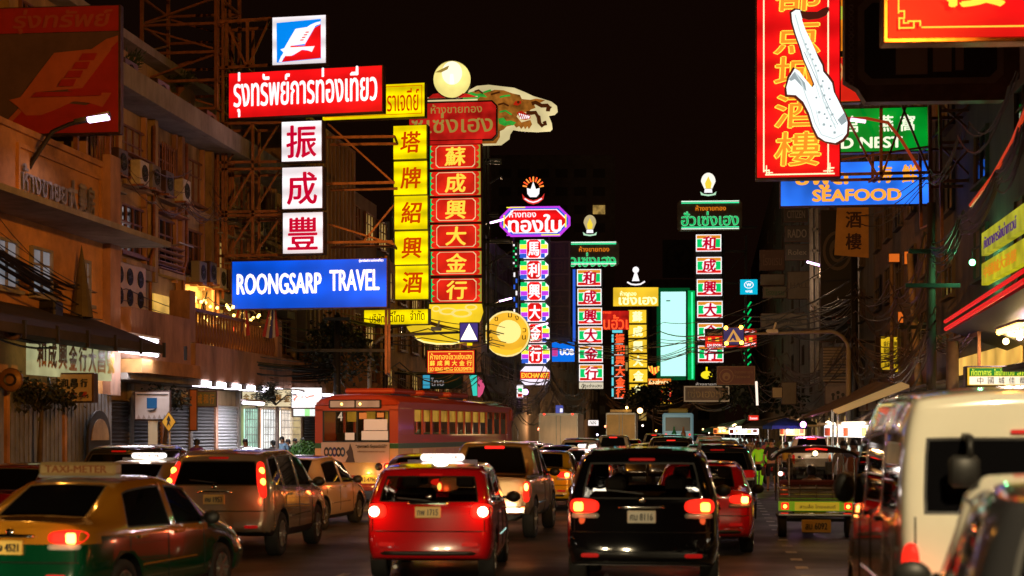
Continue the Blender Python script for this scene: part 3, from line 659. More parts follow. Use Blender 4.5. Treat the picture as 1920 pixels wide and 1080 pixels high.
s.text('บริษัท', 707, 596, 28, 17, mat('brown_print', (.12, .02, .0), .5), .015); s.text('ดีไทย', 745, 594, 28, 20, MATS['brown_print'], .015); s.text('จำกัด', 784, 592, 27, 18, MATS['brown_print'], .015)

# ---- gold shop: globe, dragon, board, column, awning
s = Sign('dragon_sign', 'cut-out light sign of a bearded dragon head on the cream panel', 790, 155, 1045, 275, 84, rot=8, cab=False)
f = lambda x, y: (700 + x / 3.6, 80 + y / 3.6)
cream = emit('lit_cream', (1.0, .82, .4), .72, True, var=.35, scale=.5)
DB = emit('dragon_brown', (.3, .1, .012), .9, var=.6, scale=2.2); DR = emit('dragon_red', (.6, .02, .005), .7); DG = emit('dragon_green', (.03, .3, .03), 1.0, var=.4, scale=3); DKBR = emit('dragon_dark', (.09, .02, .003), .6)
outl = [(640, 320), (700, 290), (780, 285), (880, 300), (950, 310), (1020, 340), (1080, 370), (1150, 393), (1200, 410), (1235, 438), (1240, 475), (1220, 495), (1180, 500), (1200, 550), (1205, 590), (1190, 605), (1100, 608), (1000, 600), (940, 590), (920, 620), (915, 650), (860, 690), (730, 690), (730, 420), (640, 420)]
s.poly([f(*p) for p in outl], cream, 'panel', .25)
head = [(640, 335), (700, 322), (760, 338), (820, 320), (880, 325), (940, 348), (990, 360), (1003, 388), (1060, 395), (1100, 388), (1160, 400), (1130, 415), (1085, 425), (1095, 450), (1060, 462), (1048, 480), (985, 472), (968, 505), (1000, 545), (1060, 530), (1072, 560), (1050, 592), (1040, 572), (1025, 592), (1015, 572), (998, 590), (985, 570), (965, 580), (950, 560), (900, 570), (880, 590), (855, 600), (855, 640), (830, 682), (730, 682), (730, 410), (640, 410)]
s.poly([f(*p) for p in head], DB, 'head')
s.poly([f(*p) for p in [(610, 350), (660, 330), (700, 345), (740, 340), (770, 370), (720, 365), (690, 395), (640, 385), (600, 395)]], DG, 'mane')
s.poly([f(*p) for p in [(845, 515), (880, 510), (900, 535), (930, 530), (965, 545), (945, 565), (915, 560), (890, 568), (850, 550)]], DG, 'cheek_scales')
s.poly([f(*p) for p in [(945, 425), (960, 402), (998, 400), (1000, 418), (975, 432)]], DR, 'eye_patch'); s.circ(*f(980, 410), 2.6, DKBR, 'pupil')
s.poly([f(*p) for p in [(968, 480), (1000, 468), (1030, 485), (1060, 500), (1062, 520), (1030, 530), (1000, 525)]], DR, 'mouth')
for i in range(6): s.poly([f(983 + i * 13, 485 + i * 4), f(993 + i * 13, 487 + i * 4), f(989 + i * 13, 506 + i * 3)], WHT, 'tooth')
for i in range(5): s.poly([f(992 + i * 13, 524), f(1002 + i * 13, 524), f(997 + i * 13, 505)], WHT, 'tooth')
s.tubes([f(*p) for p in [(1075, 430), (1100, 422), (1140, 445), (1180, 445), (1198, 460), (1190, 473), (1172, 470)]], DKBR, .11, 'whisker')
s.tubes([f(*p) for p in [(1040, 490), (1070, 492), (1100, 490), (1120, 520), (1125, 555), (1145, 580), (1165, 570), (1158, 552)]], DKBR, .11, 'whisker')
for i, (a, b) in enumerate((((690, 335), (745, 350)), ((750, 345), (800, 330)), ((800, 360), (860, 345)), ((860, 380), (930, 370)), ((850, 430), (920, 440)), ((860, 480), (940, 500)))):
    s.tubes([f(*a), f((a[0] + b[0]) / 2, a[1] - 8), f(*b)], DG if i % 2 else DKBR, .05, 'scale_line')
s = Sign('globe_sign', 'round glowing yellow globe on top of the gold shop column', 813, 113, 882, 184, 83.6, rot=0, cab=False, cat='sign')
gl = emit('globe_glow', (1, .84, .25), 1.0, True, var=.25, scale=.8, base=(.5, .4, .15)); r_ = 35 * s.k
MB().lathe([(0.001, 0), (r_ * .6, -.12 * r_), (r_ * .9, -.03), (r_, .1), (r_, .5)], 32, (0, 0, s.h / 2), 'y').build('globe', gl, s.o, True)
MB().lathe([(r_ * 1.0, -.02), (r_ * 1.03, 0), (r_ * 1.03, .5), (r_, .5)], 32, (0, 0, s.h / 2), 'y').build('rim', M_cabinet, s.o)
s.n = 30; s.circ(848, 140, 19, emit('globe_white', (1, .93, .66), 1.2), 'highlight_patch', ry=22); s.poly([(816, 139), (838, 128), (843, 126), (840, 133), (828, 139)], GOLDD, 'peeling_patch'); s.poly([(845, 142), (850, 142), (852, 160), (844, 160)], WHT, 'figure_patch')
s = Sign('gold_shop_board', 'dark red gold shop board with gold Thai letters beneath the globe', 765, 192, 932, 268, 83.8, rot=8, cab=False, depth=.4)
s.poly(octa(765, 190, 932, 264, 9), M_cabinet, 'cabinet', .4); s.poly(octa(767, 193, 930, 262, 8), REDD, 'face_panel', .02)
s.text('ห้างขายทอง', 856, 204, 96, 17, GOLDD, .01); s.text('ซูเซ่งเฮง', 848, 236, 152, 48, GOLDD, .02)
s.rect(802, 187, 896, 190, cream, 'ridge_line'); s.rect(802, 182, 896, 184, cream, 'ridge_line'); s.poly([(802, 184), (812, 176), (845, 172), (880, 178), (896, 184)], REDD, 'ridge_panel')
s.rect(770, 264, 905, 271, REDD, 'lower_rail')
s = Sign('gold_shop_column', 'tall red column with six gold characters and scalloped green edges', 805, 272, 903, 568, 84.0, rot=8, cab=M_cabinet)
for i, (ch, a) in enumerate(zip('蘇成興大金行', (272, 322, 371.5, 421, 471, 522))):
    s.n = 2; b = a + 45; x = 806 + i * .5
    c = s.rect(x, a, x + 95, b, REDM, 'character_box', .02)
    s.rect(x, a + 1, x + 7, b - 1, GRN, 'green_edge', parent=c); s.rect(x + 88, a + 1, x + 95, b - 1, emit('olive_edge', (.35, .4, .05), .8), 'green_edge', parent=c)
    y = s.lay()
    for k in range(4):
        s.circ(x + 7, a + 6 + k * 11, 5.2, REDM, 'scallop', c, n=12); s.circ(x + 88, a + 6 + k * 11, 5.0, REDM, 'scallop', c, n=12)
    s.poly(octa(x + 12, a + 2, x + 86, b - 2, 5), cream, 'border', parent=c); s.poly(octa(x + 13.2, a + 3.2, x + 84.8, b - 3.2, 5), REDM, 'inner_panel', parent=c)
    s.text(ch, x + 48, (a + b) / 2, 37, 34, GOLD, .03, .06, parent=c)
s = Sign('lit_awning', 'curved yellow backlit awning under the red gold shop column', 760, 568, 905, 646, 85, rot=8, cab=False)
ay = emit('awning_yellow', (1.0, .66, .02), .95, True, var=.3, scale=.5, base=(.6, .4, .02))
s.poly([(805, 569), (902, 569), (905, 585), (900, 601), (893, 610), (893, 640), (865, 643), (850, 645), (820, 645), (795, 641), (780, 633), (765, 618), (760, 608), (790, 600), (803, 604)], ay, 'panel', .3)
s.tubes([(780, 634), (795, 641), (820, 645), (850, 645), (862, 641)], emit('awning_edge_glow', (1, .8, .3), 1.3), .05, 'edge_tube')
cl = emit('cloud_print', (1, .8, .22), .95)
for (a, b, rx, ry) in ((818, 579, 8, 6), (840, 584, 17, 7), (866, 588, 20, 8), (884, 577, 12, 6)): s.circ(a, b, rx, cl, 'cloud_print', ry=ry, n=16); s.circ(a, b, rx * .7, ay, 'cloud_swirl', ry=ry * .6, n=14)
s = Sign('goldsmith_board', 'red board with gold lettering reading SO SENG HENG GOLDSMITH', 801, 657, 890, 700, 84, rot=9, face=emit('goldsmith_red', (.75, .025, .01), .85, base=(.4, .02, .01)), cab=M_dark)
s.frame(803, 659, 888, 698, 1, GOLD); s.text('ห้างทองโซวเซ่งเฮง', 846, 668, 78, 12, GOLD, .02); s.text('SO SENG HENG GOLDSMITH', 846, 692, 80, 6.5, GOLD, .03)
for k, ch in enumerate('蘇成興大金行'): s.text(ch, 811 + 14 * k, 681, 9.5, 9.5, GOLD, .03)
s = Sign('bank_sign', 'dim teal bank sign with white Thai letters behind the bus roof', 792, 703, 866, 728, 88, rot=8, face=mat('dim_teal', (.02, .07, .1), .4)); s.rect(793, 703, 806, 728, emit('teal_glow', (.05, .4, .6), .8), 'lit_end'); s.text('ไทย', 820, 716, 24, 15, emit('dim_white', (.5, .45, .45), .5), .02)
s = Sign('teal_banner', 'small teal and pink lit banner at the edge of the gold shop', 880, 702, 908, 745, 92, rot=8, cab=False)
s.poly([(880, 704), (894, 703), (895, 742), (887, 742), (884, 722)], emit('teal_lit', (.05, .75, .6), .8), 'teal_panel'); s.poly([(896, 706), (903, 710), (909, 725), (905, 738), (899, 745), (896, 744)], emit('pink_lit', (.85, .1, .25), .8), 'pink_panel')
# crossing sign hung on mast (left)
MASTL = uvthing('mast_arm', 'grey curved mast arm carrying the lit triangle sign, left side', 'mast arm', 0, 0, 0); MASTL.location = PX(693, 808, 66); MASTL.location.z = 0; MASTL.rotation_euler = (0, 0, 0)
k = 66 / FPX
pts = [(0, 0, 0), (0, 0, 5.0)] + [(.9 - .9 * math.cos(a), 0, 5.0 + .95 * math.sin(a)) for a in [math.pi / 2 * i / 8 for i in range(1, 9)]] + [((895 - 693) * k, 0, 6.1)]
MB().tube(pts, [.09] * 2 + [.07] * 8 + [.045], 8).build('pole', M_conc, MASTL, True)
def fixture(par, px, py, Y, x0):
    k = Y / FPX; x = (px - x0) * k; z = EYE - (py - HY) * k; mb = MB(); mb.bbox(x - .22, x + .22, -.12, .12, z - .02, z + .14, .03); mb.bar((x + .05, 0, z + .12), (x + .14, 0, z + .4), .07); return mb.build('camera_housing', M_white, par)
fixture(MASTL, 818, 619, 66, 693)
s = Sign('crossing_sign', 'lit white triangle crossing sign on purple board under the yellow awning', 863, 606, 896, 640, 65.8, rot=5, depth=.12); s.rect(863, 606, 896, 640, emit('violet_board', (.12, .07, .4), .5), 'board'); s.poly([(880, 607), (895, 637), (864, 637)], emit('triangle_glow', (1, .92, .62), 2.2), 'triangle')
s.rect(876, 643, 886, 648, YEL, 'amber_box')
# round gold sign
s = Sign('round_gold_sign', 'large round gold light sign with curved Thai lettering', 908, 583, 994, 669, 99, rot=6, cab=False)
rr_ = 43.5; s.circ(951, 626, rr_, M_cabinet, 'cabinet', t=.35); s.circ(951, 626, rr_ - .3, emit('round_cream', (1, .8, .3), 1.0), 'rim'); s.circ(951, 626, 40, emit('round_gold', (1, .52, .03), .95, True, var=.45, scale=.35), 'face_panel'); s.circ(954, 622, 23, emit('round_core', (1, .78, .25), 1.2), 'bright_centre', ry=22)
for k, ch in enumerate('ซู ซัมง้วน'):
    if ch in ' ั้': continue
    a = R(205 - k * 25 + 180) if False else R(200 - k * 24); s.text(ch, 951 + 33 * math.cos(a), 624 - 33 * math.sin(a), 7, 8, mat('sienna_print', (.35, .12, .0), .5), .01)
s.poly([(918, 652), (925, 647), (940, 655), (960, 657), (980, 650), (975, 660), (950, 667), (928, 661)], emit('round_amber', (1, .6, .03), 1.0), 'ribbon_print')

# ---- Thong Bai
s = Sign('crest_sign', 'white bud crest with red neon rays and ribbon above the octagonal board', 975, 330, 1022, 384, 124, rot=3, cab=False)
for i in range(9):
    a = R(12 + i * 19.5); r0, r1 = 12, 21 if 0 < i < 8 else 20; s.tubes([(1000 + r0 * math.cos(a), 353 - r0 * math.sin(a)), (1000 + r1 * math.cos(a), 353 - r1 * math.sin(a))], NEONR if i % 2 else emit('neon_orange', (1, .28, .04), 1.4), .06, 'ray')
s.poly([(1000, 341), (1005, 355), (1012, 353), (1011, 364), (1006, 370), (994, 370), (989, 364), (988, 353), (995, 355)], WHT, 'bud'); s.poly([(979, 364), (984, 370), (992, 374), (1000, 376), (1008, 374), (1016, 370), (1021, 363), (1019, 374), (1010, 381), (1000, 384), (990, 381), (981, 374)], emit('ribbon_red', (.8, .04, .03), .9), 'ribbon'); s.tubes([(984, 373), (992, 378), (1000, 380), (1008, 378), (1016, 373)], WHT, .05, 'ribbon_text_line')
s = Sign('octagonal_board', 'octagonal board with white Thai letters on red and rainbow corners', 937, 387, 1069, 443, 124.3, rot=5, cab=False, depth=.4)
o8 = lambda i: octa(937 + i, 387 + i * .8, 1069 - i, 443 - i * .8, 20 - i * .3)
for i, m in ((0, PURP), (4, BLU2), (7, WHT)): s.poly(o8(i), m, ['cabinet_face', 'blue_band', 'white_band'][[0, 4, 7].index(i)], .3 if i == 0 else .01)
s.rect(944, 403, 947, 427, YEL2, 'yellow_band'); s.rect(1059, 403, 1062, 427, YEL2, 'yellow_band'); s.poly(o8(9), RED, 'face_panel')
s.text('ห้างทอง', 980, 401, 50, 13, WHT, .02); s.text('ทองใบ', 1003, 419, 98, 32, WHT, .045)
for a, b in ((950, 985), (1015, 1050)): s.rect(a, 388, b, 390, YEL2 if a < 1000 else PURP, 'top_band'); s.rect(a, 440, b, 442, PURP if a < 1000 else YEL2, 'bottom_band')
s = Sign('octagon_column', 'column of six multicoloured octagons with white characters over EXCHANGE', 975, 450, 1030, 722, 124.5, rot=5, cab=False)
MB().box(-1.1, 1.2, .1, .4, 0, s.h).build('back_frame', M_dark, s.o)
for i, ch in enumerate('馬利興大金行'):
    s.n = 8; a = 449.5 + i * 39.4; b = a + 35.5; x = 974.5 + i * .7
    c = s.poly(octa(x, a, x + 53, b, 8), WHT, 'character_box', .1)
    for (x0, x1) in ((.6, 13), (40, 52.4)):
        for k, m in enumerate((GRN, YEL2, PURP, BLU2)):
            xa = x + x0 + (5 if (k in (0, 3) and x0 == 1) else 0); xb = x + x1 - (5 if (k in (0, 3) and x0 > 1) else 0)
            s.rect(xa, a + .9 + k * 8.5, xb, a + 9 + k * 8.5, m, 'colour_patch', parent=c)
    s.poly(octa(x + 13.8, a + .8, x + 39.2, b - .8, 5), RED, 'inner_panel', parent=c); s.text(ch, x + 26.5, a + 17.8, 20, 25, WHT, .03, parent=c)
c = s.poly(octa(976, 687, 1031, 722, 9), emit('pale_lit', (.95, .85, 1), 1.1), 'exchange_panel', .1); s.rect(976, 697, 1031, 711, REDM, 'red_band', parent=c); s.text('EXCHANGE', 1003.5, 704, 50, 9, emit('exch_yellow', (1, .65, .05), 1.1), .05, parent=c)
for (x0, y0, x1, y1, m, lb) in ((961, 455, 970, 500, GRN, 'narrow green neon strip left of the octagon column'), (962, 508, 971, 600, BLU2, 'narrow blue sign strip with tiny white characters left of the octagon column')):
    s = Sign('neon_strip', lb, x0, y0, x1, y1, 123, rot=5, cab=M_dark)
    for k in range(8): s.rect(x0 + 1 + (k % 2) * 4, y0 + 3 + k * (y1 - y0) / 8, x0 + 4 + (k % 2) * 4, y0 + 2 + (k + .8) * (y1 - y0) / 8, m if k % 3 else WHT, 'tube_segment')
s = Sign('unlit_column', 'unlit dark column of faint characters between two bright gold shop columns', 1030, 452, 1069, 640, 135, rot=5, face=DKB)
for k, ch in enumerate('順利興大金行'): c = s.rect(1033, 456 + k * 30, 1066, 483 + k * 30, mat('dim_board', (.07, .035, .028), .5), 'character_box'); s.text(ch, 1050, 469.5 + k * 30, 20, 22, mat('dim_print', (.13, .06, .04), .5), .03, parent=c)
s = Sign('bank_light_box', 'small blue light box with wavy top edge reading UOB', 1035, 641, 1078, 678, 134, rot=5, cab=False); bl = emit('bank_blue', (.0, .16, .8), 1.0)
s.poly([(1035, 643), (1042, 641), (1050, 645), (1058, 643), (1066, 641), (1077, 643), (1077, 678), (1035, 678)], bl, 'panel', .25); s.text('UOB', 1063, 660, 25, 11, WHT, .07)
for k in range(4): s.rect(1036 + k * 2.6, 652, 1037.6 + k * 2.6, 668, emit('magenta_print', (.8, .02, .15), .9), 'emblem_bar'); s.rect(1035.5, 654 + k * 3.4, 1046, 655.4 + k * 3.4, MATS['magenta_print'], 'emblem_bar')

# ---- Hua Seng Heng pair
def hsh(lb, x0, y0, x1, y1, Y, cols, side, txt, emb, tx, chars='和成興大金行', colx=0):
    s = Sign('gold_shop_board', f'dark {side} gold shop board with green neon Thai letters', x0, y0, x1, y1, Y, rot=4, cab=False, depth=.5)
    s.poly(octa(x0, y0, x1, y1, 5), M_cabinet, 'cabinet', .5); s.poly(octa(x0 + .6, y0 + .6, x1 - .6, y1 - .6, 5), DKB, 'face_panel')
    for y in (y0 + 2.5, y0 + 5.5, y1 - 6, y1 - 3): s.tubes([(x0 + 8, y), (x1 - 6, y)], emit('green_white_tube', (.75, 1, .8), 1.2) if y in (y0 + 2.5, y1 - 3) else NEONG, .05 + .00, 'neon_tube')
    s.text('ห้างขายทอง', (x0 + x1) / 2 + 2, y0 + 15, 56, 10, emit('amber_print', (.9, .25, .01), .9), .015)
    s.text(txt, tx[0], y0 + 35, tx[1], 26, emit('green_outline', (.25, .95, .45), 1.0), .035); s.text(txt, tx[0], y0 + 35, tx[1], 25, emit('green_core', (0, .55, .13), 1.0), .008)
    ex, ey, ew, eh = emb; e = Sign('fan_crest', f'lit fan shaped crest on top of the {side} dark gold shop board', ex - ew, ey - eh, ex + ew, ey + eh, Y, rot=3, cab=False)
    fan = [(ex + ew * .9 * math.cos(a), ey - eh * .25 - eh * .75 * math.sin(a)) for a in [math.pi * k / 12 for k in range(13)]]
    e.poly(fan + [(ex - ew * .5, ey + eh * .35), (ex + ew * .5, ey + eh * .35)], emit('fan_white' + side, (1, .93, .8) if side == 'right' else (.75, .6, .3), 1.1 if side == 'right' else .7), 'fan')
    e.poly([(ex, ey - eh * .7), (ex + ew * .42, ey - eh * .1), (ex + ew * .3, ey + eh * .35), (ex - ew * .3, ey + eh * .35), (ex - ew * .42, ey - eh * .1)], emit('fan_gold', (.95, .7, .05), 1.0), 'bud')
    e.poly([(ex - ew * .45, ey + eh * .38), (ex + ew * .45, ey + eh * .38), (ex + ew * .5, ey + eh * .7), (ex - ew * .5, ey + eh * .7)], WHT, 'base'); e.poly([(ex - ew, ey + eh * .6), (ex - ew * .6, ey + eh * .8), (ex, ey + eh * .85), (ex + ew * .6, ey + eh * .8), (ex + ew, ey + eh * .6), (ex + ew * .9, ey + eh * .9), (ex, ey + eh), (ex - ew * .9, ey + eh * .9)], emit('pale_green', (.55, .9, .6), .9), 'ribbon')
    s = Sign('character_column', lb, colx, cols[0], colx + 45, cols[-1] + 34, Y + .3, rot=4, cab=False)
    MB().box(-23 * s.k, 25 * s.k, .1, .4, 0, s.h).build('back_frame', M_dark, s.o)
    W_ = cols[-1]; ww = 45 if side == 'left' else 47
    for i, (ch, a) in enumerate(zip(chars, cols)):
        s.n = 8; x = colx + i * .8; b = a + 31.5; c = s.rect(x, a, x + ww, b, WHT, 'character_box', .1)
        s.rect(x + 1.5, a + 1.5, x + ww - 1.5, a + 7.5, ORNG, 'orange_band', parent=c); s.rect(x + 1.5, b - 6.5, x + ww - 1.5, b - 1.5, REDM, 'red_band', parent=c)
        s.rect(x + 2, a + 8.5, x + 12, b - 7.5, GRN, 'green_patch', parent=c); s.rect(x + ww - 12, a + 8.5, x + ww - 2, b - 7.5, GRN, 'green_patch', parent=c)
        s.circ(x + ww / 2, (a + b) / 2, 13, WHT, 'white_disc', c, n=20, ry=12); s.text(ch, x + ww / 2, (a + b) / 2, 23, 23, CRIM, .045, .05, parent=c)
    return s
s = hsh('left white column of six crimson characters with orange and green bands', 1063, 452, 1161, 498, 158, (505, 541, 577, 612.5, 648, 683.5), 'left', 'วเซ่งเฮง', (1106, 423, 13, 20), (1112, 84), colx=1082)
s.rect(1086, 717, 1131, 729, emit('cream_strip', (.85, .75, .55), .8), 'name_strip'); s.text('ฮั่วเซ่งเฮง', 1109, 723, 38, 7, M_dark, .02)
hsh('right white column of six crimson characters with orange and green bands', 1270, 375, 1391, 432, 168, (440, 482, 523.5, 564.5, 606, 648), 'right', 'ฮั่วเซ่งเฮง', (1328, 346, 15, 22), (1331, 106), colx=1305)
s = Sign('blue_strip', 'narrow blue vertical strip light left of the white character column', 1074, 505, 1079, 640, 157, rot=4, face=BLU2)
# ---- yellow shop
yb = emit('amber_yellow', (1, .62, .03), 1.0, True, var=.35, scale=.25); wy = emit('pale_yellow_print', (1, .93, .45), 1.35)
s = Sign('figure_crest', 'white neon figure over a curved base on the yellow board', 1176, 499, 1210, 534, 188, rot=3, cab=False)
s.circ(1192, 506, 6, WHT, 'ring'); s.poly([(1189.5, 512), (1194.5, 512), (1199, 527), (1185, 527)], WHT, 'body'); s.tubes([(1176, 529), (1183, 533), (1192, 534), (1201, 533), (1209, 528)], WHT, .1, 'base_arc')
s = Sign('yellow_light_board', 'glowing yellow board with washed out Thai letters below the white figure', 1150, 539, 1234, 574, 188.2, rot=4, face=yb); s.text('ห้างทอง', 1178, 550, 30, 9, wy, .04); s.text('เซ่งเฮง', 1196, 561, 70, 20, wy, .05)
s = Sign('amber_character_column', 'column of amber boxes with glowing pale characters beneath the yellow board', 1178, 581, 1214, 745, 188.4, rot=4, cab=False); MB().box(-19 * s.k, 19 * s.k, .1, .5, 0, s.h).build('back_frame', M_dark, s.o)
for i, ch in enumerate('蘇成興大金行'):
    s.n = 8; a = 581.5 + i * 27.8; c = s.rect(1178 + i * .5, a, 1211.5 + i * .5, a + 24, yb, 'character_box', .1)
    s.text(ch, 1195 + i * .5, a + 12, 17, 18, wy, .06, parent=c)
s.rect(1184, 726, 1214, 737, M_dark, 'missing_face')
s = Sign('red_neon_board', 'dark red board with large red neon Thai letters beside the yellow column', 1128, 583, 1179, 618, 186, rot=4, face=REDD); s.text('นฮั้วเ', 1155, 604, 46, 27, NEONR, .03); s.text('ขายทอง', 1138, 586, 16, 4, NEONR, .02)
s = Sign('neon_character_column', 'narrow column of six red neon characters with aqua edge boxes', 1147, 618, 1172, 748, 187, rot=4, face=DKB); s.rect(1148, 619, 1167, 624, emit('aqua_lit', (.15, .75, .85), .95), 'aqua_cap')
for i, ch in enumerate('振和興大金行'):
    s.n = 3; a = 627 + i * 20.3
    s.rect(1147, a, 1150.5, a + 15, MATS['aqua_lit'], 'aqua_edge'); s.text(ch, 1162 + i * .3, a + 8, 16, 17, NEONR, .05); s.rect(1152, a + 17.6, 1168, a + 18.4, WHT, 'divider')
s = Sign('orange_neon_character', 'small red and orange neon scribble sign below the cyan screen', 1214, 684, 1238, 706, 190, rot=4, cab=False)
rn = random.Random(4)
for i in range(7): s.tubes([(1215 + i * 3.3, 686 + rn.uniform(0, 4)), (1218 + i * 2.6, 694 + rn.uniform(-3, 3)), (1219 + i * 2.6, 703 - abs(i - 3) * 2.4)], NEONR if i % 2 else GOLD, .12, 'neon_tube')
s = Sign('orange_strip_sign', 'small orange strip sign with pale Thai letters', 1214, 710, 1258, 721, 190, rot=4, face=emit('strip_orange', (.9, .2, .02), .9)); s.text('ฮั่วเซ่งเฮง', 1236, 716, 38, 8, wy, .03)
s = Sign('yellow_red_sign', 'little yellow and red two column sign hanging under the orange strip', 1237, 726, 1260, 757, 188, rot=4, face=emit('yl', (1, .6, .03), 1.0)); s.rect(1248, 728, 1259, 755, REDM, 'red_column')
for k, ch in enumerate('新成行'): s.text(ch, 1242.5, 733 + k * 8.5, 7, 7, REDM, .03); s.text('金大行'[k], 1253.5, 733 + k * 8.5, 7, 7, wy, .03)
s = Sign('led_screen', 'tall pale cyan blank light screen with green glow around it', 1239, 547, 1286, 705, 208, rot=4, face=emit('screen_cyan', (.5, 1.0, .86), 1.2, True), cab=emit('green_rim', (0, .12, .03), .5), depth=.8, skirt=.5); s.rect(1249, 563, 1257, 565, M_dark, 'logo_slot')
s = Sign('green_neon_pillar', 'green neon lit lattice pillar right of the cyan screen', 1289, 545, 1303, 712, 206, rot=-35, face=emit('pillar_green', (0, .4, .07), .9, var=.6, scale=.4)); s.tubes([(1296, 548), (1297, 710)], NEONG, .12, 'neon_tube')
s = Sign('green_neon_edge', 'green diagonal neon ladder behind the aqua square sign', 1393, 560, 1409, 690, 190, rot=4, cab=False)
for k in range(9): s.tubes([(1395, 690 - k * 13), (1408, 678 - k * 14)], GRN, .1, 'neon_tube')
s = Sign('aqua_square_sign', 'small aqua square sign with white leaf shaped W emblem', 1388, 524, 1420, 552, 150, rot=4, face=emit('aqua', (.0, .42, .62), 1.1)); s.circ(1404, 534, 9, WHT, 'emblem_ring', ry=7, n=16); s.circ(1404, 534, 7.4, MATS['aqua'], 'emblem_ground', ry=5.6, n=16); s.text('W', 1404, 534, 9, 6, WHT, .06); s.text('WGE', 1404, 546.5, 13, 4, WHT, .06)
s = Sign('bird_emblem_board', 'dim brown square board with a round flying bird emblem', 1243, 450, 1300, 520, 283, rot=3, face=mat('dim_khaki', (.085, .065, .04), .6, var=.3))
BD = mat('dim_emblem', (.035, .018, .012), .6); s.circ(1272, 480, 24, BD, 'ring'); s.circ(1272, 480, 21.5, MATS['dim_khaki'], 'ring_ground'); s.poly([(1264, 466), (1270, 474), (1274, 476), (1284, 462), (1282, 478), (1275, 488), (1276, 495), (1268, 488), (1260, 478), (1266, 478)], BD, 'bird')
s = Sign('medicine_sign', 'red sign with white lettering behind the amber cornered crossing sign', 1323, 617, 1418, 651, 130, rot=4, face=REDM); s.rect(1323, 617, 1360, 630, M_dark, 'dark_end'); s.text('ร้านขายยาหลินซุ่น', 1345, 626, 36, 7, emit('dimgold2', (.5, .2, .05), .6), .02); s.text('เฮงเก่ง', 1405, 623, 20, 7, WHT, .03)
s.text('LIN SOON HE', 1344, 648, 34, 5.5, WHT, .04); s.text('MEDICINE', 1404, 646, 24, 5.5, WHT, .04)
for k, ch in enumerate('林順興大藥'): s.text(ch, (1331, 1345, 1358, 1396, 1407)[k], 637, 7, 8, GOLD, .03)
MASTR = thing('mast_arm', 'grey curved mast arm carrying the blue crossing sign, right side', 'mast arm', (PX(1591, 808, 62).x, 62, 0)); k = 62 / FPX
zt = Zat(622, 62)
pts = [(0, 0, 0), (0, 0, zt - .75)] + [(-.75 + .75 * math.cos(a), 0, zt - .75 + .75 * math.sin(a)) for a in [math.pi / 2 * i / 8 for i in range(1, 9)]] + [((1418 - 1591) * k, 0, zt - .08)] + [((1375 - 1591) * k, 0, zt - .1)]
MB().tube(pts, [.12, .1] + [.075] * 8 + [.05, .05], 8).build('pole', M_conc, MASTR, True); fixture(MASTR, 1448, 624, 62, 1591)
s = Sign('crossing_sign', 'blue crossing sign with pale triangle and amber lamps at its four corners', 1357, 615, 1394, 646, 61.5, rot=4, depth=.12, face=emit('crossing_blue', (.05, .04, .16), .6)); s.poly([(1375, 617), (1391, 641), (1361, 641)], emit('crossing_tri', (.8, .42, .1), .7), 'triangle'); s.poly([(1375, 624), (1378, 630), (1381, 639), (1377, 638), (1374, 634), (1370, 639), (1367, 639), (1372, 630)], MATS['crossing_blue'], 'walking_figure')
amb = emit('amber_lamp', (1, .42, .03), 14, True)
for (a, b) in ((1361, 615), (1389, 614), (1362, 644), (1390, 643)): x, z = s.L(a, b); MB().ball((x, -.1, z), .075, 10, 7).build('amber_lamp', amb, s.o, True)
s = Sign('yellow_lantern_sign', 'small oval yellow lantern above the framed Thai board', 1314, 695, 1336, 712, 128, rot=0, cab=False); MB().ball((0, 0, 9 * s.k), (11 * s.k, .35, 7.5 * s.k), 16, 9).build('lantern', emit('lantern_yellow', (1, .8, .02), 1.0), s.o, True); MB().tube([(0, 0, 16 * s.k), (0, 0, 24 * s.k)], .07, 6).build('hook', YEL, s.o)
s = Sign('brown_board', 'unlit brown board with a round emblem and faint writing under the mast arm', 1345, 687, 1415, 721, 100, rot=4, face=mat('reddish_brown', (.16, .035, .018), .5, var=.2)); em = mat('tan_emblem', (.3, .15, .06), .5)
s.frame(1345, 687, 1415, 721, 1, em); s.circ(1362, 705, 13.5, em, 'emblem_ring'); s.circ(1362, 705, 12, MATS['reddish_brown'], 'emblem_ground'); s.circ(1362, 706, 7.5, em, 'emblem_face'); s.circ(1362, 708, 3, MATS['reddish_brown'], 'emblem_centre'); s.text('ร้านทองเยาวราช', 1394, 697, 34, 6, em, .01); s.text('Yaowarat', 1391, 706, 30, 6, em, .01)
s = Sign('framed_board', 'dark framed board with tan Thai lettering over the street', 1283, 724, 1367, 753, 118, rot=4, face=DKB); s.frame(1283, 724, 1367, 753, 2, emit('tan_frame', (.45, .3, .16), .45)); s.text('เซ่งเฮงหลี', 1326, 737, 72, 17, emit('tan_print', (.7, .5, .28), .6), .03); s.text('ห้างขายทอง', 1330, 720, 50, 5, emit('tan2', (.7, .6, .5), .5), .02)
s = Sign('red_ribbon_sign', 'small red sign with a white swoosh right of the framed board', 1366, 724, 1395, 738, 120, rot=4, face=REDM); s.circ(1380, 730, 5, WHT, 'emblem', ry=4, n=14); s.poly([(1367, 735), (1376, 736), (1394, 731), (1394, 733), (1376, 738), (1367, 737)], WHT, 'swoosh')
s = Sign('small_shop_light', 'tiny white and green hanging light box below EXCHANGE', 969, 722, 981, 745, 120, rot=4, face=WHT); s.rect(971, 728, 979, 735, GRN, 'green_print'); s.rect(971, 738, 979, 744, REDM, 'red_print')

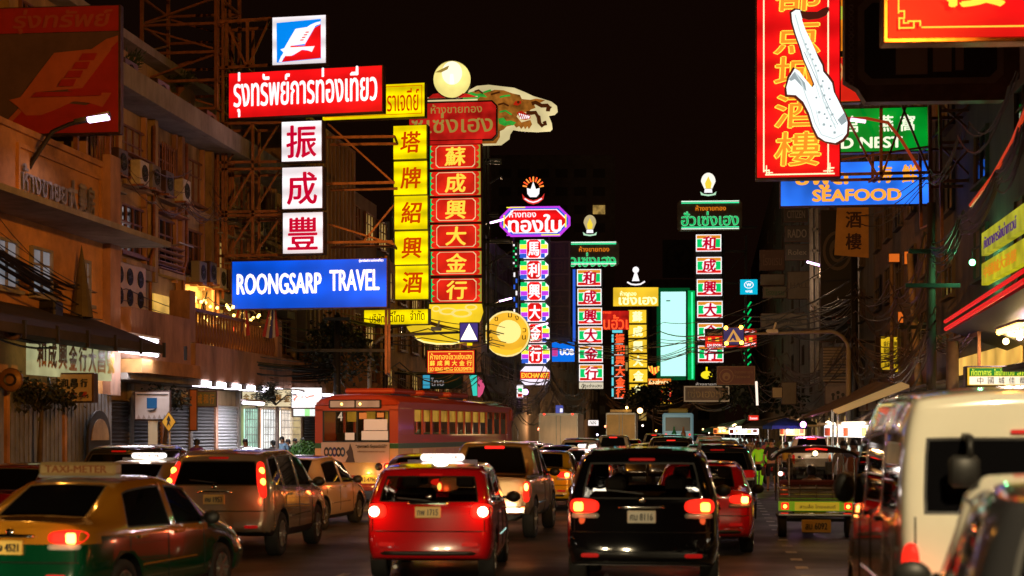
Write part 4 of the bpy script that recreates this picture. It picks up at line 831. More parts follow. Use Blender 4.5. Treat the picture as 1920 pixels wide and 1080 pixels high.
# ---- right side big signs
s = Sign('restaurant_sign', 'tall red vertical sign with yellow brush characters behind the saxophone', 1421, -60, 1572, 332, 45, rot=7, face=RED, depth=.5)
tp = emit('cream_trim', (1, .85, .5), 1.25)
s.rect(1432, -60, 1434.5, 322, tp, 'neon_tube'); s.rect(1550, -60, 1552.5, 320, tp, 'neon_tube'); s.rect(1436, 326, 1563, 328.5, tp, 'neon_tube')
for q in ((1434, 318, 1444, 320.5), (1442, 318, 1444, 328), (1437, 310, 1439, 328), (1437, 323, 1450, 325)): s.rect(*q, tp, 'fret_corner')
for q in ((1550, 316, 1562, 318.5), (1553, 308, 1555, 326), (1542, 322, 1560, 324), (1549, 316, 1551, 328)): s.rect(*q, tp, 'fret_corner')
br1, br2 = emit('brush_edge', (1, .75, .06), 1.2), emit('brush_core', (1, .3, .02), 1.0)
for ch, cy, hh in (('都', -8, 62), ('点', 72, 62), ('城', 138, 58), ('酒', 212, 60), ('樓', 282, 62)):
    s.text(ch, 1493, cy, 82, hh, br1, .045, .06); s.text(ch, 1493, cy, 82, hh, br2, .006, .06)
s = Sign('saxophone_sign', 'white lit saxophone shaped sign in front of the red restaurant sign', 1476, 14, 1588, 270, 43.6, rot=7, cab=False)
f = lambda x, y: (1380 + x / 2.7, y / 2.7)
sax = [(283, 62), (305, 48), (335, 52), (340, 72), (335, 100), (352, 150), (378, 205), (398, 250), (418, 300), (436, 335), (440, 365), (462, 392), (484, 425), (492, 468), (520, 525), (550, 590), (560, 625), (556, 680), (535, 708), (500, 727), (450, 717), (415, 692), (390, 640), (370, 572), (342, 515), (305, 480), (262, 476), (258, 440), (272, 392), (300, 345), (322, 360), (355, 405), (386, 444), (397, 428), (376, 372), (346, 302), (328, 240), (305, 172), (288, 110)]
cx_, cy_ = 415, 430
s.poly([f(x + (x - cx_) * .025 + (8 if x > cx_ else -6), y + (8 if y > cy_ else -8)) for x, y in sax], emit('sax_edge', (.16, .02, .01), .6), 'back_plate', .12)
s.poly([f(*p) for p in sax], emit('sax_white', (.93, 1, 1), 1.15, True, base=(.8, .8, .8)), 'body_panel', .05)
s.poly([f(*p) for p in [(325, 52), (360, 60), (410, 62), (440, 45), (466, 38), (470, 55), (455, 80), (420, 95), (370, 100), (335, 90)]], emit('sax_neck', (.1, .015, .008), .7), 'neck', .06)
gr = emit('sax_grey', (.42, .5, .52), .8); gr2 = emit('sax_light_grey', (.7, .8, .8), .95)
s.poly([f(*p) for p in [(270, 400), (298, 362), (315, 378), (350, 420), (358, 465), (335, 440), (300, 400), (280, 410)]], gr, 'bell_shade'); s.poly([f(*p) for p in [(510, 612), (545, 575), (556, 620), (530, 640)]], gr, 'bow_shade')
for (a, b) in (((400, 430), (420, 500)), ((430, 425), (440, 470)), ((445, 520), (470, 590)), ((400, 560), (420, 640)), ((470, 610), (500, 640)), ((350, 260), (365, 300)), ((330, 190), (345, 215))): s.poly([f(*a), f(a[0] + 5, a[1]), f(b[0] + 5, b[1]), f(*b)], gr2, 'key_line')
s.tubes([f(*p) for p in [(300, 80), (322, 160), (350, 240), (380, 310), (405, 380), (420, 440), (440, 520), (475, 600), (500, 660)]], gr2, .02, 'key_rod')
s.tubes([f(*p) for p in [(345, 270), (372, 330), (398, 392), (430, 470), (470, 560), (510, 640)]], gr, .012, 'key_rod')
s.tubes([f(*p) for p in [(300, 370), (330, 420), (352, 490), (378, 560), (398, 630), (430, 690), (490, 712), (535, 690)]], gr2, .018, 'body_crease')
for (x, y) in ((352, 232), (362, 258), (374, 286), (385, 312), (400, 345), (412, 372)): s.circ(*f(x, y), 2.6, gr2, 'key', n=12); s.circ(*f(x, y), 1.4, gr, 'key', n=10)
for (x, y) in ((455, 560), (480, 595), (440, 500), (425, 455), (415, 585), (438, 648), (490, 690)): s.circ(*f(x, y), 3.2, gr2, 'key_cup', n=12); s.circ(*f(x, y), 1.8, gr, 'key_cup', n=10)
for (x, y) in ((432, 432), (462, 470), (466, 525), (400, 515), (452, 620), (470, 660), (440, 600)): s.circ(*f(x, y), 2.0, gr, 'key', n=10)
s = Sign('dark_board', 'large unlit octagonal board with patterned rim seen from behind at upper right', 1586, -30, 1908, 190, 33, rot=4, cab=False, depth=.4)
s.poly([(1586, -30), (1908, -30), (1908, 150), (1885, 165), (1880, 190), (1625, 190), (1610, 165), (1586, 150)], mat('board_rim', (.16, .08, .05), .5, var=.4, scale=5), 'rim', .35)
s.poly(octa(1610, -5, 1878, 158, 16), mat('board_band', (.28, .2, .15), .5, var=.3), 'band', .03); s.poly(octa(1622, 5, 1866, 147, 14), mat('board_field', (.03, .02, .02), .4), 'field', .03)
for (a, b, c_, d_) in ((1680, 60, 1738, 140), (1748, 70, 1782, 136), (1789, 76, 1804, 134)): s.rect(a, b, c_, d_, mat('board_patch', (.35, .24, .18), .6), 'bare_patch')
for k in range(14): a, b = s.L(1597, 12 + k * 11); MB().lathe([(.03, -.0), (.045, -.02), (.06, 0)], 10, (a, s.lay() + .02 if k == 0 else -.1, b), 'y').build('rim_swirl', MATS['board_band'], s.o)
s = Sign('overhead_red_sign', 'cropped red sign with gold fret border at the upper right corner', 1667, -70, 1960, 70, 24, rot=3, face=RED, depth=.35, cab=mat('gilt_edge', (.5, .22, .08), .25, metal=.9, var=.4, scale=12), skirt=.07)
s.rect(1728, 50, 1960, 52.5, GOLD, 'neon_tube'); s.rect(1684, -70, 1686.5, 25, GOLD, 'neon_tube')
for q in ((1684, 20, 1696, 22.5), (1694, 20, 1696.5, 36), (1684, 34, 1696, 36.5), (1684, 34, 1686.5, 56), (1684, 53, 1712, 55.5), (1700, 41, 1724, 43.5), (1722, 41, 1724.5, 52), (1710, 44, 1712.5, 56), (1691, 40, 1693.5, 48), (1691, 46, 1702, 48)): s.rect(*q, GOLD, 'fret_corner')
s.text('樓', 1818, -28, 120, 90, br1, .04); s.poly([(1765, 0), (1782, 6), (1782, 10), (1772, 8)], br1, 'brush_stroke')
s = Sign('orange_picture_sign', 'orange and yellow lit picture sign behind the red restaurant sign', 1564, -20, 1612, 190, 49, rot=7, face=emit('orange_pic', (.9, .25, .01), .75, var=.5, scale=1.5)); s.rect(1564, 108, 1612, 190, REDM, 'red_field'); s.rect(1564, 96, 1612, 107, M_dark, 'divider'); s.text('入', 1580, 140, 22, 40, emit('warm2', (.9, .35, .1), .8), .04); s.circ(1572, 25, 14, emit('lime_pic', (.55, .6, .05), .8), 'print_patch')
s = Sign('nest_sign', 'green light box reading BIRD NEST in white with Chinese characters', 1500, 204, 1740, 284, 52, rot=7, face=emit('green_box', (.0, .3, .02), .8, True, var=.75, scale=.55, base=(.02, .2, .03)))
s.text('BIRD NEST', 1610, 268, 158, 20, emit('nest_white', (.95, 1, .75), 1.0), .055); 
for ch, x in (('燕', 1660), ('窩', 1699), ('官', 1598)): s.text(ch, x, 233, 25, 30, MATS['nest_white'], .03)
s.text('รังนก', 1545, 235, 60, 28, MATS['nest_white'], .03)
s = Sign('seafood_sign', 'blue light box reading SEAFOOD in orange letters', 1467, 304, 1740, 384, 54, rot=7, face=emit('sea_blue', (.02, .19, 1.0), 1.05, True, var=.75, scale=.5, base=(.02, .08, .4)))
so = emit('sea_orange', (1, .42, .04), 1.0); s.text('SEAFOOD', 1606, 366, 160, 21, so, .075); s.text('ซีฟู้ด', 1541, 334, 96, 40, so, .04)
for ch, x in (('海', 1657), ('鮮', 1702)): s.text(ch, x, 328, 25, 32, so, .04)
# trusses between them and the facade on the right
def truss(name, label, pts_list, Y, w=.09, m=M_rust, d=.0, cat='sign frame'):
    t = thing(name, label, cat, PX(pts_list[0][0], pts_list[0][1], Y))
    b = t.location
    for (x0, y0, x1, y1) in pts_list:
        p, q = PX(x0, y0, Y) - b, PX(x1, y1, Y) - b; L = (q - p).length
        nm = 'post' if abs(x1 - x0) < 12 else ('beam' if abs(y1 - y0) < 12 else 'brace')
        MB().bar(p, q, w if nm != 'brace' else w * .7).build(nm, m, t)
        if d and nm != 'brace': MB().bar(p + Vector((0, d, 0)), q + Vector((0, d, 0)), w).build(nm, m, t)
    if d:
        for (x0, y0, x1, y1) in pts_list[::2]:
            p = PX(x1, y1, Y) - b; MB().bar(p, p + Vector((0, d, 0)), w * .7).build('brace', m, t)
    return t
truss('sign_truss', 'rusty steel truss holding the green and blue signs on the right', [(1572, 327, 1760, 323), (1545, 80, 1590, 78), (1572, 190, 1645, 330), (1652, 195, 1652, 330), (1700, 195, 1654, 330), (1690, 195, 1745, 330), (1575, 300, 1740, 275), (1762, 190, 1768, 560), (1742, 190, 1745, 420), (1762, 195, 1820, 245), (1818, 195, 1765, 245), (1760, 268, 1905, 263), (1760, 340, 1830, 338), (1765, 275, 1820, 330), (1822, 275, 1766, 335), (1762, 208, 1840, 206)], 51, .09, d=1.2)
# small dim boards on the hotel
def dimboard(label, x0, y0, x1, y1, txt, Y, bc=(.022, .017, .016), tc=(.14, .12, .1), rot=5, bold=.03, th=.55, e=0):
    s = Sign('brand_board', label, x0, y0, x1, y1, Y, rot=rot, face=mat(f'bb{x0}{y0}', bc, .5, var=.2) if not e else emit(f'bb{x0}{y0}', bc, e), depth=.25)
    if txt: s.text(txt, (x0 + x1) / 2, (y0 + y1) / 2, (x1 - x0) * .8, (y1 - y0) * th, mat(f'bt{x0}{y0}', tc, .5) if not e else emit(f'bt{x0}{y0}', tc, e), bold)
    return s
dimboard('dark unlit board reading CITIZEN just under the blue seafood sign', 1472, 389, 1513, 415, 'CITIZEN', 98)
dimboard('dark unlit board reading RADO', 1473, 424, 1516, 452, 'RADO', 98)
dimboard('dark unlit board below the RADO board', 1474, 459, 1516, 487, 'Rolex', 98, th=.35)
dimboard('reddish brown unlit board with faint writing', 1426, 469, 1470, 506, 'โรงแรม', 112, (.09, .035, .02), (.15, .08, .05))
dimboard('dim board with green Thai lettering reading hotel', 1432, 538, 1474, 558, 'โรงแรม', 108, (.13, .12, .09), (.03, .09, .03), bold=.05)
dimboard('pale dim board reading HALL', 1478, 510, 1520, 560, 'HALL', 106, (.14, .11, .085), (.09, .06, .045), th=.2)
dimboard('long grey unlit board reading BROADWAY HOTEL', 1428, 588, 1512, 616, 'BROADWAY HOTEL', 104, (.16, .14, .12), (.06, .05, .05), th=.35)
dimboard('pale blank board on the grey hotel above the crossing', 1427, 515, 1470, 534, '', 110, (.15, .13, .11))
s = Sign('round_emblem_board', 'tall dark unlit board with a large ringed emblem', 1540, 395, 1606, 640, 88, rot=5, face=mat('navy_board', (.02, .018, .02), .5))
s.circ(1570, 470, 27, mat('ring_dim', (.13, .1, .085), .5), 'ring', ry=37); s.circ(1570, 470, 22, MATS['navy_board'], 'ring_ground', ry=31); s.circ(1570, 470, 15, MATS['ring_dim'], 'emblem', ry=22); s.circ(1570, 474, 9, MATS['navy_board'], 'emblem_centre', ry=12); s.text('HOTEL', 1580, 600, 40, 14, mat('maroon_print', (.12, .02, .015), .5), .04)
s = Sign('hanging_sign', 'ochre hanging cloth sign with two dark characters below the seafood sign', 1568, 385, 1628, 484, 66, rot=5, cab=False)
s.poly([(1570, 385), (1628, 385), (1628, 484), (1565, 478)], mat('ochre_board', (.5, .27, .06), .6, var=.2), 'board', .06); s.text('酒', 1600, 412, 28, 30, mat('ink', (.05, .015, .01), .5), .03); s.text('樓', 1600, 453, 28, 30, MATS['ink'], .03)
s = Sign('yellow_lit_sign', 'yellow lit sign crowded with dark writing among the cables', 1650, 632, 1686, 697, 70, rot=-22, face=emit('murky_yellow', (1, .62, .02), .62, True, var=.45, scale=1.5))
for j, row in enumerate(('金行大興', '新成和利', '酒樓大昌', '海鮮金和')): s.text(row, 1668, 645 + j * 13, 28, 10, M_dark, .01)
for (x0, y0, x1, y1, lb) in ((1667, 476, 1686, 491, 'small glowing orange box, left of a pair over the poles'), (1696, 472, 1709, 495, 'small glowing orange box, right of a pair over the poles'), (1684, 585, 1693, 605, 'tiny red orange lantern box beside the concrete pole')):
    Sign('orange_box', lb, x0, y0, x1, y1, 63, rot=5, face=emit('orange_box_face', (1, .2, .02), .62), depth=.2)
s = Sign('price_board', 'small white list board strapped to the leaning pole', 1725, 605, 1743, 636, 56, rot=8, face=mat('pale_board', (.4, .36, .3), .5), depth=.06)
for k in range(5): s.rect(1728, 609 + k * 5, 1740, 611 + k * 5, M_dark, 'text_line')
s = Sign('amber_slot', 'narrow amber light beside the small white list board', 1719, 604, 1724, 632, 57, rot=5, face=emit('amber_face', (1, .45, .03), .9), depth=.15)
# fascia signboard parallel to the facade at far right
t = uvthing('fascia_sign', 'two tier yellow green fascia sign with purple and gold lettering at far right', 'sign', 7.0, 0, 0); t.rotation_euler = (0, 0, -HEAD - math.pi / 2)
def on_fac(px, u): Y = facY(px, u); return toUV(PX(px, HY, Y))[1], Y
v_a, Y_a = on_fac(1842, 7.0); v_b, Y_b = on_fac(1925, 7.0)
t.location = UV(7.0, v_a); L_ = v_a - v_b
for (ya, yb_, mm, name, row) in ((438, 480, emit('lime_face', (.42, .4, .02), .8, True, var=.4, scale=1.2), 'upper_panel', 'ภัตตาคารไชน่าทาวน์'), (495, 535, emit('lime_face2', (.55, .5, .01), .8, False, var=.4, scale=1.2), 'lower_panel', '中國城大酒樓')):
    z0, z1 = Zat(yb_, Y_a), Zat(ya, Y_a); z1 = Zat(ya, Y_a); c = MB().box(0, L_, -.02, .15, z0, z1).build(name, mm, t)
    lettering(c, row, L_ * .45, (z0 + z1) / 2, L_ * .75, (z1 - z0) * .55, -.03, emit('violet_print', (.12, .03, .25), .5) if name[0] == 'u' else emit('orange_print2', (.8, .3, .01), .7), .02)
z = Zat(610, Y_a); MB().tube([(-2.2, -.6, z + .05), (L_ + 3, -.6, z + .35)], .06, 8).build('neon_tube', emit('red_neon2', (.8, .01, .01), .9, True), t); MB().tube([(-2.2, -.62, z + .25), (L_ + 3, -.62, z + .55)], .05, 8).build('neon_tube', MATS['red_neon2'], t)
mb = MB(); mb.add([(-2.4, -.5, z), (L_ + 9, -.5, z + .4), (L_ + 9, 1.5, z - .3), (-2.4, 1.5, z - .7), (-2.4, -.5, z + .08), (L_ + 9, -.5, z + .5), (L_ + 9, 1.5, z - .2), (-2.4, 1.5, z - .62)], [(0, 1, 2, 3), (4, 7, 6, 5), (0, 4, 5, 1), (1, 5, 6, 2), (2, 6, 7, 3), (3, 7, 4, 0)]); mb.build('awning', M_dark, t)
# restaurant front at bottom right
s = Sign('restaurant_board', 'green and white board with Thai and Chinese lettering above the van roof', 1816, 689, 1990, 722, 38, rot=5, face=emit('board_yellow', (1, .55, .03), .9)); s.rect(1819, 690, 1990, 705, emit('board_green', (.02, .22, .02), .8), 'green_band'); s.rect(1819, 706, 1990, 721, emit('board_white', (1, .85, .6), 1.2, True), 'white_band')
for k, w_ in enumerate(('ภัตตาคาร', 'ไชน่าทาวน์', 'สกาล่า')): s.text(w_, 1840 + k * 42, 698, 37, 12, emit('lemon', (.8, .85, .05), 1.0), .02)
for k, ch in enumerate('中國城佳都大酒樓'): s.text(ch, 1838 + k * 19, 713.5, 11, 12, mat('brown_ink', (.1, .04, .02), .5), .01)
# ================================================================ vehicles
def paint(name, col, metal=.0, rough=.17): return mat(name, col, rough, metal=metal, coat=1.0, var=.06, scale=2)
P_GREEN = paint('paint_green', (.0, .045, .015)); P_TYEL = paint('paint_taxi_yellow', (.4, .16, .01)); P_SILV = paint('paint_silver', (.42, .35, .25), .4, .25)
P_GOLD = paint('paint_gold', (.42, .3, .15), .45, .3); P_RED = paint('paint_taxi_red', (.55, .006, .01)); P_BLK = paint('paint_black', (.004, .004, .005), 0, .06); P_WHT = paint('paint_white', (.8, .76, .62))
P_DRED = paint('paint_dark_red', (.2, .01, .01)); P_GREY = paint('paint_grey', (.12, .115, .11), .5); P_YEL = paint('paint_yellow', (.72, .42, .01)); P_DK = paint('paint_charcoal', (.02, .02, .022)); P_ORNG = paint('paint_white_orange', (.62, .45, .33))
P_BRN = paint('paint_bronze', (.16, .09, .045), .5, .3)
M_glass = mat('car_glass', (.004, .004, .005), .03, spec=.3); M_clear = seeglass('clear_glass', (.5, .48, .45)); M_tint = seeglass('tinted_glass', (.8, .77, .74))
M_tint2 = seeglass('smoked_glass', (.55, .52, .48)); M_trim = mat('trim_black', (.015, .014, .013), .5); M_tyre = mat('tyre_rubber', (.018, .017, .016), .8, var=.3, scale=12); M_rim = mat('alloy', (.55, .52, .48), .3, metal=.9)
M_lens = emit('red_lens', (.5, .004, .004), .35, base=(.45, .01, .01)); M_lenson = emit('red_lens_on', (1, .02, .008), 1.4, base=(.5, .01, .01)); M_clearlens = mat('clear_lens', (.5, .45, .38), .12, coat=1)
M_bulb = emit('brake_bulb', (1, .4, .07), 9, True); M_bulbw = emit('brake_bulb_hot', (1, .75, .45), 11, True); M_bulby = emit('tail_bulb_yellow', (1, .55, .06), 5, True); M_redbar = emit('high_brake_light', (1, .015, .01), 1.8)
M_plate = mat('plate_white', (.75, .7, .55), .4); M_platey = mat('plate_yellow', (.72, .48, .1), .4); M_chrome = mat('chrome', (.6, .58, .55), .12, metal=1)
M_seat = mat('seat_cloth', (.03, .027, .025), .8); M_taxilit = emit('taxi_sign_lit', (1, .93, .86), 2.0, True)
CF = [-1, -.86, 0, .86, 1]
def cage(st, rearw, topw, sidew, bulge=.08, crown=.035, gt=.86):
    """box-topology cage: st rows (ys3, zs, zb, zt, wl, wb, wt). returns bmesh with materials 0 paint 1 glass"""
    bm = bmesh.new(); N = len(st); V = {}; cr = bm.edges.layers.float.new('crease_edge'); cv = bm.verts.layers.float.new('crease_vert')
    def P(j, k, f):
        ys, zs, zb, zt, wl, wb, wt = st[j]
        if k == 0: y, z, w = ys[0], zs, wl * .93
        elif k == 1: y, z, w = ys[0], zs + .16, wl
        elif k == 2: y, z, w = ys[0] * .45 + ys[1] * .55, zs * .45 + zb * .55, wl * .3 + max(wl, wb) * .7
        elif k == 3: y, z, w = ys[1], zb, wb
        elif k == 4: y, z, w = ys[1] * (1 - gt) + ys[2] * gt, zb * (1 - gt) + zt * gt, wb * (1.06 - gt) + wt * (gt - .06)
        else: y, z, w = ys[2], zt, wt * .93
        if k == 5: z += crown * (1 - f * f)
        b = bulge * (1 - f * f) * (1 if k < 4 else .6)
        if j == 0: y -= b
        if j == N - 1: y += b * 1.6
        return (f * w, y, z)
    def vert(j, k, i):
        key = (j, k, i)
        if key not in V: V[key] = bm.verts.new(P(j, k, CF[i]))
        return V[key]
    def face(ks, m): 
        f = bm.faces.new([vert(*k) for k in ks]); f.material_index = m; return f
    for j in range(N - 1):
        for k in range(5):
            g = 1 if (k == 3 and j in sidew) else 0
            face([(j, k, 4), (j + 1, k, 4), (j + 1, k + 1, 4), (j, k + 1, 4)], g); face([(j, k, 0), (j, k + 1, 0), (j + 1, k + 1, 0), (j + 1, k, 0)], g)
        for i in range(4):
            face([(j, 5, i), (j, 5, i + 1), (j + 1, 5, i + 1), (j + 1, 5, i)], 1 if (j in topw and i in (1, 2)) else 0)
            face([(j, 0, i), (j + 1, 0, i), (j + 1, 0, i + 1), (j, 0, i + 1)], 0)
    for k in range(5):
        for i in range(4):
            face([(0, k, i), (0, k, i + 1), (0, k + 1, i + 1), (0, k + 1, i)], 1 if (k in rearw and i in (1, 2)) else 0)
            face([(N - 1, k, i), (N - 1, k + 1, i), (N - 1, k + 1, i + 1), (N - 1, k, i + 1)], 0)
    for e in bm.edges:
        ms = {f.material_index for f in e.link_faces}
        if len(ms) > 1: e[cr] = .93
    for v in bm.verts:
        fs = [f.material_index for f in v.link_faces]
        if fs.count(1) == 1: v[cv] = .55
    for j in range(N - 1):
        for i in (0, 4):
            for k, c in ((3, .35), (5, .35), (1, .2), (0, .5)):
                e = bm.edges.get((vert(j, k, i), vert(j + 1, k, i)))
                if e: e[cr] = max(e[cr], c)
    for i in range(4):
        for j, k, c in ((0, 3, .4), (0, 5, .5), (0, 0, .4)):
            e = bm.edges.get((vert(j, k, i), vert(j, k, i + 1)))
            if e: e[cr] = max(e[cr], c)
    bmesh.ops.recalc_face_normals(bm, faces=bm.faces)
    return bm
class Car: pass
CARS = {}
def build_kind(kind):
    D = KINDS[kind]; bm = cage(D['st'], D.get('rearw', ()), D.get('topw', ()), D.get('sidew', ()), D.get('bulge', .08), D.get('crown', .035), D.get('gt', .86))
    me = bpy.data.meshes.new('cage'); bm.to_mesh(me); bm.free(); o = bpy.data.objects.new('cage', me); COL.objects.link(o)
    me.materials.append(M_white); me.materials.append(M_glass)
    md = o.modifiers.new('s', 'SUBSURF'); md.levels = 2; md.render_levels = 2
    # wheel arches
    wr = D['wr']; mb = MB()
    for y in D['wy']:
        for sx in (-1, 1): mb.lathe([(0.001, -.001), (wr + .07, 0), (wr + .07, .34), (.001, .341)], 22, (sx * D['wx'] if sx < 0 else D['wx'] - .33, y, wr), 'x') if False else mb.lathe([(0.001, 0), (wr + .07, .0005), (wr + .07, .5), (.001, .5005)], 22, (D['wx'] - .3 if sx > 0 else -D['wx'] - .2, y, wr), 'x')
    cut = bpy.data.objects.new('cut', mb.mesh('cut', M_black, True)); COL.objects.link(cut)
    b = o.modifiers.new('b', 'BOOLEAN'); b.object = cut; b.operation = 'DIFFERENCE'; b.solver = 'EXACT'; b.material_mode = 'TRANSFER'
    dg = bpy.context.evaluated_depsgraph_get(); em = bpy.data.meshes.new_from_object(o.evaluated_get(dg))
    if len(em.polygons) < 200: print('BOOL FAIL', kind)
    names = [m.name if m else '' for m in em.materials]; arch = [i for i, n in enumerate(names) if n == 'black_plastic']; assert names[0] == 'white_paint' and names[1] == 'car_glass', names
    bm = bmesh.new(); bm.from_mesh(em); bvh = BVHTree.FromBMesh(bm)
    gl = [f for f in bm.faces if f.material_index == 1]
    for f in bm.faces:
        if f.material_index in arch: f.material_index = 3
        elif f.material_index == 0 and f.calc_center_median().z < D.get('trimz', 0): f.material_index = 2
        elif D.get('two') and f.material_index == 0 and f.calc_center_median().z < D['two']: f.material_index = 4
        f.smooth = f.material_index != 3
    if gl: 
        inner = set(gl); bmesh.ops.inset_region(bm, faces=gl, thickness=.022, depth=-.004, use_even_offset=True)
        nf = [f for f in bm.faces if f.material_index == 1 and any(g.material_index != 1 for e in f.edges for g in e.link_faces)]
        for f in nf: f.material_index = 2
        if not [f for f in bm.faces if f.material_index == 1]: print('NO GLASS', kind, len(inner))
    # split glass islands
    out = []; gl = {f for f in bm.faces if f.material_index == 1}
    while gl:
        seed = gl.pop(); isl = [seed]; q = [seed]
        while q:
            f = q.pop()
            for e in f.edges:
                for g in e.link_faces:
                    if g in gl: gl.remove(g); isl.append(g); q.append(g)
        out.append(isl)
    c = Car(); c.kind = kind; c.D = D; c.bvh = bvh; c.glass = []
    for isl in out:
        idx = {}; vs = []; fs = []
        for f in isl:
            l = []
            for v in f.verts:
                if v.index not in idx or True:
                    key = id(v)
                k = v.co.to_tuple(5)
                if k not in idx: idx[k] = len(vs); vs.append(k)
                l.append(idx[k])
            fs.append(tuple(l))
        gm = bpy.data.meshes.new('window'); gm.from_pydata(vs, [], fs); gm.polygons.foreach_set('use_smooth', [True] * len(gm.polygons)); gm.update()
        n = sum((Vector(f.normal) * f.calc_area() for f in isl), Vector()).normalized(); gm.materials.append(M_glass)
        nm = 'side_window' if abs(n.x) > .7 else ('rear_window' if n.y < 0 else 'windshield'); c.glass.append((nm, gm))
    bmesh.ops.delete(bm, geom=[f for f in bm.faces if f.material_index == 1], context='FACES')
    bd = bpy.data.meshes.new('body'); bm.to_mesh(bd); bm.free()
    for _m in (M_white, M_glass, M_trim, M_black, M_white): bd.materials.append(_m)
    c.body = bd; bpy.data.objects.remove(o); bpy.data.objects.remove(cut); CARS[kind] = c; return c
def rayrear(c, x, z, off=.012):
    h = c.bvh.ray_cast(Vector((x, -5, z)), Vector((0, 1, 0))); return (x, (h[0].y if h[0] else 0) - off, z)
def rayside(c, s, y, z, off=.008):
    h = c.bvh.ray_cast(Vector((s * 5, y, z)), Vector((-s, 0, 0))); return (((h[0].x if h[0] else s * .85) + s * off), y, z)
def patch(c, corners, n=7, m=5, off=.014, rnd=.5, side=0):
    """corners (a,z) BL BR TR TL; side 0 rear, +-1 sides; rnd rounding"""
    mb = MB(); vs = []
    for j in range(m + 1):
        for i in range(n + 1):
            s, t = -1 + 2 * i / n, -1 + 2 * j / m
            ds = 1 - rnd * .30 * t * t * abs(s) ** 3; dt = 1 - rnd * .30 * s * s * abs(t) ** 3
            a, b = (s * ds + 1) / 2, (t * dt + 1) / 2
            p = [corners[0][q] * (1 - a) * (1 - b) + corners[1][q] * a * (1 - b) + corners[2][q] * a * b + corners[3][q] * (1 - a) * b for q in (0, 1)]
            vs.append(rayrear(c, p[0], p[1], off) if side == 0 else rayside(c, side, p[0], p[1], off))
    fs = [(j * (n + 1) + i, j * (n + 1) + i + 1, (j + 1) * (n + 1) + i + 1, (j + 1) * (n + 1) + i) for j in range(m) for i in range(n)]
    edge = [i for i in range(n + 1)] + [j * (n + 1) + n for j in range(1, m + 1)] + [m * (n + 1) + i for i in range(n - 1, -1, -1)] + [j * (n + 1) for j in range(m - 1, 0, -1)]
    bk = [(x, y + off + .01, z) if side == 0 else (x - side * (off + .01), y, z) for x, y, z in [vs[e] for e in edge]]; b0 = len(vs); vs += bk
    for q in range(len(edge)): fs.append((edge[q], edge[(q + 1) % len(edge)], b0 + (q + 1) % len(edge), b0 + q))
    mb.add(vs, fs); return mb
_WH = {}
def wheel(parent, x, y, r, side, w=.22):
    key = (round(r, 2), side)
    if key not in _WH:
        t = MB().lathe([(r * .62, -w / 2), (r * .95, -w / 2), (r, -w / 2 + .03), (r, w / 2 - .03), (r * .95, w / 2), (r * .62, w / 2), (r * .62, -w / 2)], 28, (0, 0, 0), 'x').mesh('wheel', M_tyre, True)
        m = MB(); o_ = w / 2 * side
        m.lathe([(r * .62, o_ * .95), (r * .56, o_ * .95), (r * .55, o_ * .3), (.001, o_ * .25)], 24, (0, 0, 0), 'x')
        for k in range(7):
            a = 2 * math.pi * k / 7; m.bar((o_ * .75, .05 * math.cos(a), .05 * math.sin(a)), (o_ * .88, r * .58 * math.cos(a), r * .58 * math.sin(a)), .05, .03)
        m.lathe([(.07, o_ * .5), (.06, o_ * .95), (.001, o_ * .97)], 12, (0, 0, 0), 'x')
        _WH[key] = (t, m.mesh('rim', M_rim))
    t, m = _WH[key]; o = link('wheel', t, parent, (x, y, r)); link('rim', m, o)
def st(ys, zs, zb, zt, wl, wb, wt): return (ys, zs, zb, zt, wl, wb, wt)
def Y3(a, b=None, c=None): b = a if b is None else b; return (a, b, b if c is None else c)
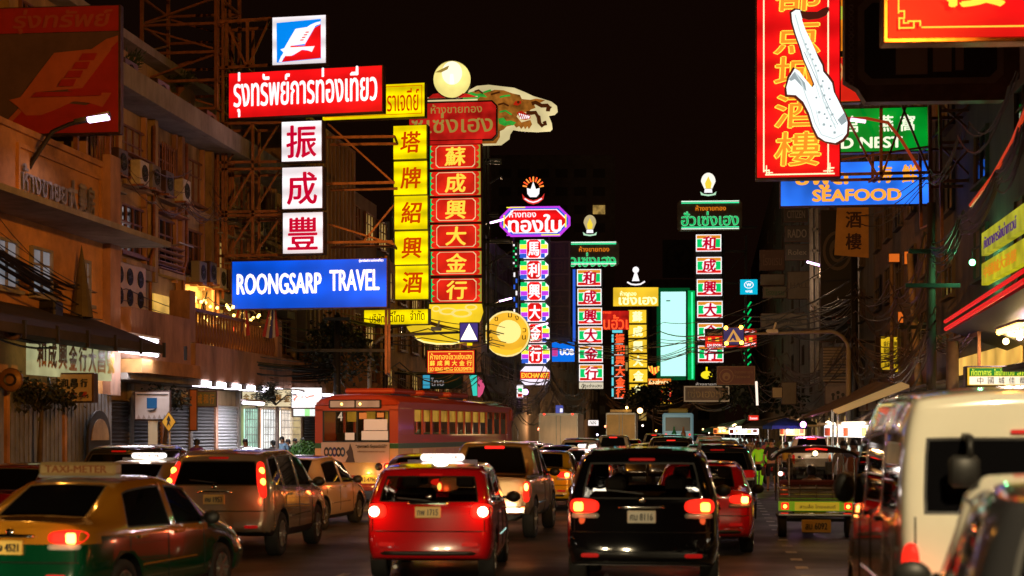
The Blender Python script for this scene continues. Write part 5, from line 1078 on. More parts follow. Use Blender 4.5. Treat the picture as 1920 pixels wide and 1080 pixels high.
KINDS = {
 'sedan': dict(st=[st((0, .08, .1), .32, .98, 1.04, .8, .76, .66), st(Y3(.3), .26, .99, 1.05, .84, .8, .68), st((.75, .75, .62), .24, .97, 1.06, .85, .83, .68), st((1.0, 1.0, 1.25), .2, .95, 1.4, .85, .83, .6), st((1.45, 1.45, 1.5), .2, .94, 1.45, .85, .83, .6),
    st((2.1, 2.1, 2.1), .2, .92, 1.47, .85, .83, .61), st((2.2, 2.2, 2.2), .2, .92, 1.47, .85, .83, .61), st((3.0, 3.05, 2.7), .2, .9, 1.42, .85, .83, .6), st((3.4, 3.4, 3.35), .22, .88, .98, .85, .82, .68), st(Y3(4.1), .24, .76, .84, .84, .78, .64), st((4.45, 4.4, 4.35), .3, .64, .7, .76, .68, .55)],
    rearw=(), topw=(2, 7), sidew=(3, 4, 6), wr=.31, wy=(.95, 3.55), wx=.84, trimz=.27, H=1.47, L=4.45, W=1.7),
 'hatch': dict(st=[st((0, .06, .42), .33, 1.06, 1.46, .8, .79, .68), st((.25, .28, .6), .26, 1.06, 1.5, .85, .83, .69), st((.95, .95, 1.0), .22, 1.02, 1.53, .86, .85, .7), st((1.05, 1.05, 1.1), .22, 1.02, 1.53, .86, .85, .7), st(Y3(1.95), .2, .98, 1.54, .86, .85, .7),
    st(Y3(2.05), .2, .98, 1.54, .86, .85, .7), st((2.9, 2.9, 2.6), .2, .95, 1.47, .86, .84, .68), st((3.35, 3.35, 3.3), .22, .93, 1.04, .85, .83, .7), st(Y3(4.0), .24, .8, .88, .84, .79, .65), st((4.3, 4.25, 4.2), .3, .66, .72, .76, .68, .55)],
    rearw=(3,), topw=(6,), sidew=(1, 3, 5), wr=.31, wy=(.78, 3.45), wx=.85, trimz=.26, H=1.54, L=4.3, W=1.72, bulge=.1),
 'suv': dict(st=[st((0, .08, .32), .42, 1.14, 1.6, .84, .83, .66), st((.25, .28, .5), .34, 1.14, 1.65, .89, .87, .68), st((.9, .9, .9), .3, 1.1, 1.68, .9, .88, .69), st((1.0, 1.0, 1.0), .3, 1.1, 1.68, .9, .88, .69), st(Y3(1.95), .28, 1.07, 1.69, .9, .88, .69),
    st(Y3(2.05), .28, 1.07, 1.69, .9, .88, .69), st((3.0, 3.0, 2.75), .28, 1.05, 1.62, .9, .87, .66), st((3.5, 3.5, 3.42), .3, 1.04, 1.14, .89, .86, .74), st(Y3(4.2), .32, .94, 1.0, .88, .82, .7), st((4.55, 4.5, 4.45), .38, .78, .86, .8, .74, .6)],
    rearw=(3,), topw=(6,), sidew=(1, 3, 5), wr=.35, wy=(.85, 3.5), wx=.89, trimz=.42, H=1.7, L=4.55, W=1.8, bulge=.08),
 'suvbig': dict(st=[st((0, .05, .22), .45, 1.18, 1.7, .88, .86, .72), st((.25, .28, .42), .36, 1.18, 1.74, .93, .91, .73), st((.9, .9, .9), .32, 1.15, 1.77, .94, .92, .74), st((1.0, 1.0, 1.0), .32, 1.15, 1.77, .94, .92, .74), st(Y3(1.95), .3, 1.12, 1.78, .94, .92, .74),
    st(Y3(2.05), .3, 1.12, 1.78, .94, .92, .74), st((3.05, 3.05, 2.85), .3, 1.1, 1.71, .94, .9, .7), st((3.55, 3.55, 3.45), .32, 1.09, 1.2, .93, .9, .78), st(Y3(4.3), .34, 1.0, 1.06, .92, .86, .74), st((4.7, 4.65, 4.6), .4, .82, .9, .84, .78, .64)],
    rearw=(3,), topw=(6,), sidew=(1, 3, 5), wr=.37, wy=(.9, 3.7), wx=.93, trimz=.4, H=1.78, L=4.7, W=1.86, bulge=.07),
 'pickup': dict(st=[st(Y3(0, .02), .5, 1.1, 1.14, .84, .83, .8), st(Y3(.2), .45, 1.1, 1.15, .87, .86, .82), st((1.4, 1.4, 1.4), .42, 1.1, 1.15, .88, .87, .83), st((1.5, 1.5, 1.55), .42, 1.12, 1.7, .88, .86, .66), st((1.62, 1.62, 1.7), .4, 1.12, 1.76, .88, .86, .68), st(Y3(2.35), .38, 1.1, 1.78, .88, .86, .69), st(Y3(2.45), .38, 1.1, 1.78, .88, .86, .69),
    st((3.4, 3.4, 3.15), .38, 1.08, 1.7, .88, .85, .66), st((3.85, 3.85, 3.8), .4, 1.06, 1.16, .87, .85, .74), st(Y3(4.7), .42, .98, 1.05, .87, .82, .7), st((5.1, 5.05, 5.0), .46, .82, .9, .8, .74, .6)],
    rearw=(), topw=(2, 7), sidew=(4, 6), wr=.37, wy=(.95, 4.15), wx=.88, trimz=.45, H=1.78, L=5.1, W=1.76, bulge=.03),
 'van': dict(st=[st((0, .03, .16), .4, 1.40, 2.2, .9, .92, .87), st((.25, .25, .32), .34, 1.40, 2.25, .94, .94, .87), st(Y3(1.2), .3, 1.38, 2.28, .95, .95, .87), st(Y3(1.3), .3, 1.38, 2.28, .95, .95, .87), st(Y3(2.6), .3, 1.24, 2.28, .95, .95, .87), st(Y3(2.7), .3, 1.24, 2.28, .95, .95, .87),
    st((3.9, 3.9, 3.6), .3, 1.2, 2.2, .95, .94, .85), st((4.55, 4.55, 4.4), .34, 1.12, 1.22, .94, .9, .76), st((4.8, 4.75, 4.7), .4, .9, 1.0, .88, .82, .66)],
    rearw=(3,), topw=(6,), sidew=(1, 3, 5), wr=.34, wy=(1.0, 3.9), wx=.94, trimz=.36, H=2.28, L=4.8, W=1.9, bulge=.05, gt=.7, crown=.09),
}
def seats(parent, D, z=.95):
    for x in (-.38, .38):
        for y in (1.3, 2.25):
            mb = MB(); mb.bbox(x - .24, x + .24, y, y + .14, .5, z + .22, .05); mb.bbox(x - .13, x + .13, y, y + .1, z + .26, z + .46, .035); mb.build('seat', M_seat, parent)
def car(kind, label, px, Y, heading, pt, opts=None, cat='car', name=None, group='cars in the evening traffic', two=None):
    O = dict(lights='wide', on=True, plate='กข 8118', taxi=None, brake=True, glass=None, roofrack=False, seats=False); O.update(opts or {})
    kk = kind + ('2' if two else '')
    if two and kk not in KINDS: KINDS[kk] = dict(KINDS[kind], two=.86)
    c = CARS.get(kk) or build_kind(kk); D = c.D; loc = PX(px, HY, Y); loc.z = 0
    t = thing(name or {'sedan': 'car', 'hatch': 'car', 'suv': 'suv', 'suvbig': 'suv', 'pickup': 'pickup_truck', 'van': 'passenger_van'}[kind], label, cat, loc, -R(heading), group)
    bd = c.body.copy()
    for i_, m in enumerate((pt, M_glass, M_trim, M_black, two or pt)): bd.materials[i_] = m
    link('body', bd, t)
    for nm, gm in c.glass:
        if O['glass']: gm = gm.copy(); gm.materials.clear(); gm.materials.append(O['glass'])
        link(nm, gm, t)
    for y in D['wy']:
        for s in (-1, 1): wheel(t, s * (D['wx'] - .12), y, D['wr'], s)
    W2 = D['W'] / 2; far = Y > 50
    # tail lights
    L = O['lights']
    for s in (-1, 1):
        if L == 'wide': z0, z1, xo, xi = D['H'] * .56, D['H'] * .66, W2 - .06, W2 - .42; q = [(s * xi, z0 + .02), (s * xo, z0), (s * xo, z1 + .02), (s * xi, z1)]; bx, bz = W2 - .17, (z0 + z1) / 2
        elif L == 'round': z0, z1, xo, xi = .84, 1.04, W2 - .03, W2 - .3; q = [(s * xi, z0), (s * xo, z0), (s * xo, z1), (s * xi, z1)]; bx, bz = W2 - .14, .935
        elif L == 'tall': z0, z1, xo, xi = .95, 1.52, W2 - .06, W2 - .17; q = [(s * (xi - .02), z0), (s * xo, z0), (s * (xo - .12), z1), (s * (xi - .14), z1)]; bx, bz = W2 - .15, 1.2
        elif L == 'post': z0, z1, xo, xi = .7, 1.08, W2 - .02, W2 - .14; q = [(s * xi, z0), (s * xo, z0), (s * xo, z1), (s * xi, z1)]; bx, bz = W2 - .08, .98
        elif L == 'van': z0, z1, xo, xi = .78, 1.2, W2 - .03, W2 - .15; q = [(s * xi, z0), (s * xo, z0), (s * xo, z1), (s * xi, z1)]; bx, bz = W2 - .09, 1.0
        if s < 0: q = [q[1], q[0], q[3], q[2]]
        l = patch(c, q, 6, 5, .016, .7).build('tail_light', M_lenson if O['on'] else M_lens, t, True)
        if L == 'wide':
            w_ = patch(c, [(min(s * xi, s * (xo - .02)), z0 - .045), (max(s * xi, s * (xo - .02)), z0 - .045), (max(s * xi, s * (xo - .02)), z0 + .015), (min(s * xi, s * (xo - .02)), z0 + .015)], 6, 2, .017, .3).build('reversing_lens', M_clearlens, l, True)
        if O['on'] and not far:
            p = rayrear(c, s * bx, bz, .03); bm_ = O.get('bulb', M_bulb)
            if L == 'wide': MB().bbox(p[0] - .055, p[0] + .055, p[1] - .012, p[1] + .02, bz - .05, bz + .055, .015).build('bulb', bm_, l)
            elif L == 'tall':
                for dz in (0, .17): p = rayrear(c, s * (bx - dz * .25), bz + dz, .02); MB().ball(p, (.045, .02, .06), 12, 8).build('bulb', bm_, l, True)
            else: MB().ball(p, (.068 if L == 'round' else .04, .02, .068 if L == 'round' else .07), 14, 8).build('bulb', bm_, l, True)
        elif O['on']: p = rayrear(c, s * bx, bz, .03); MB().ball(p, (.06, .02, .05), 8, 6).build('bulb', MATS['brake_bulb'], l)
        if not far:
            z = .48 if kind != 'van' else .5; a, b = s * (W2 - .42), s * (W2 - .2)
            patch(c, [(min(a, b), z), (max(a, b), z), (max(a, b), z + .05), (min(a, b), z + .05)], 5, 2, .012, .4).build('reflector', MATS['red_lens'], t)
    if not far:
        # plate, bumper groove, hatch seam, wiper, badge
        pz = O.get('pz', .93 if kind != 'sedan' else .8); p = rayrear(c, 0, pz, .02)
        pl = MB().bbox(-.17, .17, p[1] - .02, p[1] + .02, pz - .075, pz + .075, .008).build('number_plate', O.get('plmat', M_plate), t)
        lettering(pl, O['plate'], 0, pz, .27, .08, p[1] - .024, M_trim, .02)
        patch(c, [(-.3, pz + .1), (.3, pz + .1), (.28, pz + .135), (-.28, pz + .135)], 6, 2, .03, .3).build('plate_garnish', M_chrome if kind != 'van' else M_trim, t, True)
        if kind in ('hatch', 'suv', 'suvbig', 'sedan', 'van'):
            zz = D['H'] * .44 if kind != 'van' else .56
            pts = [rayrear(c, x * W2 / 10, zz, .003) for x in range(-9, 10)]; MB().tube(pts, .007, 4).build('hatch_seam', M_black, t)
            for s in (-1, 1):
                hz = D['H'] * .83; MB().tube([rayrear(c, s * (W2 - .12), zz + (hz - zz) * k / 8 * .62, .002) for k in range(9)], .006, 4).build('hatch_seam', M_black, t)
        if kind in ('hatch', 'suv', 'suvbig'):
            a = rayrear(c, .02, D['H'] * .7, .02); b = rayrear(c, -.42, D['H'] * .725, .02); MB().bar(a, b, .018).build('rear_wiper', M_trim, t)
        MB().ball(rayrear(c, 0, pz + .2 if kind != 'sedan' else pz + .16, .008), (.05, .015, .035), 12, 6).build('badge', M_chrome, t, True)
        lo = patch(c, [(-W2 + .2, .36), (W2 - .2, .36), (W2 - .24, .42), (-W2 + .24, .42)], 8, 2, .006, .3).build('bumper_insert', M_trim, t, True)
        for s in (-1, 1):
            for y in ([1.05, 2.0, 2.98] if kind != 'pickup' else [2.4, 3.35]):
                if kind == 'van' and y == 1.05: continue
                MB().tube([rayside(c, s, y, z, .002) for z in [D['H'] * (.24 + .035 * k) for k in range(11)]], .006, 4).build('door_seam', M_black, t)
            for y in (1.35, 2.3):
                p = rayside(c, s, y + (.6 if kind == 'pickup' else 0), D['H'] * .57, .0); MB().bbox(min(p[0], p[0] + s * .035), max(p[0], p[0] + s * .035), p[1] - .09, p[1] + .09, p[2] - .015, p[2] + .02, .008).build('door_handle', pt if kind != 'van' else M_trim, t)
            MB().tube([rayside(c, s, y_, D['H'] * .36, .004) for y_ in [1.35 + .2 * k for k in range(8)]], .012, 4).build('side_moulding', M_chrome if kind == 'suvbig' else pt, t)
        MB().tube([(-.45, -.02 + .1, .2), (-.45, .5, .22)], .03, 8).build('exhaust', M_steel, t)
    for s in (-1, 1):       # mirrors
        y = {'sedan': 2.95, 'hatch': 2.95, 'suv': 3.05, 'suvbig': 3.1, 'pickup': 3.35, 'van': 4.15}[kind]; z = D['H'] * .66 if kind != 'van' else 1.45
        p = rayside(c, s, y, z, 0); mb = MB(); mb.ball((p[0] + s * .15, y, z), (.11, .06, .085 if kind != 'van' else .15), 10, 7); mb.bar(p, (p[0] + s * .1, y, z - .03), .04)
        mb.build('wing_mirror', O.get('mirror', M_trim), t, True)
    if O['brake']:
        if kind in ('hatch', 'suv', 'suvbig', 'van'): z = D['H'] - .14 if kind != 'van' else 1.98; patch(c, [(-.16, z), (.16, z), (.16, z + .03), (-.16, z + .03)], 5, 2, .02, .3).build('high_brake_light', M_redbar if O['brake'] == 2 else M_lens, t)
        elif kind == 'pickup': MB().bbox(-.19, .19, 1.52, 1.56, 1.66, 1.71, .01).build('high_brake_light', M_redbar, t)
        else: MB().bbox(-.12, .12, 1.1, 1.14, 1.27, 1.3, .008).build('high_brake_light', M_redbar, t)
    if kind == 'pickup': # cab rear window and bed rails
        for s in (-1, 1): MB().box(s * .84 - .03, s * .84 + .03, .05, 1.45, 1.14, 1.19).build('bed_rail', M_trim, t)
        p = rayrear(c, 0, 1.0, .01); MB().bbox(-.12, .12, p[1] - .02, p[1] + .02, .99, 1.04, .008).build('tailgate_handle', M_chrome, t)
        MB().bbox(-.8, .8, -.12, .05, .5, .62, .02).build('step_bumper', M_chrome, t)
    if O['taxi']:
        y = O.get('ty', 1.9); z = D['H'] + .03; lit = O['taxi'] == 'lit'; mb = MB(); hw = .31 if lit else .47; mb.bbox(-hw, hw, y - .09, y + .09, z, z + (.1 if lit else .15), .03); bx = mb.build('taxi_sign', M_taxilit if lit else mat('taxi_box', (.5, .36, .15), .4, coat=.5), t)
        lettering(bx, 'TAXI-METER', 0, z + .05 if lit else z + .075, .46 if lit else .75, .05 if lit else .08, y - .093, MATS.get('taxi_letter') or emit('taxi_letter', (.35, .1, .02), .3), .03)
        MB().bar((-.5, y, z - .005), (.5, y, z - .005), .04).build('sign_bracket', M_steel, t)
        if not lit: pass
        else: lamp('light', 'POINT', (0, y - .25, z + .08), 12, (1, .9, .8), t, .1)
    if O['roofrack']:
        for s in (-1, 1): MB().tube([(s * (W2 - .24), y_, D['H'] + .06 + (0 if .5 < y_ < 2.6 else -.05)) for y_ in (.45, .6, 1.2, 1.9, 2.5, 2.65)], .02, 6).build('roof_rail', M_steel, t)
    if O['seats']: seats(t, D); MB().bbox(-W2 + .1, W2 - .1, 3.0, 3.5, .4, D['st'][7 if kind != 'pickup' else 8][2] + .06, .05).build('dashboard', M_black, t); MB().box(-W2 + .13, W2 - .13, .3, 3.0, .36, .42).build('cabin_floor', M_black, t)
    if O['on'] and Y < 60 and O.get('glow', 1): 
        for s in (-1, 1): lamp('light', 'POINT', (s * (W2 - .15), -.16, .95), O.get('glow', 1) * 2.2, (1, .12, .03), t, .05)
    if O.get('head', 1) and label[0] != '_':
        hz = D['H'] * .4
        for sx in (-1, 1): MB().ball((sx * (W2 - .28), D['L'] - .06, hz), (.14, .09, .07), 10, 6).build('headlight', MATS.get('headlamp_glow') or emit('headlamp_glow', (1, .88, .66), 5), t, True)
        if 17 < Y < 130: lamp('headlamp', 'SPOT', (0, D['L'] + .12, hz), O.get('hp', 170) * (1 if Y < 50 else 2.2), (1, .74, .42), t, .3, (R(87), 0, 0), R(70), .8)
    t['_k'] = kk; return t
# ---- in view, near to far
g_taxi = car('sedan', 'green and yellow taxi with unlit roof sign turning in at lower left', 17, 16.5, 13, P_TYEL, dict(taxi='off', plate='ทจ 4521', plmat=M_platey, ty=1.5), 'taxi', 'taxi', two=P_GREEN)
lettering(g_taxi, '88', .87, 0, .1, .1, 0, M_white) if False else None
crv = car('suv', 'silver SUV with tall red tail lamps beside the green and yellow taxi', 402, 25.0, 5.5, P_SILV, dict(lights='tall', plate='ศษ 1953', bulb=M_bulby, plmat=M_platey), 'suv')
car('sedan', 'pale car half hidden ahead of the silver SUV', 508, 31.6, 10, P_ORNG, dict(on=True), 'car')
red1 = car('hatch', 'glossy red taxi with lit white roof sign and round brake lights', 803, 21.1, 3.2, P_RED, dict(lights='round', taxi='lit', plate='ทพ 1715', plmat=M_platey, bulb=M_bulbw, glow=2.0, brake=1, glass=M_tint2, seats=True), 'taxi', 'taxi')
blk = car('suvbig', 'black SUV with see-through rear window in the middle of the road', 1203, 19.2, 6.6, P_BLK, dict(plate='ศม 8116', bulb=M_bulby, glass=M_tint, seats=True, pz=.97, brake=1, roofrack=True, glow=.5), 'suv')
car('sedan', 'dark gold car hidden behind the left shoulder of the red taxi', 770, 34.3, 5, P_BRN, dict(on=True), 'car')
car('pickup', 'gold pickup truck with long red brake bar on the cab', 905, 29.2, 7.5, P_GOLD, dict(lights='post', plate='ฒว 307'), 'pickup truck')
car('sedan', 'bright yellow taxi just right of the gold pickup', 1012, 40, 6.5, P_YEL, dict(on=True, glow=1), 'taxi', 'taxi')
car('sedan', 'dark red taxi with a lit white roof sign beyond the yellow taxi', 1096, 47, 6.5, P_DRED, dict(taxi='lit', on=True, ty=1.6), 'taxi', 'taxi')
car('sedan', 'bright red car close behind the right side of the black SUV', 1316, 25.6, 7.5, P_RED, dict(on=True, plate='ชล 229', glow=.6, glass=M_tint2, seats=True), 'car')
car('suv', 'dark SUV ahead of the bright red car', 1345, 35.5, 7, P_DK, dict(on=False), 'suv')
car('suv', 'bronze SUV with lamps reflected in its rear window, right of the middle', 1345, 54, 7, P_BRN, dict(on=True), 'suv')
car('suvbig', 'black SUV farther ahead left of the bronze SUV', 1258, 58, 7, P_DK, dict(on=True, brake=2), 'suv')
car('pickup', 'silver pickup truck far ahead near the white box truck', 1146, 76, 7, P_SILV, dict(lights='post', on=False), 'pickup truck')
car('sedan', 'dark car with red high brake light in front of the silver pickup', 1206, 62, 7, P_DK, dict(on=True), 'car')
car('sedan', 'small dark car in front of the white box truck', 1038, 56, 7, P_DK, dict(on=False), 'car')
car('pickup', 'dark pickup truck in front of the light blue bus', 1258, 88, 7, P_GREY, dict(lights='post', on=False), 'pickup truck')
car('pickup', 'white pickup truck ahead of the tuk-tuk by the market stalls', 1527, 62, 7, P_WHT, dict(lights='post', on=False), 'pickup truck')
car('suv', 'dark car beyond the green taxi by the grey shutters', 214, 33.2, 7, P_DK, dict(on=True), 'car')
car('sedan', 'taxi with roof bar between the dark car and the green and yellow taxi', 208, 27.4, 8, P_GOLD, dict(taxi='lit', on=False, ty=1.8), 'taxi', 'taxi')
car('sedan', 'pale car parked beyond the dark car on the left', 290, 38.6, 7, P_WHT, dict(on=False), 'car')
car('sedan', 'dark red car cut off by the left edge of the photo', -40, 24, 7, P_DRED, dict(on=True), 'car')
van = car('van', 'tall white passenger van with dark rear window at right', 960 + 3000 * 3.70 / 11.3, 11.3, 7, P_WHT, dict(lights='van', plate='ฮล 4410', glow=.6, brake=1), 'van')
mb = MB(); mb.bar((-.47, .1, 1.96), (-.47, -.1, 1.94), .05).bar((-.47, -.1, 1.96), (-.47, -.12, 1.8), .04); mb.bbox(-.62, -.4, -.16, -.08, 1.6, 1.83, .035); mb.build('rear_under_mirror', M_trim, van, True)
car('suvbig', 'dark SUV cropped at the lower right corner with lit reflections', 960 + 3000 * 2.56 / 5.9, 5.9, 13.5, P_DK, dict(plate='ขค 77', glow=.3, brake=1), 'suv')
# cars just behind the viewpoint whose headlamps light the traffic
def behind(label, X, Yf, heading, power):
    h = R(heading); Yr = Yf - 4.45 * math.cos(h); t = car('sedan', label, 960, 10, heading, P_DK, dict(on=False, glow=0, brake=0, head=0)); t.location = (X - 4.45 * math.sin(h), Yr, 0)
    c = CARS['sedan']
    for s in (-1, 1):
        MB().ball((s * .6, 4.36, .66), (.16, .1, .09), 12, 8).build('headlight', emit('headlight_glow', (1, .9, .7), 8), t, True)
        l = lamp('headlamp', 'SPOT', (s * .6, 4.55, .66), power, (1, .78, .45), t, .08, (R(88), 0, 0), R(32), .8)
    return t
behind('dark car with lit headlamps directly behind the red taxi, below the frame', -1.75, 7.5, 3, 950)
behind('dark car with lit headlamps behind the silver SUV, left of the frame', -6.1, 12.5, 8, 420)

for i_, (kd, px, Y, pt_, on_, lb) in enumerate((('suv', 1085, 66, P_SILV, 1, 'silver SUV roof between the lit taxi and the yellowish truck'), ('sedan', 1180, 98, P_RED, 1, 'small red car in front of the yellowish box truck'), ('sedan', 1296, 74, P_YEL, 1, 'yellow taxi roof between the two dark SUVs'), ('suv', 1330, 92, P_WHT, 1, 'white SUV beyond the bronze SUV by the far stalls'), ('pickup', 1225, 118, P_SILV, 1, 'silver pickup beside the yellowish truck'), ('sedan', 1110, 104, P_DK, 1, 'dark car right of the white box truck'), ('suv', 1310, 140, P_GREY, 1, 'grey SUV beside the coach'), ('sedan', 1356, 70, P_GOLD, 1, 'gold car roof right of the two dark SUVs'), ('sedan', 985, 78, P_RED, 1, 'red car in the gap between bus front and white truck'), ('sedan', 1000, 64, P_WHT, 0, 'white car roof just past the front of the bus'))):
    car(kd, lb, px, Y, 7, pt_, dict(on=bool(on_), lights='post' if kd == 'pickup' else 'wide', hp=260), {'suv': 'suv', 'sedan': 'car', 'pickup': 'pickup truck'}[kd])
# ---- red bus
B_RED = paint('bus_red', (.4, .05, .018), 0, .45); B_CRM = mat('bus_cream', (.62, .42, .2), .45, var=.15, coat=.4); B_GRN = mat('bus_green', (.02, .1, .03), .45)
bl_ = PX(668, HY, 44); bl_.z = 0
bus = thing('city_bus', 'red and cream city bus with yellow curtains pulling out from the left kerb', 'bus', bl_, -R(15.5))
W, L, H = 1.22, 11.6, 2.98
def shell(prof, y0, y1): pass
mb = MB()       # lower skirts: red, cream, green, red bands
for (z0, z1, m) in ((.38, .78, 0), (.78, 1.52, 1), (1.52, 1.66, 2)):
    mb.box(-W - .004 * (m == 2), W + .004 * (m == 2), -.0 - .004 * (m == 2), L, z0, z1, m)
mb.build('lower_body', [B_RED, B_CRM, B_GRN], bus)
# upper walls with openings: rear frame and sides
mb = MB(); ry0, ry1 = 1.66, 2.5
mb.box(-W, W, .0, .1, 1.664, 1.7); mb.box(-W, -.98, .0, .1, 1.7, 2.6); mb.box(.95, W, 0, .1, 1.7, 2.6); mb.box(-W, W, 0, .1, 2.55, 2.72)
for s in (-1, 1):
    mb.box(min(s * W, s * (W - .07)), max(s * W, s * (W - .07)), .102, L, 1.664, 1.9); mb.box(min(s * W, s * (W - .07)), max(s * W, s * (W - .07)), .102, L, 2.62, 2.8)
    mb.box(min(s * W, s * (W - .07)), max(s * W, s * (W - .07)), .102, 1.3, 1.902, 2.618)
mb.box(-W, W, L - .1, L, 1.664, 1.9); mb.box(-W, W, L - .1, L, 2.5, 2.8)
mb.build('upper_body', B_RED, bus)
mb = MB(); prof = [(-W, 2.72), (-W + .02, 2.8), (-W + .14, 2.91), (-.7, 3.0), (0, 3.03), (.7, 3.0), (W - .14, 2.91), (W - .02, 2.8), (W, 2.72)]; n = len(prof)
rows = [(0.0, -.0, .96), (-.03, -.03, 1), (.25, 0, 1), (L, 0, 1)]
vs = []
for (y, dz, sc) in ((-.02, -.1, 1), (.15, 0, 1), (L - .2, 0, 1), (L, -.08, 1)):
    vs += [(x * sc, y, z + (dz if z > 2.75 else 0)) for x, z in prof]
fs = [(r * n + i, r * n + i + 1, (r + 1) * n + i + 1, (r + 1) * n + i) for r in range(3) for i in range(n - 1)] + [tuple(range(n)), tuple(range(3 * n, 4 * n))[::-1]]
mb.add(vs, fs); mb.build('roof', B_RED, bus, True)
for k in range(3): MB().bbox(-.75, .75, 1.0 + k * 2.6, 2.9 + k * 2.6, 3.05, 3.2, .05).build('roof_hatch', B_RED, bus); MB().box(-.6, .6, 1.1 + k * 2.6, 2.8 + k * 2.6, 2.98, 3.06).build('hatch_base', M_trim, bus)
dest = MB().bbox(-.8, .75, -.06, .0, 2.62, 2.86, .03).build('destination_box', M_trim, bus)
for x0, x1 in ((-.74, -.03), (.02, .7)): MB().bbox(x0, x1, -.075, -.062, 2.65, 2.83, .006).build('lamp_panel', emit('dest_dim', (.6, .35, .2), .42, var=.3), dest)
for x in (-.4, .14): MB().ball((x, -.08, 2.74), (.035, .02, .035), 8, 6).build('bulb', E_warm, dest)
B_glass = seeglass('bus_glass', (.75, .68, .55), .8)
o = MB().box(-.97, .94, .03, .045, 1.71, 2.54).build('rear_window', B_glass, bus); MB().box(.0, .04, .0, .06, 1.72, 2.54).build('window_mullion', M_trim, bus)
for a, b, c_, d_ in ((-.99, .96, 1.69, 1.72), (-.99, .96, 2.53, 2.56), (-.99, -.95, 1.7, 2.55), (.93, .97, 1.7, 2.55)): MB().box(a, b, -.012, .03, c_, d_).build('window_seal', M_trim, bus)
paper = emit('window_paper', (.75, .5, .34), .42, base=(.5, .4, .3)); 
for (a, b, c_, d_, m) in ((.22, .9, 2.02, 2.32, paper), (.15, .95, 1.75, 2.0, paper), (-.33, -.06, 1.75, 1.95, paper), (.08, .3, 2.33, 2.5, emit('orange_paper', (.85, .25, .05), .5)), (.6, .8, 2.37, 2.5, MATS['orange_paper'])): MB().box(a, b, .008, .014, c_, d_).build('notice', m, bus)
lettering(bus, '4', -.47, 2.4, .13, .24, -.002, emit('pale_print', (.8, .65, .45), .5), .02, name='route_number')
ad = MB().bbox(-1.02, .98, -.05, -.005, 1.13, 1.69, .01).build('advert_panel', mat('advert_board', (.52, .4, .33), .5, var=.1), bus)
for k in range(5): MB().lathe([(.05, -.0), (.095, -.01), (.1, 0), (.05, .01)], 14, (0, 0, 0), 'y').build('bottle_ring', [M_trim, mat('ad_green', (.02, .05, .1), .5), mat('ad_navy', (.03, .02, .12), .5)][k % 3], ad, loc=(-.86 + .12 * k, -.056, 1.42)).scale = (.75, 1, 1.35)
MB().plate([(-.3, 1.14), (-.02, 1.14), (-.06, 1.3), (-.08, 1.45), (-.16, 1.66), (-.2, 1.5), (-.28, 1.42), (-.22, 1.3)], -.06, .008).build('figure_print', mat('ad_dark', (.06, .035, .03), .5), ad)
lettering(ad, '"สุขภาพดี ที่คุณเปิดได้"', .46, 1.57, .9, .13, -.056, M_trim, .015); lettering(ad, 'บริการตรวจสุขภาพ ทุกวัน', .46, 1.43, .8, .06, -.056, M_wood, .01)
for s, x in ((-1, -.86), (1, .93)):
    l = MB().disc((x, -.03, 1.02), .12, 20, 'y').build('tail_light_housing', M_trim, bus); MB().lathe([(.001, -.07), (.07, -.06), (.1, -.02), (.105, .02)], 18, (x, 0, 1.02), 'y').build('tail_light', M_lenson, l, True); MB().ball((x, -.075, 1.03), (.045, .02, .045), 10, 6).build('bulb', M_bulby, l)
    MB().lathe([(.001, -.05), (.1, -.03), (.11, .01)], 16, (x - s * .27, 0, 1.02), 'y').build('unlit_lamp', M_trim, bus, True); lamp('light', 'POINT', (x, -.25, 1.0), 5, (1, .1, .03), bus, .05)
MB().bbox(-.75, -.45, -.04, 0, .85, .96, .02).build('vent_grille', M_trim, bus)
pl = MB().bbox(.16, .62, -.05, -.0, .56, .78, .01).build('number_plate', emit('bus_plate', (.95, .5, .06), .6, base=(.6, .4, .05)), bus); lettering(pl, '12-4796', .39, .67, .38, .12, -.056, M_wood, .025)
MB().ball((.38, -.05, .85), (.05, .03, .03), 10, 6).build('plate_lamp', E_warm, bus); lamp('light', 'POINT', (.38, -.14, .86), 2.5, (1, .6, .15), bus, .02)
MB().bbox(-W, W, -.12, -.0, .36, .5, .03).build('bumper', B_RED, bus)
MB().box(-W + .1, W - .1, .05, L - .1, .36, .4).build('floor_pan', M_black, bus)
nwi = 12
for s in (-1, 1):
    for k in range(nwi):
        y0 = 1.32 + k * (L - 1.9) / nwi; y1 = y0 + (L - 1.9) / nwi
        MB().box(min(s * W, s * (W - .06)), max(s * W, s * (W - .06)), y0, y0 + .055, 1.9, 2.62).build('window_pillar', B_RED, bus)
        if s > 0 or k % 2: MB().box(s * (W - .09) - .008, s * (W - .09) + .008, y0 + .07, y1 - .02, 2.27 + (0 if k < 9 else .12), 2.6).build('curtain', emit('curtain_lit', (.75, .45, .05), .27, var=.6, scale=2.5, base=(.5, .35, .06)) if k < 9 else M_glassd, bus)
MB().box(W - .06, W + .005, L - .62, L - .06, .8, 2.6).build('front_pillar', B_RED, bus)
MB().box(W + .01, W + .08, L - .3, L - .1, 2.35, 2.72).build('side_lamp_box', B_RED, bus)
MB().tube([(W + .1, L - .1, 2.3), (W + .2, L + .1, 2.0), (W + .2, L + .1, 1.7)], .025, 6).build('mirror_arm', M_steel, bus)
MB().box(W - .0, W + .01, 1.25, 1.75, .95, 1.5).build('side_notice', mat('bus_notice', (.75, .62, .4), .4), bus)
for (y0, y1) in ((2.0, 3.0), (3.2, 6.0)): MB().box(W + .0, W + .01, y0, y1, 1.05, 1.48).build('side_advert', mat('bus_advert', (.55, .3, .2), .4, var=.4, scale=2), bus)
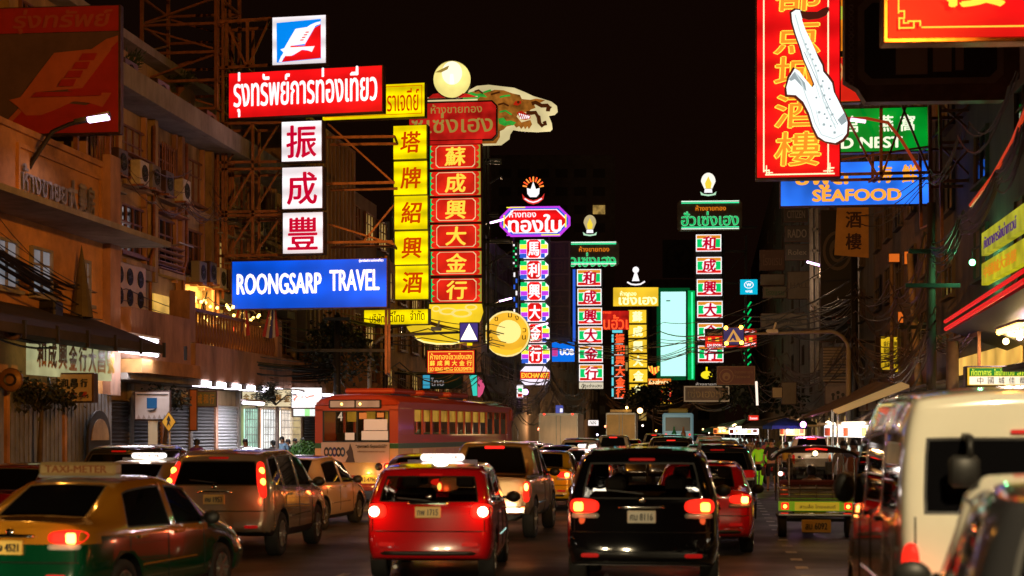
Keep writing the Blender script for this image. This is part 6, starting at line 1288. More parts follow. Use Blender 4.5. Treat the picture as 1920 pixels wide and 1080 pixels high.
for k in range(9):
    for x in (-.75, .75): MB().bbox(x - .4, x + .4, 1.4 + k, 1.5 + k, 1.0, 1.95, .03).build('seat', M_seat, bus)
_l = lamp('ceiling_light', 'AREA', (0, 5, 2.7), 90, (1, .75, .3), bus, 1.0, (0, 0, 0)); _l.data.shape = 'RECTANGLE'; _l.data.size_y = 8
for y in (2.6, 8.3):
    for s in (-1, 1): wheel(bus, s * (W - .18), y, .48, s, .3)
# ---- box trucks, far bus
def truck(label, px, Y, w, h, m, h2=.9, L=5.0, lights=True):
    p = PX(px, HY, Y); p.z = 0; t = thing('box_truck', label, 'truck', p, -R(6.5), 'box trucks ahead in the traffic'); W = w / 2
    MB().bbox(-W, W, 0, L, .95, h, .03).build('cargo_box', m, t)
    for s in (-1, 1):
        d = MB().box(min(s * .02, s * (W - .06)), max(s * .02, s * (W - .06)), -.03, -.004, 1.02, h - .16).build('door', m, t); MB().tube([(s * .12, -.06, 1.0), (s * .12, -.06, h - .14)], .022, 6).build('locking_rod', M_steel, d); MB().box(s * (W - .02) - .03, s * (W - .02) + .03, -.05, .03, .95, h).build('corner_post', M_steel, t)
    MB().box(-W, W, -.05, .02, h - .12, h + .01).build('top_rail', M_steel, t); MB().box(-W, W, -.1, .02, .8, .93).build('bumper', M_steel, t)
    MB().bbox(-W + .1, W - .1, L + .1, L + 1.9, .5, 2.2, .15).build('cab', m, t)
    if lights:
        for s in (-1, 1): MB().ball((s * (W - .3), -.08, h - .05), (.07, .03, .05), 8, 6).build('marker_lamp', emit('marker_red', (1, .03, .015), 3), t)
    for s in (-1, 1): wheel(t, s * (W - .2), .9, .4, s); wheel(t, s * (W - .2), L + 1, .4, s)
    return t
truck('white box truck with two red marker lamps beyond the bus', 1047, 93, 2.25, 3.02, mat('truck_white', (.75, .6, .48), .4, metal=.1, var=.35, scale=1.2, vstretch=.3))
t = truck('yellowish box truck with a lamp on its roof', 1164, 120, 2.2, 3.35, mat('truck_yellow', (.75, .45, .12), .45, var=.3, scale=1), lights=False)
MB().box(-.8, .8, .05, .9, 3.4, 3.6).build('roof_board', mat('truck_yellow', ()), t); MB().ball((.45, -.02, 3.75), .1, 8, 6).build('roof_lamp', emit('roof_lamp', (1, .7, .2), 9), t)
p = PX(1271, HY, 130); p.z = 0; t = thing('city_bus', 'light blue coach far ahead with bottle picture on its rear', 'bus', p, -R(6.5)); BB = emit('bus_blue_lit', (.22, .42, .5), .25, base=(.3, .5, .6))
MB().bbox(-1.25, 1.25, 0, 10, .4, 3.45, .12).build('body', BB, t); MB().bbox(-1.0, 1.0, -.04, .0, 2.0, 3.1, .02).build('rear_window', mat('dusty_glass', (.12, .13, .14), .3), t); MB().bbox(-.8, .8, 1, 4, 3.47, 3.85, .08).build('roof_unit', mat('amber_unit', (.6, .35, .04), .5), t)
for x, m in ((-.3, mat('bottle_green', (.02, .2, .08), .4)), (.45, mat('bottle_brown', (.3, .1, .03), .4))): MB().lathe([(.2, 1.1), (.2, 1.8), (.07, 2.1), (.07, 2.35)], 10, (x, -.05, 0)).build('bottle_print', m, t)
for x in (-.95, .95): MB().ball((x, -.03, 1.7), (.09, .03, .09), 8, 6).build('tail_light', M_lenson, t); wheel(t, x, 2, .45, 1 if x > 0 else -1)

# ---- tuk-tuk
p = PX(1530, HY, 30); p.z = 0
tk = thing('tuk_tuk', 'three wheeled tuk-tuk with dark canopy and green and yellow tail boards', 'tuk-tuk', p, -R(7)); W = .72
prof = [(W * math.cos(a) * 1.06, 1.5 + .2 * math.sin(a)) for a in [math.pi * k / 14 for k in range(15)]]
vs = []; n = 15
for y, dz in ((-.1, 0), (0, .02), (1.2, .03), (2.2, -.02)): vs += [(x, y, z + dz) for x, z in prof] 
fs = [(r * n + i, r * n + i + 1, (r + 1) * n + i + 1, (r + 1) * n + i) for r in range(3) for i in range(n - 1)]
vs2 = [(x * .97, y, z - .03) for x, y, z in vs]; k0 = len(vs); fs2 = [tuple(i + k0 for i in f)[::-1] for f in fs]; rim = [(i, i + 1, i + 1 + k0, i + k0) for i in range(n - 1)]
mb = MB(); mb.add(vs + vs2, fs + fs2 + rim); mb.build('canopy', mat('canopy_vinyl', (.035, .018, .014), .35, coat=.3), tk, True)
arc = [(x, -.11, z - .0) for x, z in prof]; MB().tube(arc, .022, 6).build('canopy_rim', M_trim, tk)
MB().plate([(x * .99, z) for x, z in prof] + [(-W, 1.5)], -.02, .01).build('canopy_back', MATS['canopy_vinyl'], tk) if False else None
for x in (-.7, -.5, .5, .7): MB().tube([(x, -.05, .62), (x, -.05, 1.56 if abs(x) < .6 else 1.5)], .018, 6).build('canopy_post', M_chrome, tk)
for x in (-.66, .66): MB().tube([(x, 2.1, .6), (x, 1.9, 1.5)], .018, 6).build('canopy_post', M_chrome, tk)
MB().bbox(-.68, .68, .02, .14, .72, 1.08, .03).build('seat_back', mat('red_vinyl', (.1, .012, .01), .5), tk)
MB().bbox(-.7, .7, -.06, .0, .68, .95, .01).build('rear_panel', M_steel, tk)
for z in (.74, .82, .9, .98): MB().tube([(-.69, -.08, z), (.69, -.08, z)], .01, 5).build('rail', M_chrome, tk)
for x in (-.3, .0, .3): MB().tube([(x, -.08, .72), (x, -.08, 1.0)], .012, 5).build('rail', M_chrome, tk)
MB().plate([(x * .99, z) for x, z in prof if z > 1.56], -.09, .02).build('canopy_back', MATS['canopy_vinyl'], tk)
b = MB().bbox(-.7, .7, -.12, -.07, .5, .68, .01).build('tail_board', emit('tuk_green', (.25, .5, .02), .35, base=(.2, .5, .05)), tk); MB().box(-.4, .42, -.13, -.121, .51, .67).build('yellow_panel', emit('tuk_yellow', (.7, .5, .03), .4, base=(.7, .5, .05)), b); lettering(b, 'BANGKOK TAXI', .02, .59, .66, .06, -.135, mat('mauve', (.4, .2, .3), .5), .02) if False else lettering(b, 'สามล้อ ไทยแลนด์', .02, .59, .66, .07, -.135, mat('mauve', (.4, .2, .3), .5), .02)
MB().bbox(-.72, .72, -.14, -.02, .4, .47, .02).build('bumper', M_chrome, tk)
for s in (-1, 1): l = MB().bbox(s * .58 - .07, s * .58 + .07, -.16, -.13, .53, .66, .01).build('tail_light', M_lenson, tk); MB().ball((s * .58, -.17, .59), (.035, .02, .035), 10, 6).build('bulb', M_bulby, l)
pl = MB().bbox(-.27, .27, -.1, -.06, .1, .34, .01).build('number_plate', M_platey, tk); lettering(pl, 'สบ 6092', 0, .22, .4, .12, -.105, M_trim, .02)
MB().ball((-.02, -.12, 1.58), .045, 12, 8).build('roof_lamp', emit('tuk_lamp', (1, .75, .35), 8, True), tk, True); MB().tube([(-.2, -.12, 1.65), (.0, -.12, 1.67), (.2, -.12, 1.65)], .012, 6).build('red_strip', MATS['high_brake_light'], tk)
MB().ball((-.66, -.1, 1.2), (.04, .03, .04), 10, 6).build('side_lamp', emit('side_lamp', (1, .6, .5), 8), tk, True)
for s in (-1, 1): wheel(tk, s * .62, .15, .24, s, .15)
wheel(tk, 0, 2.5, .24, 1, .15); MB().box(-.66, .66, .0, 2.2, .3, .36).build('floor_pan', M_trim, tk); MB().bbox(-.4, .4, 2.0, 2.5, .36, .95, .08).build('front_cowl', P_DK, tk); MB().tube([(-.3, 1.95, 1.05), (0, 2.05, 1.0), (.3, 1.95, 1.05)], .015, 6).build('handlebar', M_trim, tk)
MB().bbox(-.45, .45, 2.02, 2.06, .95, 1.45, .01).build('windscreen', M_clear, tk)
lamp('light', 'POINT', (0, .6, 1.5), 3.5, (1, .55, .25), tk, .05)
# ================================================================ people
M_skin = mat('skin', (.42, .24, .15), .55); M_skin2 = mat('skin_tan', (.3, .16, .09), .55); M_hair = mat('black_hair', (.01, .008, .007), .5, var=.3, scale=20)
def skin(verts, edges, radii, levels=1, root=0):
    me = bpy.data.meshes.new('sk'); me.from_pydata(verts, edges, []); o = bpy.data.objects.new('sk', me); COL.objects.link(o)
    md = o.modifiers.new('s', 'SKIN'); md.use_smooth_shade = True
    for i, r in enumerate(radii): sv = me.skin_vertices[0].data[i]; sv.radius = (r, r) if not isinstance(r, tuple) else r; sv.use_root = (i == root)
    sb = o.modifiers.new('b', 'SUBSURF'); sb.levels = levels; sb.render_levels = levels
    dg = bpy.context.evaluated_depsgraph_get(); out = bpy.data.meshes.new_from_object(o.evaluated_get(dg)); bpy.data.objects.remove(o); return out
_PM = {}
def person(label, loc, rz, shirt, trouser, hair='short', h=1.68, pose='stand', sk=None, group='people at the roadside', bag=None, tone=0, shoes=None, vest=None, short_sleeve=True, shorts=False, cap=None):
    sk = sk or M_skin2; t = thing('person', label, 'person', loc, rz, group); k = h / 1.72
    rn = random.Random(len(label) * 7 + int(h * 100)); st_ = {'stand': .06, 'walk': .3, 'lean': .1, 'sit': 0}[pose]
    aL, aR = (rn.uniform(-.1, .25), rn.uniform(-.1, .3)) if pose == 'stand' else ((.3, -.3) if pose == 'walk' else (.35, .3))
    sit = pose == 'sit'
    P = dict(pel=(0, 0, .96), ch=(0, .01, 1.25), sh=(0, 0, 1.42), nk=(0, 0, 1.5), hd=(0, .02, 1.6), tp=(0, .02, 1.68))
    def leg(s, f):
        if sit: return [(s * .1, .02, .93), (s * .12, .45, .95), (s * .12, .48, .5), (s * .12, .6, .45)]
        return [(s * .1, .0, .88), (s * .11, f * .5 + .03, .5), (s * .11, f * 1 - (.06 if f < 0 else 0), .09 + (.03 if f < 0 else 0)), (s * .12, f * 1 + .13, .04)]
    def arm(s, f):
        e = (s * .25, -f * .1 - .02, 1.14); hnd = (s * .26, f * .5 + .1, .93 + abs(f) * .3); return [(s * .18, 0, 1.4), e, hnd]
    def assemble(parts): 
        vs, es, rs = [], [], []
        return vs, es, rs
    # skin surface: whole figure
    vs = [P['pel'], P['ch'], P['sh'], P['nk'], P['hd'], P['tp']]; rs = [(.145, .1), (.14, .1), (.1, .085), .052, (.082, .095), (.06, .07)]; es = [(0, 1), (1, 2), (2, 3), (3, 4), (4, 5)]
    arms = [arm(-1, aL), arm(1, aR)]; legs = [leg(-1, st_), leg(1, -st_)]
    for a in arms: b = len(vs); vs += a; rs += [.05, .04, .026]; es += [(2, b), (b, b + 1), (b + 1, b + 2)]
    for l in legs: b = len(vs); vs += l; rs += [.078, .055, .036, .035]; es += [(0, b), (b, b + 1), (b + 1, b + 2), (b + 2, b + 3)]
    me = skin([(x * k, y * k, z * k) for x, y, z in vs], es, [tuple(q * k for q in r) if isinstance(r, tuple) else r * k for r in rs], 1)
    mb = MB(); mb.v = [tuple(v.co) for v in me.vertices]; mb.f = [tuple(p.vertices) for p in me.polygons]; mb.m = [0] * len(mb.f)
    for i, a in enumerate(arms):        # palm, four unequal bent fingers and a thumb
        s = (-1, 1)[i]; hx, hy, hz = [q * k for q in a[2]]
        mb.ball((hx, hy + .02, hz - .04), (.02, .042, .05), 8, 6)
        for q, ln in enumerate((.055, .068, .063, .048)): y = hy + .048 - .022 * q; mb.tube([(hx, y, hz - .07), (hx - s * .008, y, hz - .07 - ln * .55), (hx - s * .03, y, hz - .07 - ln)], [.0095, .0085, .006], 5)
        mb.tube([(hx, hy + .05, hz - .03), (hx - s * .015, hy + .075, hz - .06), (hx - s * .025, hy + .07, hz - .085)], [.011, .01, .007], 5)
    mb.tube([(0, .095 * k, 1.6 * k), (0, .128 * k, 1.578 * k)], [.008, .016], 6)             # nose
    for s in (-1, 1): mb.ball((s * .086 * k, .01, 1.6 * k), (.012, .022, .032), 6, 5)        # ears
    o = mb.build('body', sk, t, True)
    f_ = MB()
    for s in (-1, 1): f_.ball((s * .032 * k, .104 * k, 1.612 * k), (.013, .008, .008), 6, 4)
    f_.tube([(-.025, .106 * k, 1.548 * k), (0, .112 * k, 1.545 * k), (.025, .106 * k, 1.548 * k)], .006, 4); f_.build('eyes_and_mouth', M_hair, t)
    # clothes: the same skeleton a little thicker
    vs = [P['pel'], P['ch'], P['sh']]; rs = [(.16, .115), (.158, .118), (.118, .1)]; es = [(0, 1), (1, 2)]
    for a in arms:
        b = len(vs); e = Vector(a[0]).lerp(Vector(a[1]), .75 if short_sleeve else 1); vs += [a[0], tuple(e)]; rs += [.066, .056]; es += [(2, b), (b, b + 1)]
        if not short_sleeve: vs.append(a[2]); rs.append(.036); es.append((b + 1, b + 2))
    link('shirt', _mm(skin([(x * k, y * k, z * k) for x, y, z in vs], es, [tuple(q * k for q in r) if isinstance(r, tuple) else r * k for r in rs], 1), shirt), t)
    vs = [(P['pel'][0], P['pel'][1], .98)]; rs = [(.155, .112)]; es = []
    for l in legs:
        b = len(vs); e = Vector(l[0]).lerp(Vector(l[1]), 1.0); vs += [l[0], tuple(e)]; rs += [.092, .07]; es += [(0, b), (b, b + 1)]
        if not shorts: vs.append((l[2][0], l[2][1], l[2][2] + .03)); rs.append(.056); es.append((b + 1, b + 2))
    link('trousers', _mm(skin([(x * k, y * k, z * k) for x, y, z in vs], es, [tuple(q * k for q in r) if isinstance(r, tuple) else r * k for r in rs], 1), trouser), t)
    hb = MB(); n = 12; prof = [(.001, .125), (.06, .115), (.095, .07), (.104, .01), (.1, -.02)]; hb.lathe([(r * k, (1.615 + z) * k) for r, z in prof], n, (0, 0, 0))
    hb.v = [(x * .93, y * 1.12 + (.0), z - (.06 if y < -.03 else -.02 if y > .05 else 0) * (1 if z < 1.66 * k else 0)) for x, y, z in hb.v]
    if hair == 'long': hb.ball((0, -.06 * k, 1.53 * k), (.09, .05, .15), 10, 7)
    hb.build('hair' if not cap else 'cap', cap or M_hair, t, True)
    for l in legs: mb = MB(); x, y, z = [q * k for q in l[2]]; mb.ball((x, y + .06, z - .045), (.048, .125, .042), 10, 6); mb.build('shoe', shoes or M_trim, t, True)
    if vest: mb = MB(); mb.lathe([(.15 * k, 1.0 * k), (.17 * k, 1.2 * k), (.15 * k, 1.4 * k)], 16); mb.v = [(x * 1.03, y * .78, z) for x, y, z in mb.v]; mb.build('vest', vest, t, True)
    if bag: mb = MB(); mb.bbox(.2, .34, -.1, .16, .55, .85, .03); mb.tube([(.27, -.06, .85), (.27, .03, .98), (.27, .12, .85)], .008, 5); mb.build('bag', bag, t)
    return t
def _mm(me, m): me.materials.clear(); me.materials.append(m); return me
C_ = lambda n, c: mat(n, c, .8, var=.25, scale=8)
lime = emit('hi_vis_glow', (.25, .9, .02), .16, base=(.3, .8, .03))  # faint glow put into the cloth so it reads as brightly lit
def at(px, Y): p = PX(px, HY, Y); p.z = 0; return p
person('person in bright lime green work clothes seen from the side by the kerb', at(1423, 54), R(-30), lime, lime, h=1.62, short_sleeve=False)
person('person in patterned tan shirt standing behind the lime green worker', at(1406, 57), R(20), mat('camo_shirt', (.5, .38, .22), .8, var=.7, scale=14), C_('jeans', (.06, .06, .09)), h=1.78)
person('person in black T-shirt with a red print walking towards the viewer with a bag', at(1447, 52), R(172), C_('black_tee', (.012, .012, .014)), C_('black_shorts', (.015, .014, .016)), h=1.74, pose='walk', shorts=True, bag=C_('dark_bag', (.05, .02, .015)), sk=M_skin)
person('person in yellow shirt bending beside the white pickup', at(1474, 58), R(120), C_('mustard_tee', (.55, .38, .06)), C_('dk', (.03, .03, .03)), h=1.6)
person('person in green cap behind the black T-shirt walker', at(1446, 66), R(170), C_('lime_tee', (.18, .4, .05)), C_('dk2', (.03, .03, .04)), h=1.66, cap=C_('green_cap', (.1, .4, .05)))
person('person in pink top near the market stalls', at(1437, 70), R(150), C_('pink_tee', (.5, .12, .14)), C_('dk3', (.05, .04, .05)), h=1.62, hair='long')
person('tourist with orange lit face on the left behind the tuk-tuk canopy', at(1582, 39), R(165), C_('cream_tee', (.55, .42, .3)), C_('kh', (.2, .17, .12)), h=1.75, sk=M_skin)
person('tourist with orange lit face on the right behind the tuk-tuk canopy', at(1601, 37), R(160), C_('rust_tee', (.5, .16, .06)), C_('kh2', (.1, .09, .08)), h=1.78, hair='long', sk=M_skin)
for i, (px, Y, u_) in enumerate(((1388, 84, 0), (1396, 92, 0), (1412, 74, 0), (1420, 96, 0), (1430, 88, 0), (1470, 76, 0), (1482, 82, 0), (1634, 42, 0), (1464, 90, 0))):
    cols = [(.3, .28, .26), (.1, .1, .12), (.5, .45, .4), (.3, .05, .04), (.06, .08, .2), (.6, .55, .45), (.12, .03, .03), (.4, .35, .3), (.2, .22, .1)]
    person(['person in grey shirt, leftmost of the crowd at the stalls', 'person in dark shirt second from the left in the stall crowd', 'person in pale shirt facing the stalls', 'person in dark red shirt deep in the stall crowd', 'person in navy shirt deep in the stall crowd', 'person in cream shirt beside the blue umbrella', 'person in maroon shirt under the blue umbrella', 'person in light shirt beside the white van', 'person in olive shirt behind the white pickup'][i], at(px, Y), R(40 * i), C_(f'crowd{i}', cols[i]), C_(f'crowdt{i}', (.05, .05, .06)), h=1.6 + .02 * (i * 3 % 5), hair='long' if i % 3 == 0 else 'short')
for i, (px, Y, c_) in enumerate(((512, 60, (.06, .05, .05)), (540, 62, (.02, .02, .03)), (553, 63, (.3, .3, .3)), (567, 64, (.03, .03, .04)))):
    person(['person in dark shirt standing by the small spiky tree', 'person in black in front of the mint lit shop window', 'person in grey shirt between the two dark figures by the shops', 'person with bushy hair above the green bush'][i], at(px, Y), R(60 + 50 * i), C_(f'walker{i}', c_), C_(f'walkert{i}', (.04, .04, .05)), h=1.64 + .03 * i, hair='long' if i == 3 else 'short')
# passenger in the tuk-tuk and heads in the bus
pp = person('passenger in pale shirt seated in the tuk-tuk seen from behind', (0, 0, 0), 0, C_('pale_shirt', (.5, .4, .36)), C_('dk4', (.03, .03, .03)), h=1.62, pose='sit'); pp.location = tk.location + Vector((.02, .55, -.28)); pp.rotation_euler.z = -R(7)
for i, (x, y) in enumerate(((-.45, 2.2), (-.8, 4.3), (.75, 3.2), (.75, 5.3), (.75, 7.4))):
    pp = person(['bus passenger in front of the left half of the rear window', 'bus passenger deeper inside on the left', 'bus passenger at the third side window', 'bus passenger at a middle side window', 'bus passenger near the front side windows'][i], (0, 0, 0), 0, C_(f'busshirt{i}', (.12 + .1 * i, .1, .08)), C_('dk5', (.03, .03, .03)), h=1.6, pose='sit', group='bus passengers')
    h_ = R(15.5); pp.location = bus.location + Vector((x * math.cos(h_) + y * math.sin(h_), -x * math.sin(h_) + y * math.cos(h_), .42)); pp.rotation_euler.z = -h_
for i, x in enumerate((-.38, .4)):
    pp = person(['driver side silhouette seen through the black SUV rear window on the right', 'passenger silhouette seen through the black SUV rear window on the left'][1 - i], (0, 0, 0), 0, C_('dk6', (.02, .02, .02)), C_('dk5', (.03, .03, .03)), h=1.62, pose='sit', group='people in the black SUV')
    h_ = R(6.6); pp.location = blk.location + Vector((x * math.cos(h_) + 2.42 * math.sin(h_), -x * math.sin(h_) + 2.42 * math.cos(h_), -.2)); pp.rotation_euler.z = -h_

# ================================================================ steel towers for the signs on the left
def tower(label, px0, px1, Y, y0, y1, step, d=1.5, w=.11, m=M_rust, x0shift=0):
    t = thing('sign_tower', label, 'sign tower', PX((px0 + px1) / 2, y1, Y), -R(8)); k = Y / FPX; W = (px1 - px0) * k / 2; H = (y1 - y0) * k
    for x in (-W, W):
        for y in (0, d): MB().bar((x, y, 0), (x, y, H), w).build('post', m, t)
    n = max(1, round((y1 - y0) / step)); b1 = MB().bar((-W + w / 2, 0, 0), (W - w / 2, 0, 0), w * .8).mesh('beam', m); b2 = MB().bar((0, w / 2, 0), (0, d - w / 2, 0), w * .7).mesh('side_beam', m)
    dz = H / n; bd = MB().bar((-W + w, .03, w), (W - w, .03, dz - w), w * .55).mesh('brace', m); bd2 = MB().bar((-W + w, -.02, dz - w), (W - w, -.02, w), w * .55).mesh('brace', m); bs = MB().bar((0, w, w), (0, d - w, dz - w), w * .5).mesh('side_brace', m)
    for i in range(n + 1):
        z = i * dz; link('beam', b1, t, (0, 0, z)); link('beam', b1, t, (0, d, z))
        for x in (-W, W): link('side_beam', b2, t, (x, 0, z))
        if i < n:
            link('brace', bd if i % 2 else bd2, t, (0, 0, z)); link('brace', bd2 if i % 2 else bd, t, (0, d, z))
            for x in (-W, W): link('side_brace', bs, t, (x, 0, z))
    return t
tower('tall rusty lattice tower rising out of the picture above the cornice', 263, 408, 55.2, -60, 205, 58, 2.6)
tower('rusty lattice tower standing before the four storey facade', 308, 408, 56, 285, 640, 88, 1.2, .09)
truss('sign_truss', 'rusty steel truss beside the bird emblem light box', [(408, 42, 508, 35), (408, 128, 508, 122), (425, 42, 425, 128), (464, 40, 464, 126), (425, 44, 462, 124), (504, 40, 466, 124)], 55.5, .1, d=1.2)
truss('sign_truss', 'rusty steel framework carrying the red, white and blue travel signs', [(409, -20, 409, 600), (418, -20, 418, 560), (410, 232, 528, 230), (410, 305, 528, 303), (410, 318, 528, 316), (410, 398, 528, 396), (410, 405, 528, 403), (410, 480, 530, 478), (424, 232, 424, 478), (474, 232, 474, 478), (430, 300, 472, 234), (480, 300, 522, 234), (430, 392, 472, 320), (480, 392, 524, 320), (430, 475, 472, 408), (480, 475, 526, 408), (612, 258, 740, 256), (612, 345, 740, 342), (612, 455, 735, 453), (615, 232, 735, 340), (615, 420, 738, 458), (680, 455, 738, 385), (724, 480, 724, 700)], 55.6, .09, d=1.4)
truss('sign_truss', 'dark steel framework behind the yellow and red gold shop columns', [(733, 225, 733, 700), (800, 225, 800, 690), (908, 268, 908, 640), (915, 268, 915, 660), (740, 700, 905, 700), (908, 300, 940, 300), (908, 350, 940, 330), (912, 400, 935, 400), (908, 450, 960, 450), (908, 500, 960, 470), (908, 570, 965, 570)], 86, .12, d=1.0, m=M_dark)
truss('sign_truss', 'dark lattice behind the octagon column of the Thai gold shop', [(930, 445, 930, 720), (963, 440, 963, 700), (930, 480, 975, 480), (930, 520, 975, 480), (930, 560, 975, 560), (930, 600, 975, 560), (1030, 445, 1030, 700), (930, 640, 975, 640)], 126, .14, d=1.0, m=M_dark)
truss('sign_truss', 'green tinted lattice right of the right white character column', [(1357, 440, 1357, 700), (1400, 440, 1400, 700), (1357, 470, 1400, 470), (1357, 520, 1400, 470), (1357, 530, 1400, 530), (1357, 580, 1400, 530), (1357, 590, 1400, 590), (1357, 640, 1400, 590), (1300, 425, 1420, 425)], 171, .14, d=1.0, m=M_dark)
truss('sign_truss', 'dark steel mast by the brand boards of the grey hotel', [(1522, 390, 1524, 720), (1532, 390, 1534, 720), (1522, 430, 1534, 430), (1522, 470, 1534, 470), (1522, 520, 1534, 520), (1522, 570, 1534, 570), (1522, 620, 1534, 620)], 96, .12, d=.5, m=M_steel)

# ================================================================ street lamps
def street_lamp(label, loc, rz, h=9.0, arm=2.2, on=True, col=(1, .5, .13), power=900, kind='sodium', group='street lamps', tilt=0, cone=165):
    t = thing('street_lamp', label, 'street lamp', loc, rz, group)
    pts = [(0, 0, 0), (0, 0, h * .55), (0, 0, h * .85), (arm * .15, 0, h * .94), (arm * .5, 0, h * .99), (arm, 0, h * 1.01)]
    MB().tube(pts, [.1, .08, .07, .06, .05, .04], 8).build('pole', M_steel, t, True)
    hd = MB().bbox(arm - .05, arm + .75, -.15, .15, h * 1.01 - .05, h * 1.01 + .1, .04).build('lamp_head', M_steel, t)
    MB().bbox(arm + .05, arm + .7, -.11, .11, h * 1.01 - .09, h * 1.01 - .052, .015).build('lens', emit('lens_' + kind + str(col[1]), col, 14 if kind != 'sodium' else 20), hd)
    if on: l = lamp('light', 'SPOT', (arm + .4, 0, h * 1.01 - .14), power, col, t, .18, (0, tilt, 0), R(cone), .6)
    return t
SOD = (1.0, .37, .045)
street_lamp('sodium street lamp on the left pavement nearest the viewer', UV(UL - .9, 24), -HEAD, 10, 2.4, power=650, col=SOD)
street_lamp('sodium street lamp on the left pavement behind the viewer', UV(UL - .9, -6), -HEAD, 10, 2.4, power=500, col=SOD)
street_lamp('sodium street lamp on the right pavement level with the viewer', UV(UR + .8, 2.5), math.pi - HEAD, 9.5, 2.2, power=10500, cone=150, col=(1, .78, .45))
street_lamp('sodium street lamp on the right pavement just ahead of the viewer', UV(UR + 1.2, 21), math.pi - HEAD, 9.5, 2.0, power=900, col=SOD)
def floodlight(label, loc, target, power, col, spot=60, h=None):  # out-of-frame lamp added only to brighten the dark facades
    t = thing('floodlight', label, 'floodlight', (loc[0], loc[1], 0), 0, 'added fill lights'); z = loc[2]; MB().tube([(0, 0, 0), (0, 0, z - .35)], [.12, .08], 8).build('pole', M_steel, t, True)
    d = (Vector(target) - Vector(loc)).normalized(); q = d.to_track_quat('-Z', 'Y').to_euler()
    MB().bbox(-.35, .35, -.25, .25, .0, .3, .04).build('housing', M_steel, t, loc=(0, 0, z), rot=q); MB().bbox(-.3, .3, -.2, .2, -.03, -.002, .01).build('lens', emit('fill_lens', col, 14), t, loc=(0, 0, z), rot=q)
    lamp('light', 'SPOT', tuple(Vector((0, 0, z)) + d * .1), power, col, t, .2, q, R(spot), .7)
floodlight('added unseen sodium fill lamp on the right pavement aimed at the left facades, right of the frame', tuple(UV(7.0, 12, 9)), tuple(UV(-16, 44, 8.5)), 16500, SOD, 48)
floodlight('added unseen sodium fill lamp on the left pavement aimed at the right facades, left of the frame', tuple(UV(-15, 24, 9)), tuple(UV(8, 82, 9)), 17000, SOD, 44)
# the curved lamp over the ochre building
p = PX(8, 430, 38); t = thing('street_lamp', 'curved arm street lamp with a violet white head before the red billboard', 'street lamp', (p.x, 38, 0), 0, 'street lamps'); k = 38 / FPX
def lp(px, py): return ((px - 8) * k, 0, Zat(py, 38))
MB().tube([(0, 0, 0), (0, 0, Zat(560, 38)), lp(14, 420), lp(30, 368), lp(62, 300), lp(98, 247), lp(130, 233), lp(163, 224)], [.1, .09, .075, .07, .065, .055, .05, .05], 8).build('pole', M_dark, t, True)
hd = MB(); hd.bar(lp(140, 229), lp(206, 214), .2, .1); hd = hd.build('lamp_head', M_dark, t); b_ = MB(); a_, c_ = lp(166, 224), lp(204, 218); b_.bar((a_[0], -.02, a_[2] - .02), (c_[0], -.02, c_[2] - .02), .2, .1); b_.build('lens', emit('violet_lens', (.85, .6, 1), 7, True), hd)
lamp('light', 'SPOT', (a_[0] + .3, 0, a_[2] - .2), 60, (.85, .7, 1), t, .1, (0, 0, 0), R(150))
for (px, py, Y, lb) in ((1513, 498, 92, 'small violet street lamp head high on the right beside the round emblem board'), (934, 418, 100, 'tiny dark street lamp arm left of the octagonal board'), (950, 565, 108, 'tiny violet street lamp by the round gold sign'), (1018, 612, 112, 'small white street lamp arm crossing the octagon column')):
    p = PX(px, py, Y); z = p.z; rt = px > 1400; t = thing('street_lamp', lb, 'street lamp', (p.x, Y, 0), 0, 'small far street lamps')
    if rt: MB().tube([(3.4, 0, 0), (3.4, 0, z - 1.6), (2.6, 0, z - .7), (.8, 0, z)], [.09, .06, .05, .04], 6).build('pole', M_dark, t, True)
    else:
        xw = -(p.x - (WL / CH + Y * SH / CH)); MB().tube([(xw - .4, 0, z - .7), (xw * .4, 0, z - .15), (-.5, 0, z)], [.06, .05, .04], 6).build('bracket_arm', M_dark, t, True)
    MB().bar((.8 if rt else -.5, 0, z), (0 if rt else .35, 0, z + .22), .2, .1).build('lamp_head', emit('violet_head', (.85, .55, 1), 4), t); lamp('light', 'POINT', (0, 0, z - .4), 260, (1, .62, .35), t, .15)
# ================================================================ utility poles and cables
def pole(px, Y, ytop, label, r=.14, arms=(), m=M_conc, lean=0, ybase=None):
    p = PX(px, HY, Y); H = Zat(ytop, Y); t = thing('utility_pole', label, 'utility pole', (p.x, Y, 0), 0, 'utility poles'); MB().tube([(0, 0, 0), (lean, 0, H)], [r, r * .75], 8).build('pole', m, t, True)
    for z, w in arms: MB().box(-w + lean * z / H, w + lean * z / H, -.2, -.08, z, z + .12).build('cross_arm', M_dark, t)
    return t
pole(1746, 47, 380, 'dark utility pole crowded with cables near the fascia sign', .16, ((7.2, .7), (6.2, .8)), M_darkwall)
pole(1602, 73, 480, 'dark utility pole behind the cable tangle', .2, ((6.0, .9), (8.0, .8)), M_dark)
pole(1736, 55, 475, 'ochre lit leaning concrete pole holding the white list board', .15, ((5.5, .6),), mat('lit_conc', (.4, .26, .15), .8, var=.4), lean=-.55)  # ochre lamp light is put into this concrete colour
pole(1672, 68, 480, 'slim ochre lit pole under the left glowing orange box', .1, (), MATS['lit_conc'])
pole(632, 61, 590, 'dark utility pole with cable brackets behind the bus', .16, ((5.0, 1.9), (6.2, .5)), M_dark)
pole(722, 70, 580, 'slim dark pole under the small yellow board', .12, (), M_dark)
pole(258 / 1.0 - 180, 40, 700, 'short dark pole with round sign discs at the left', .07, (), M_dark)
pole(1786, 44, 640, 'ochre lit square column at the lit restaurant front', .22, (), MATS['lit_conc'])
def catenary(p, q, sag, n=14): return [p.lerp(q, i / n) - Vector((0, 0, sag * 4 * (i / n) * (1 - i / n))) for i in range(n + 1)]
_cn = [0]
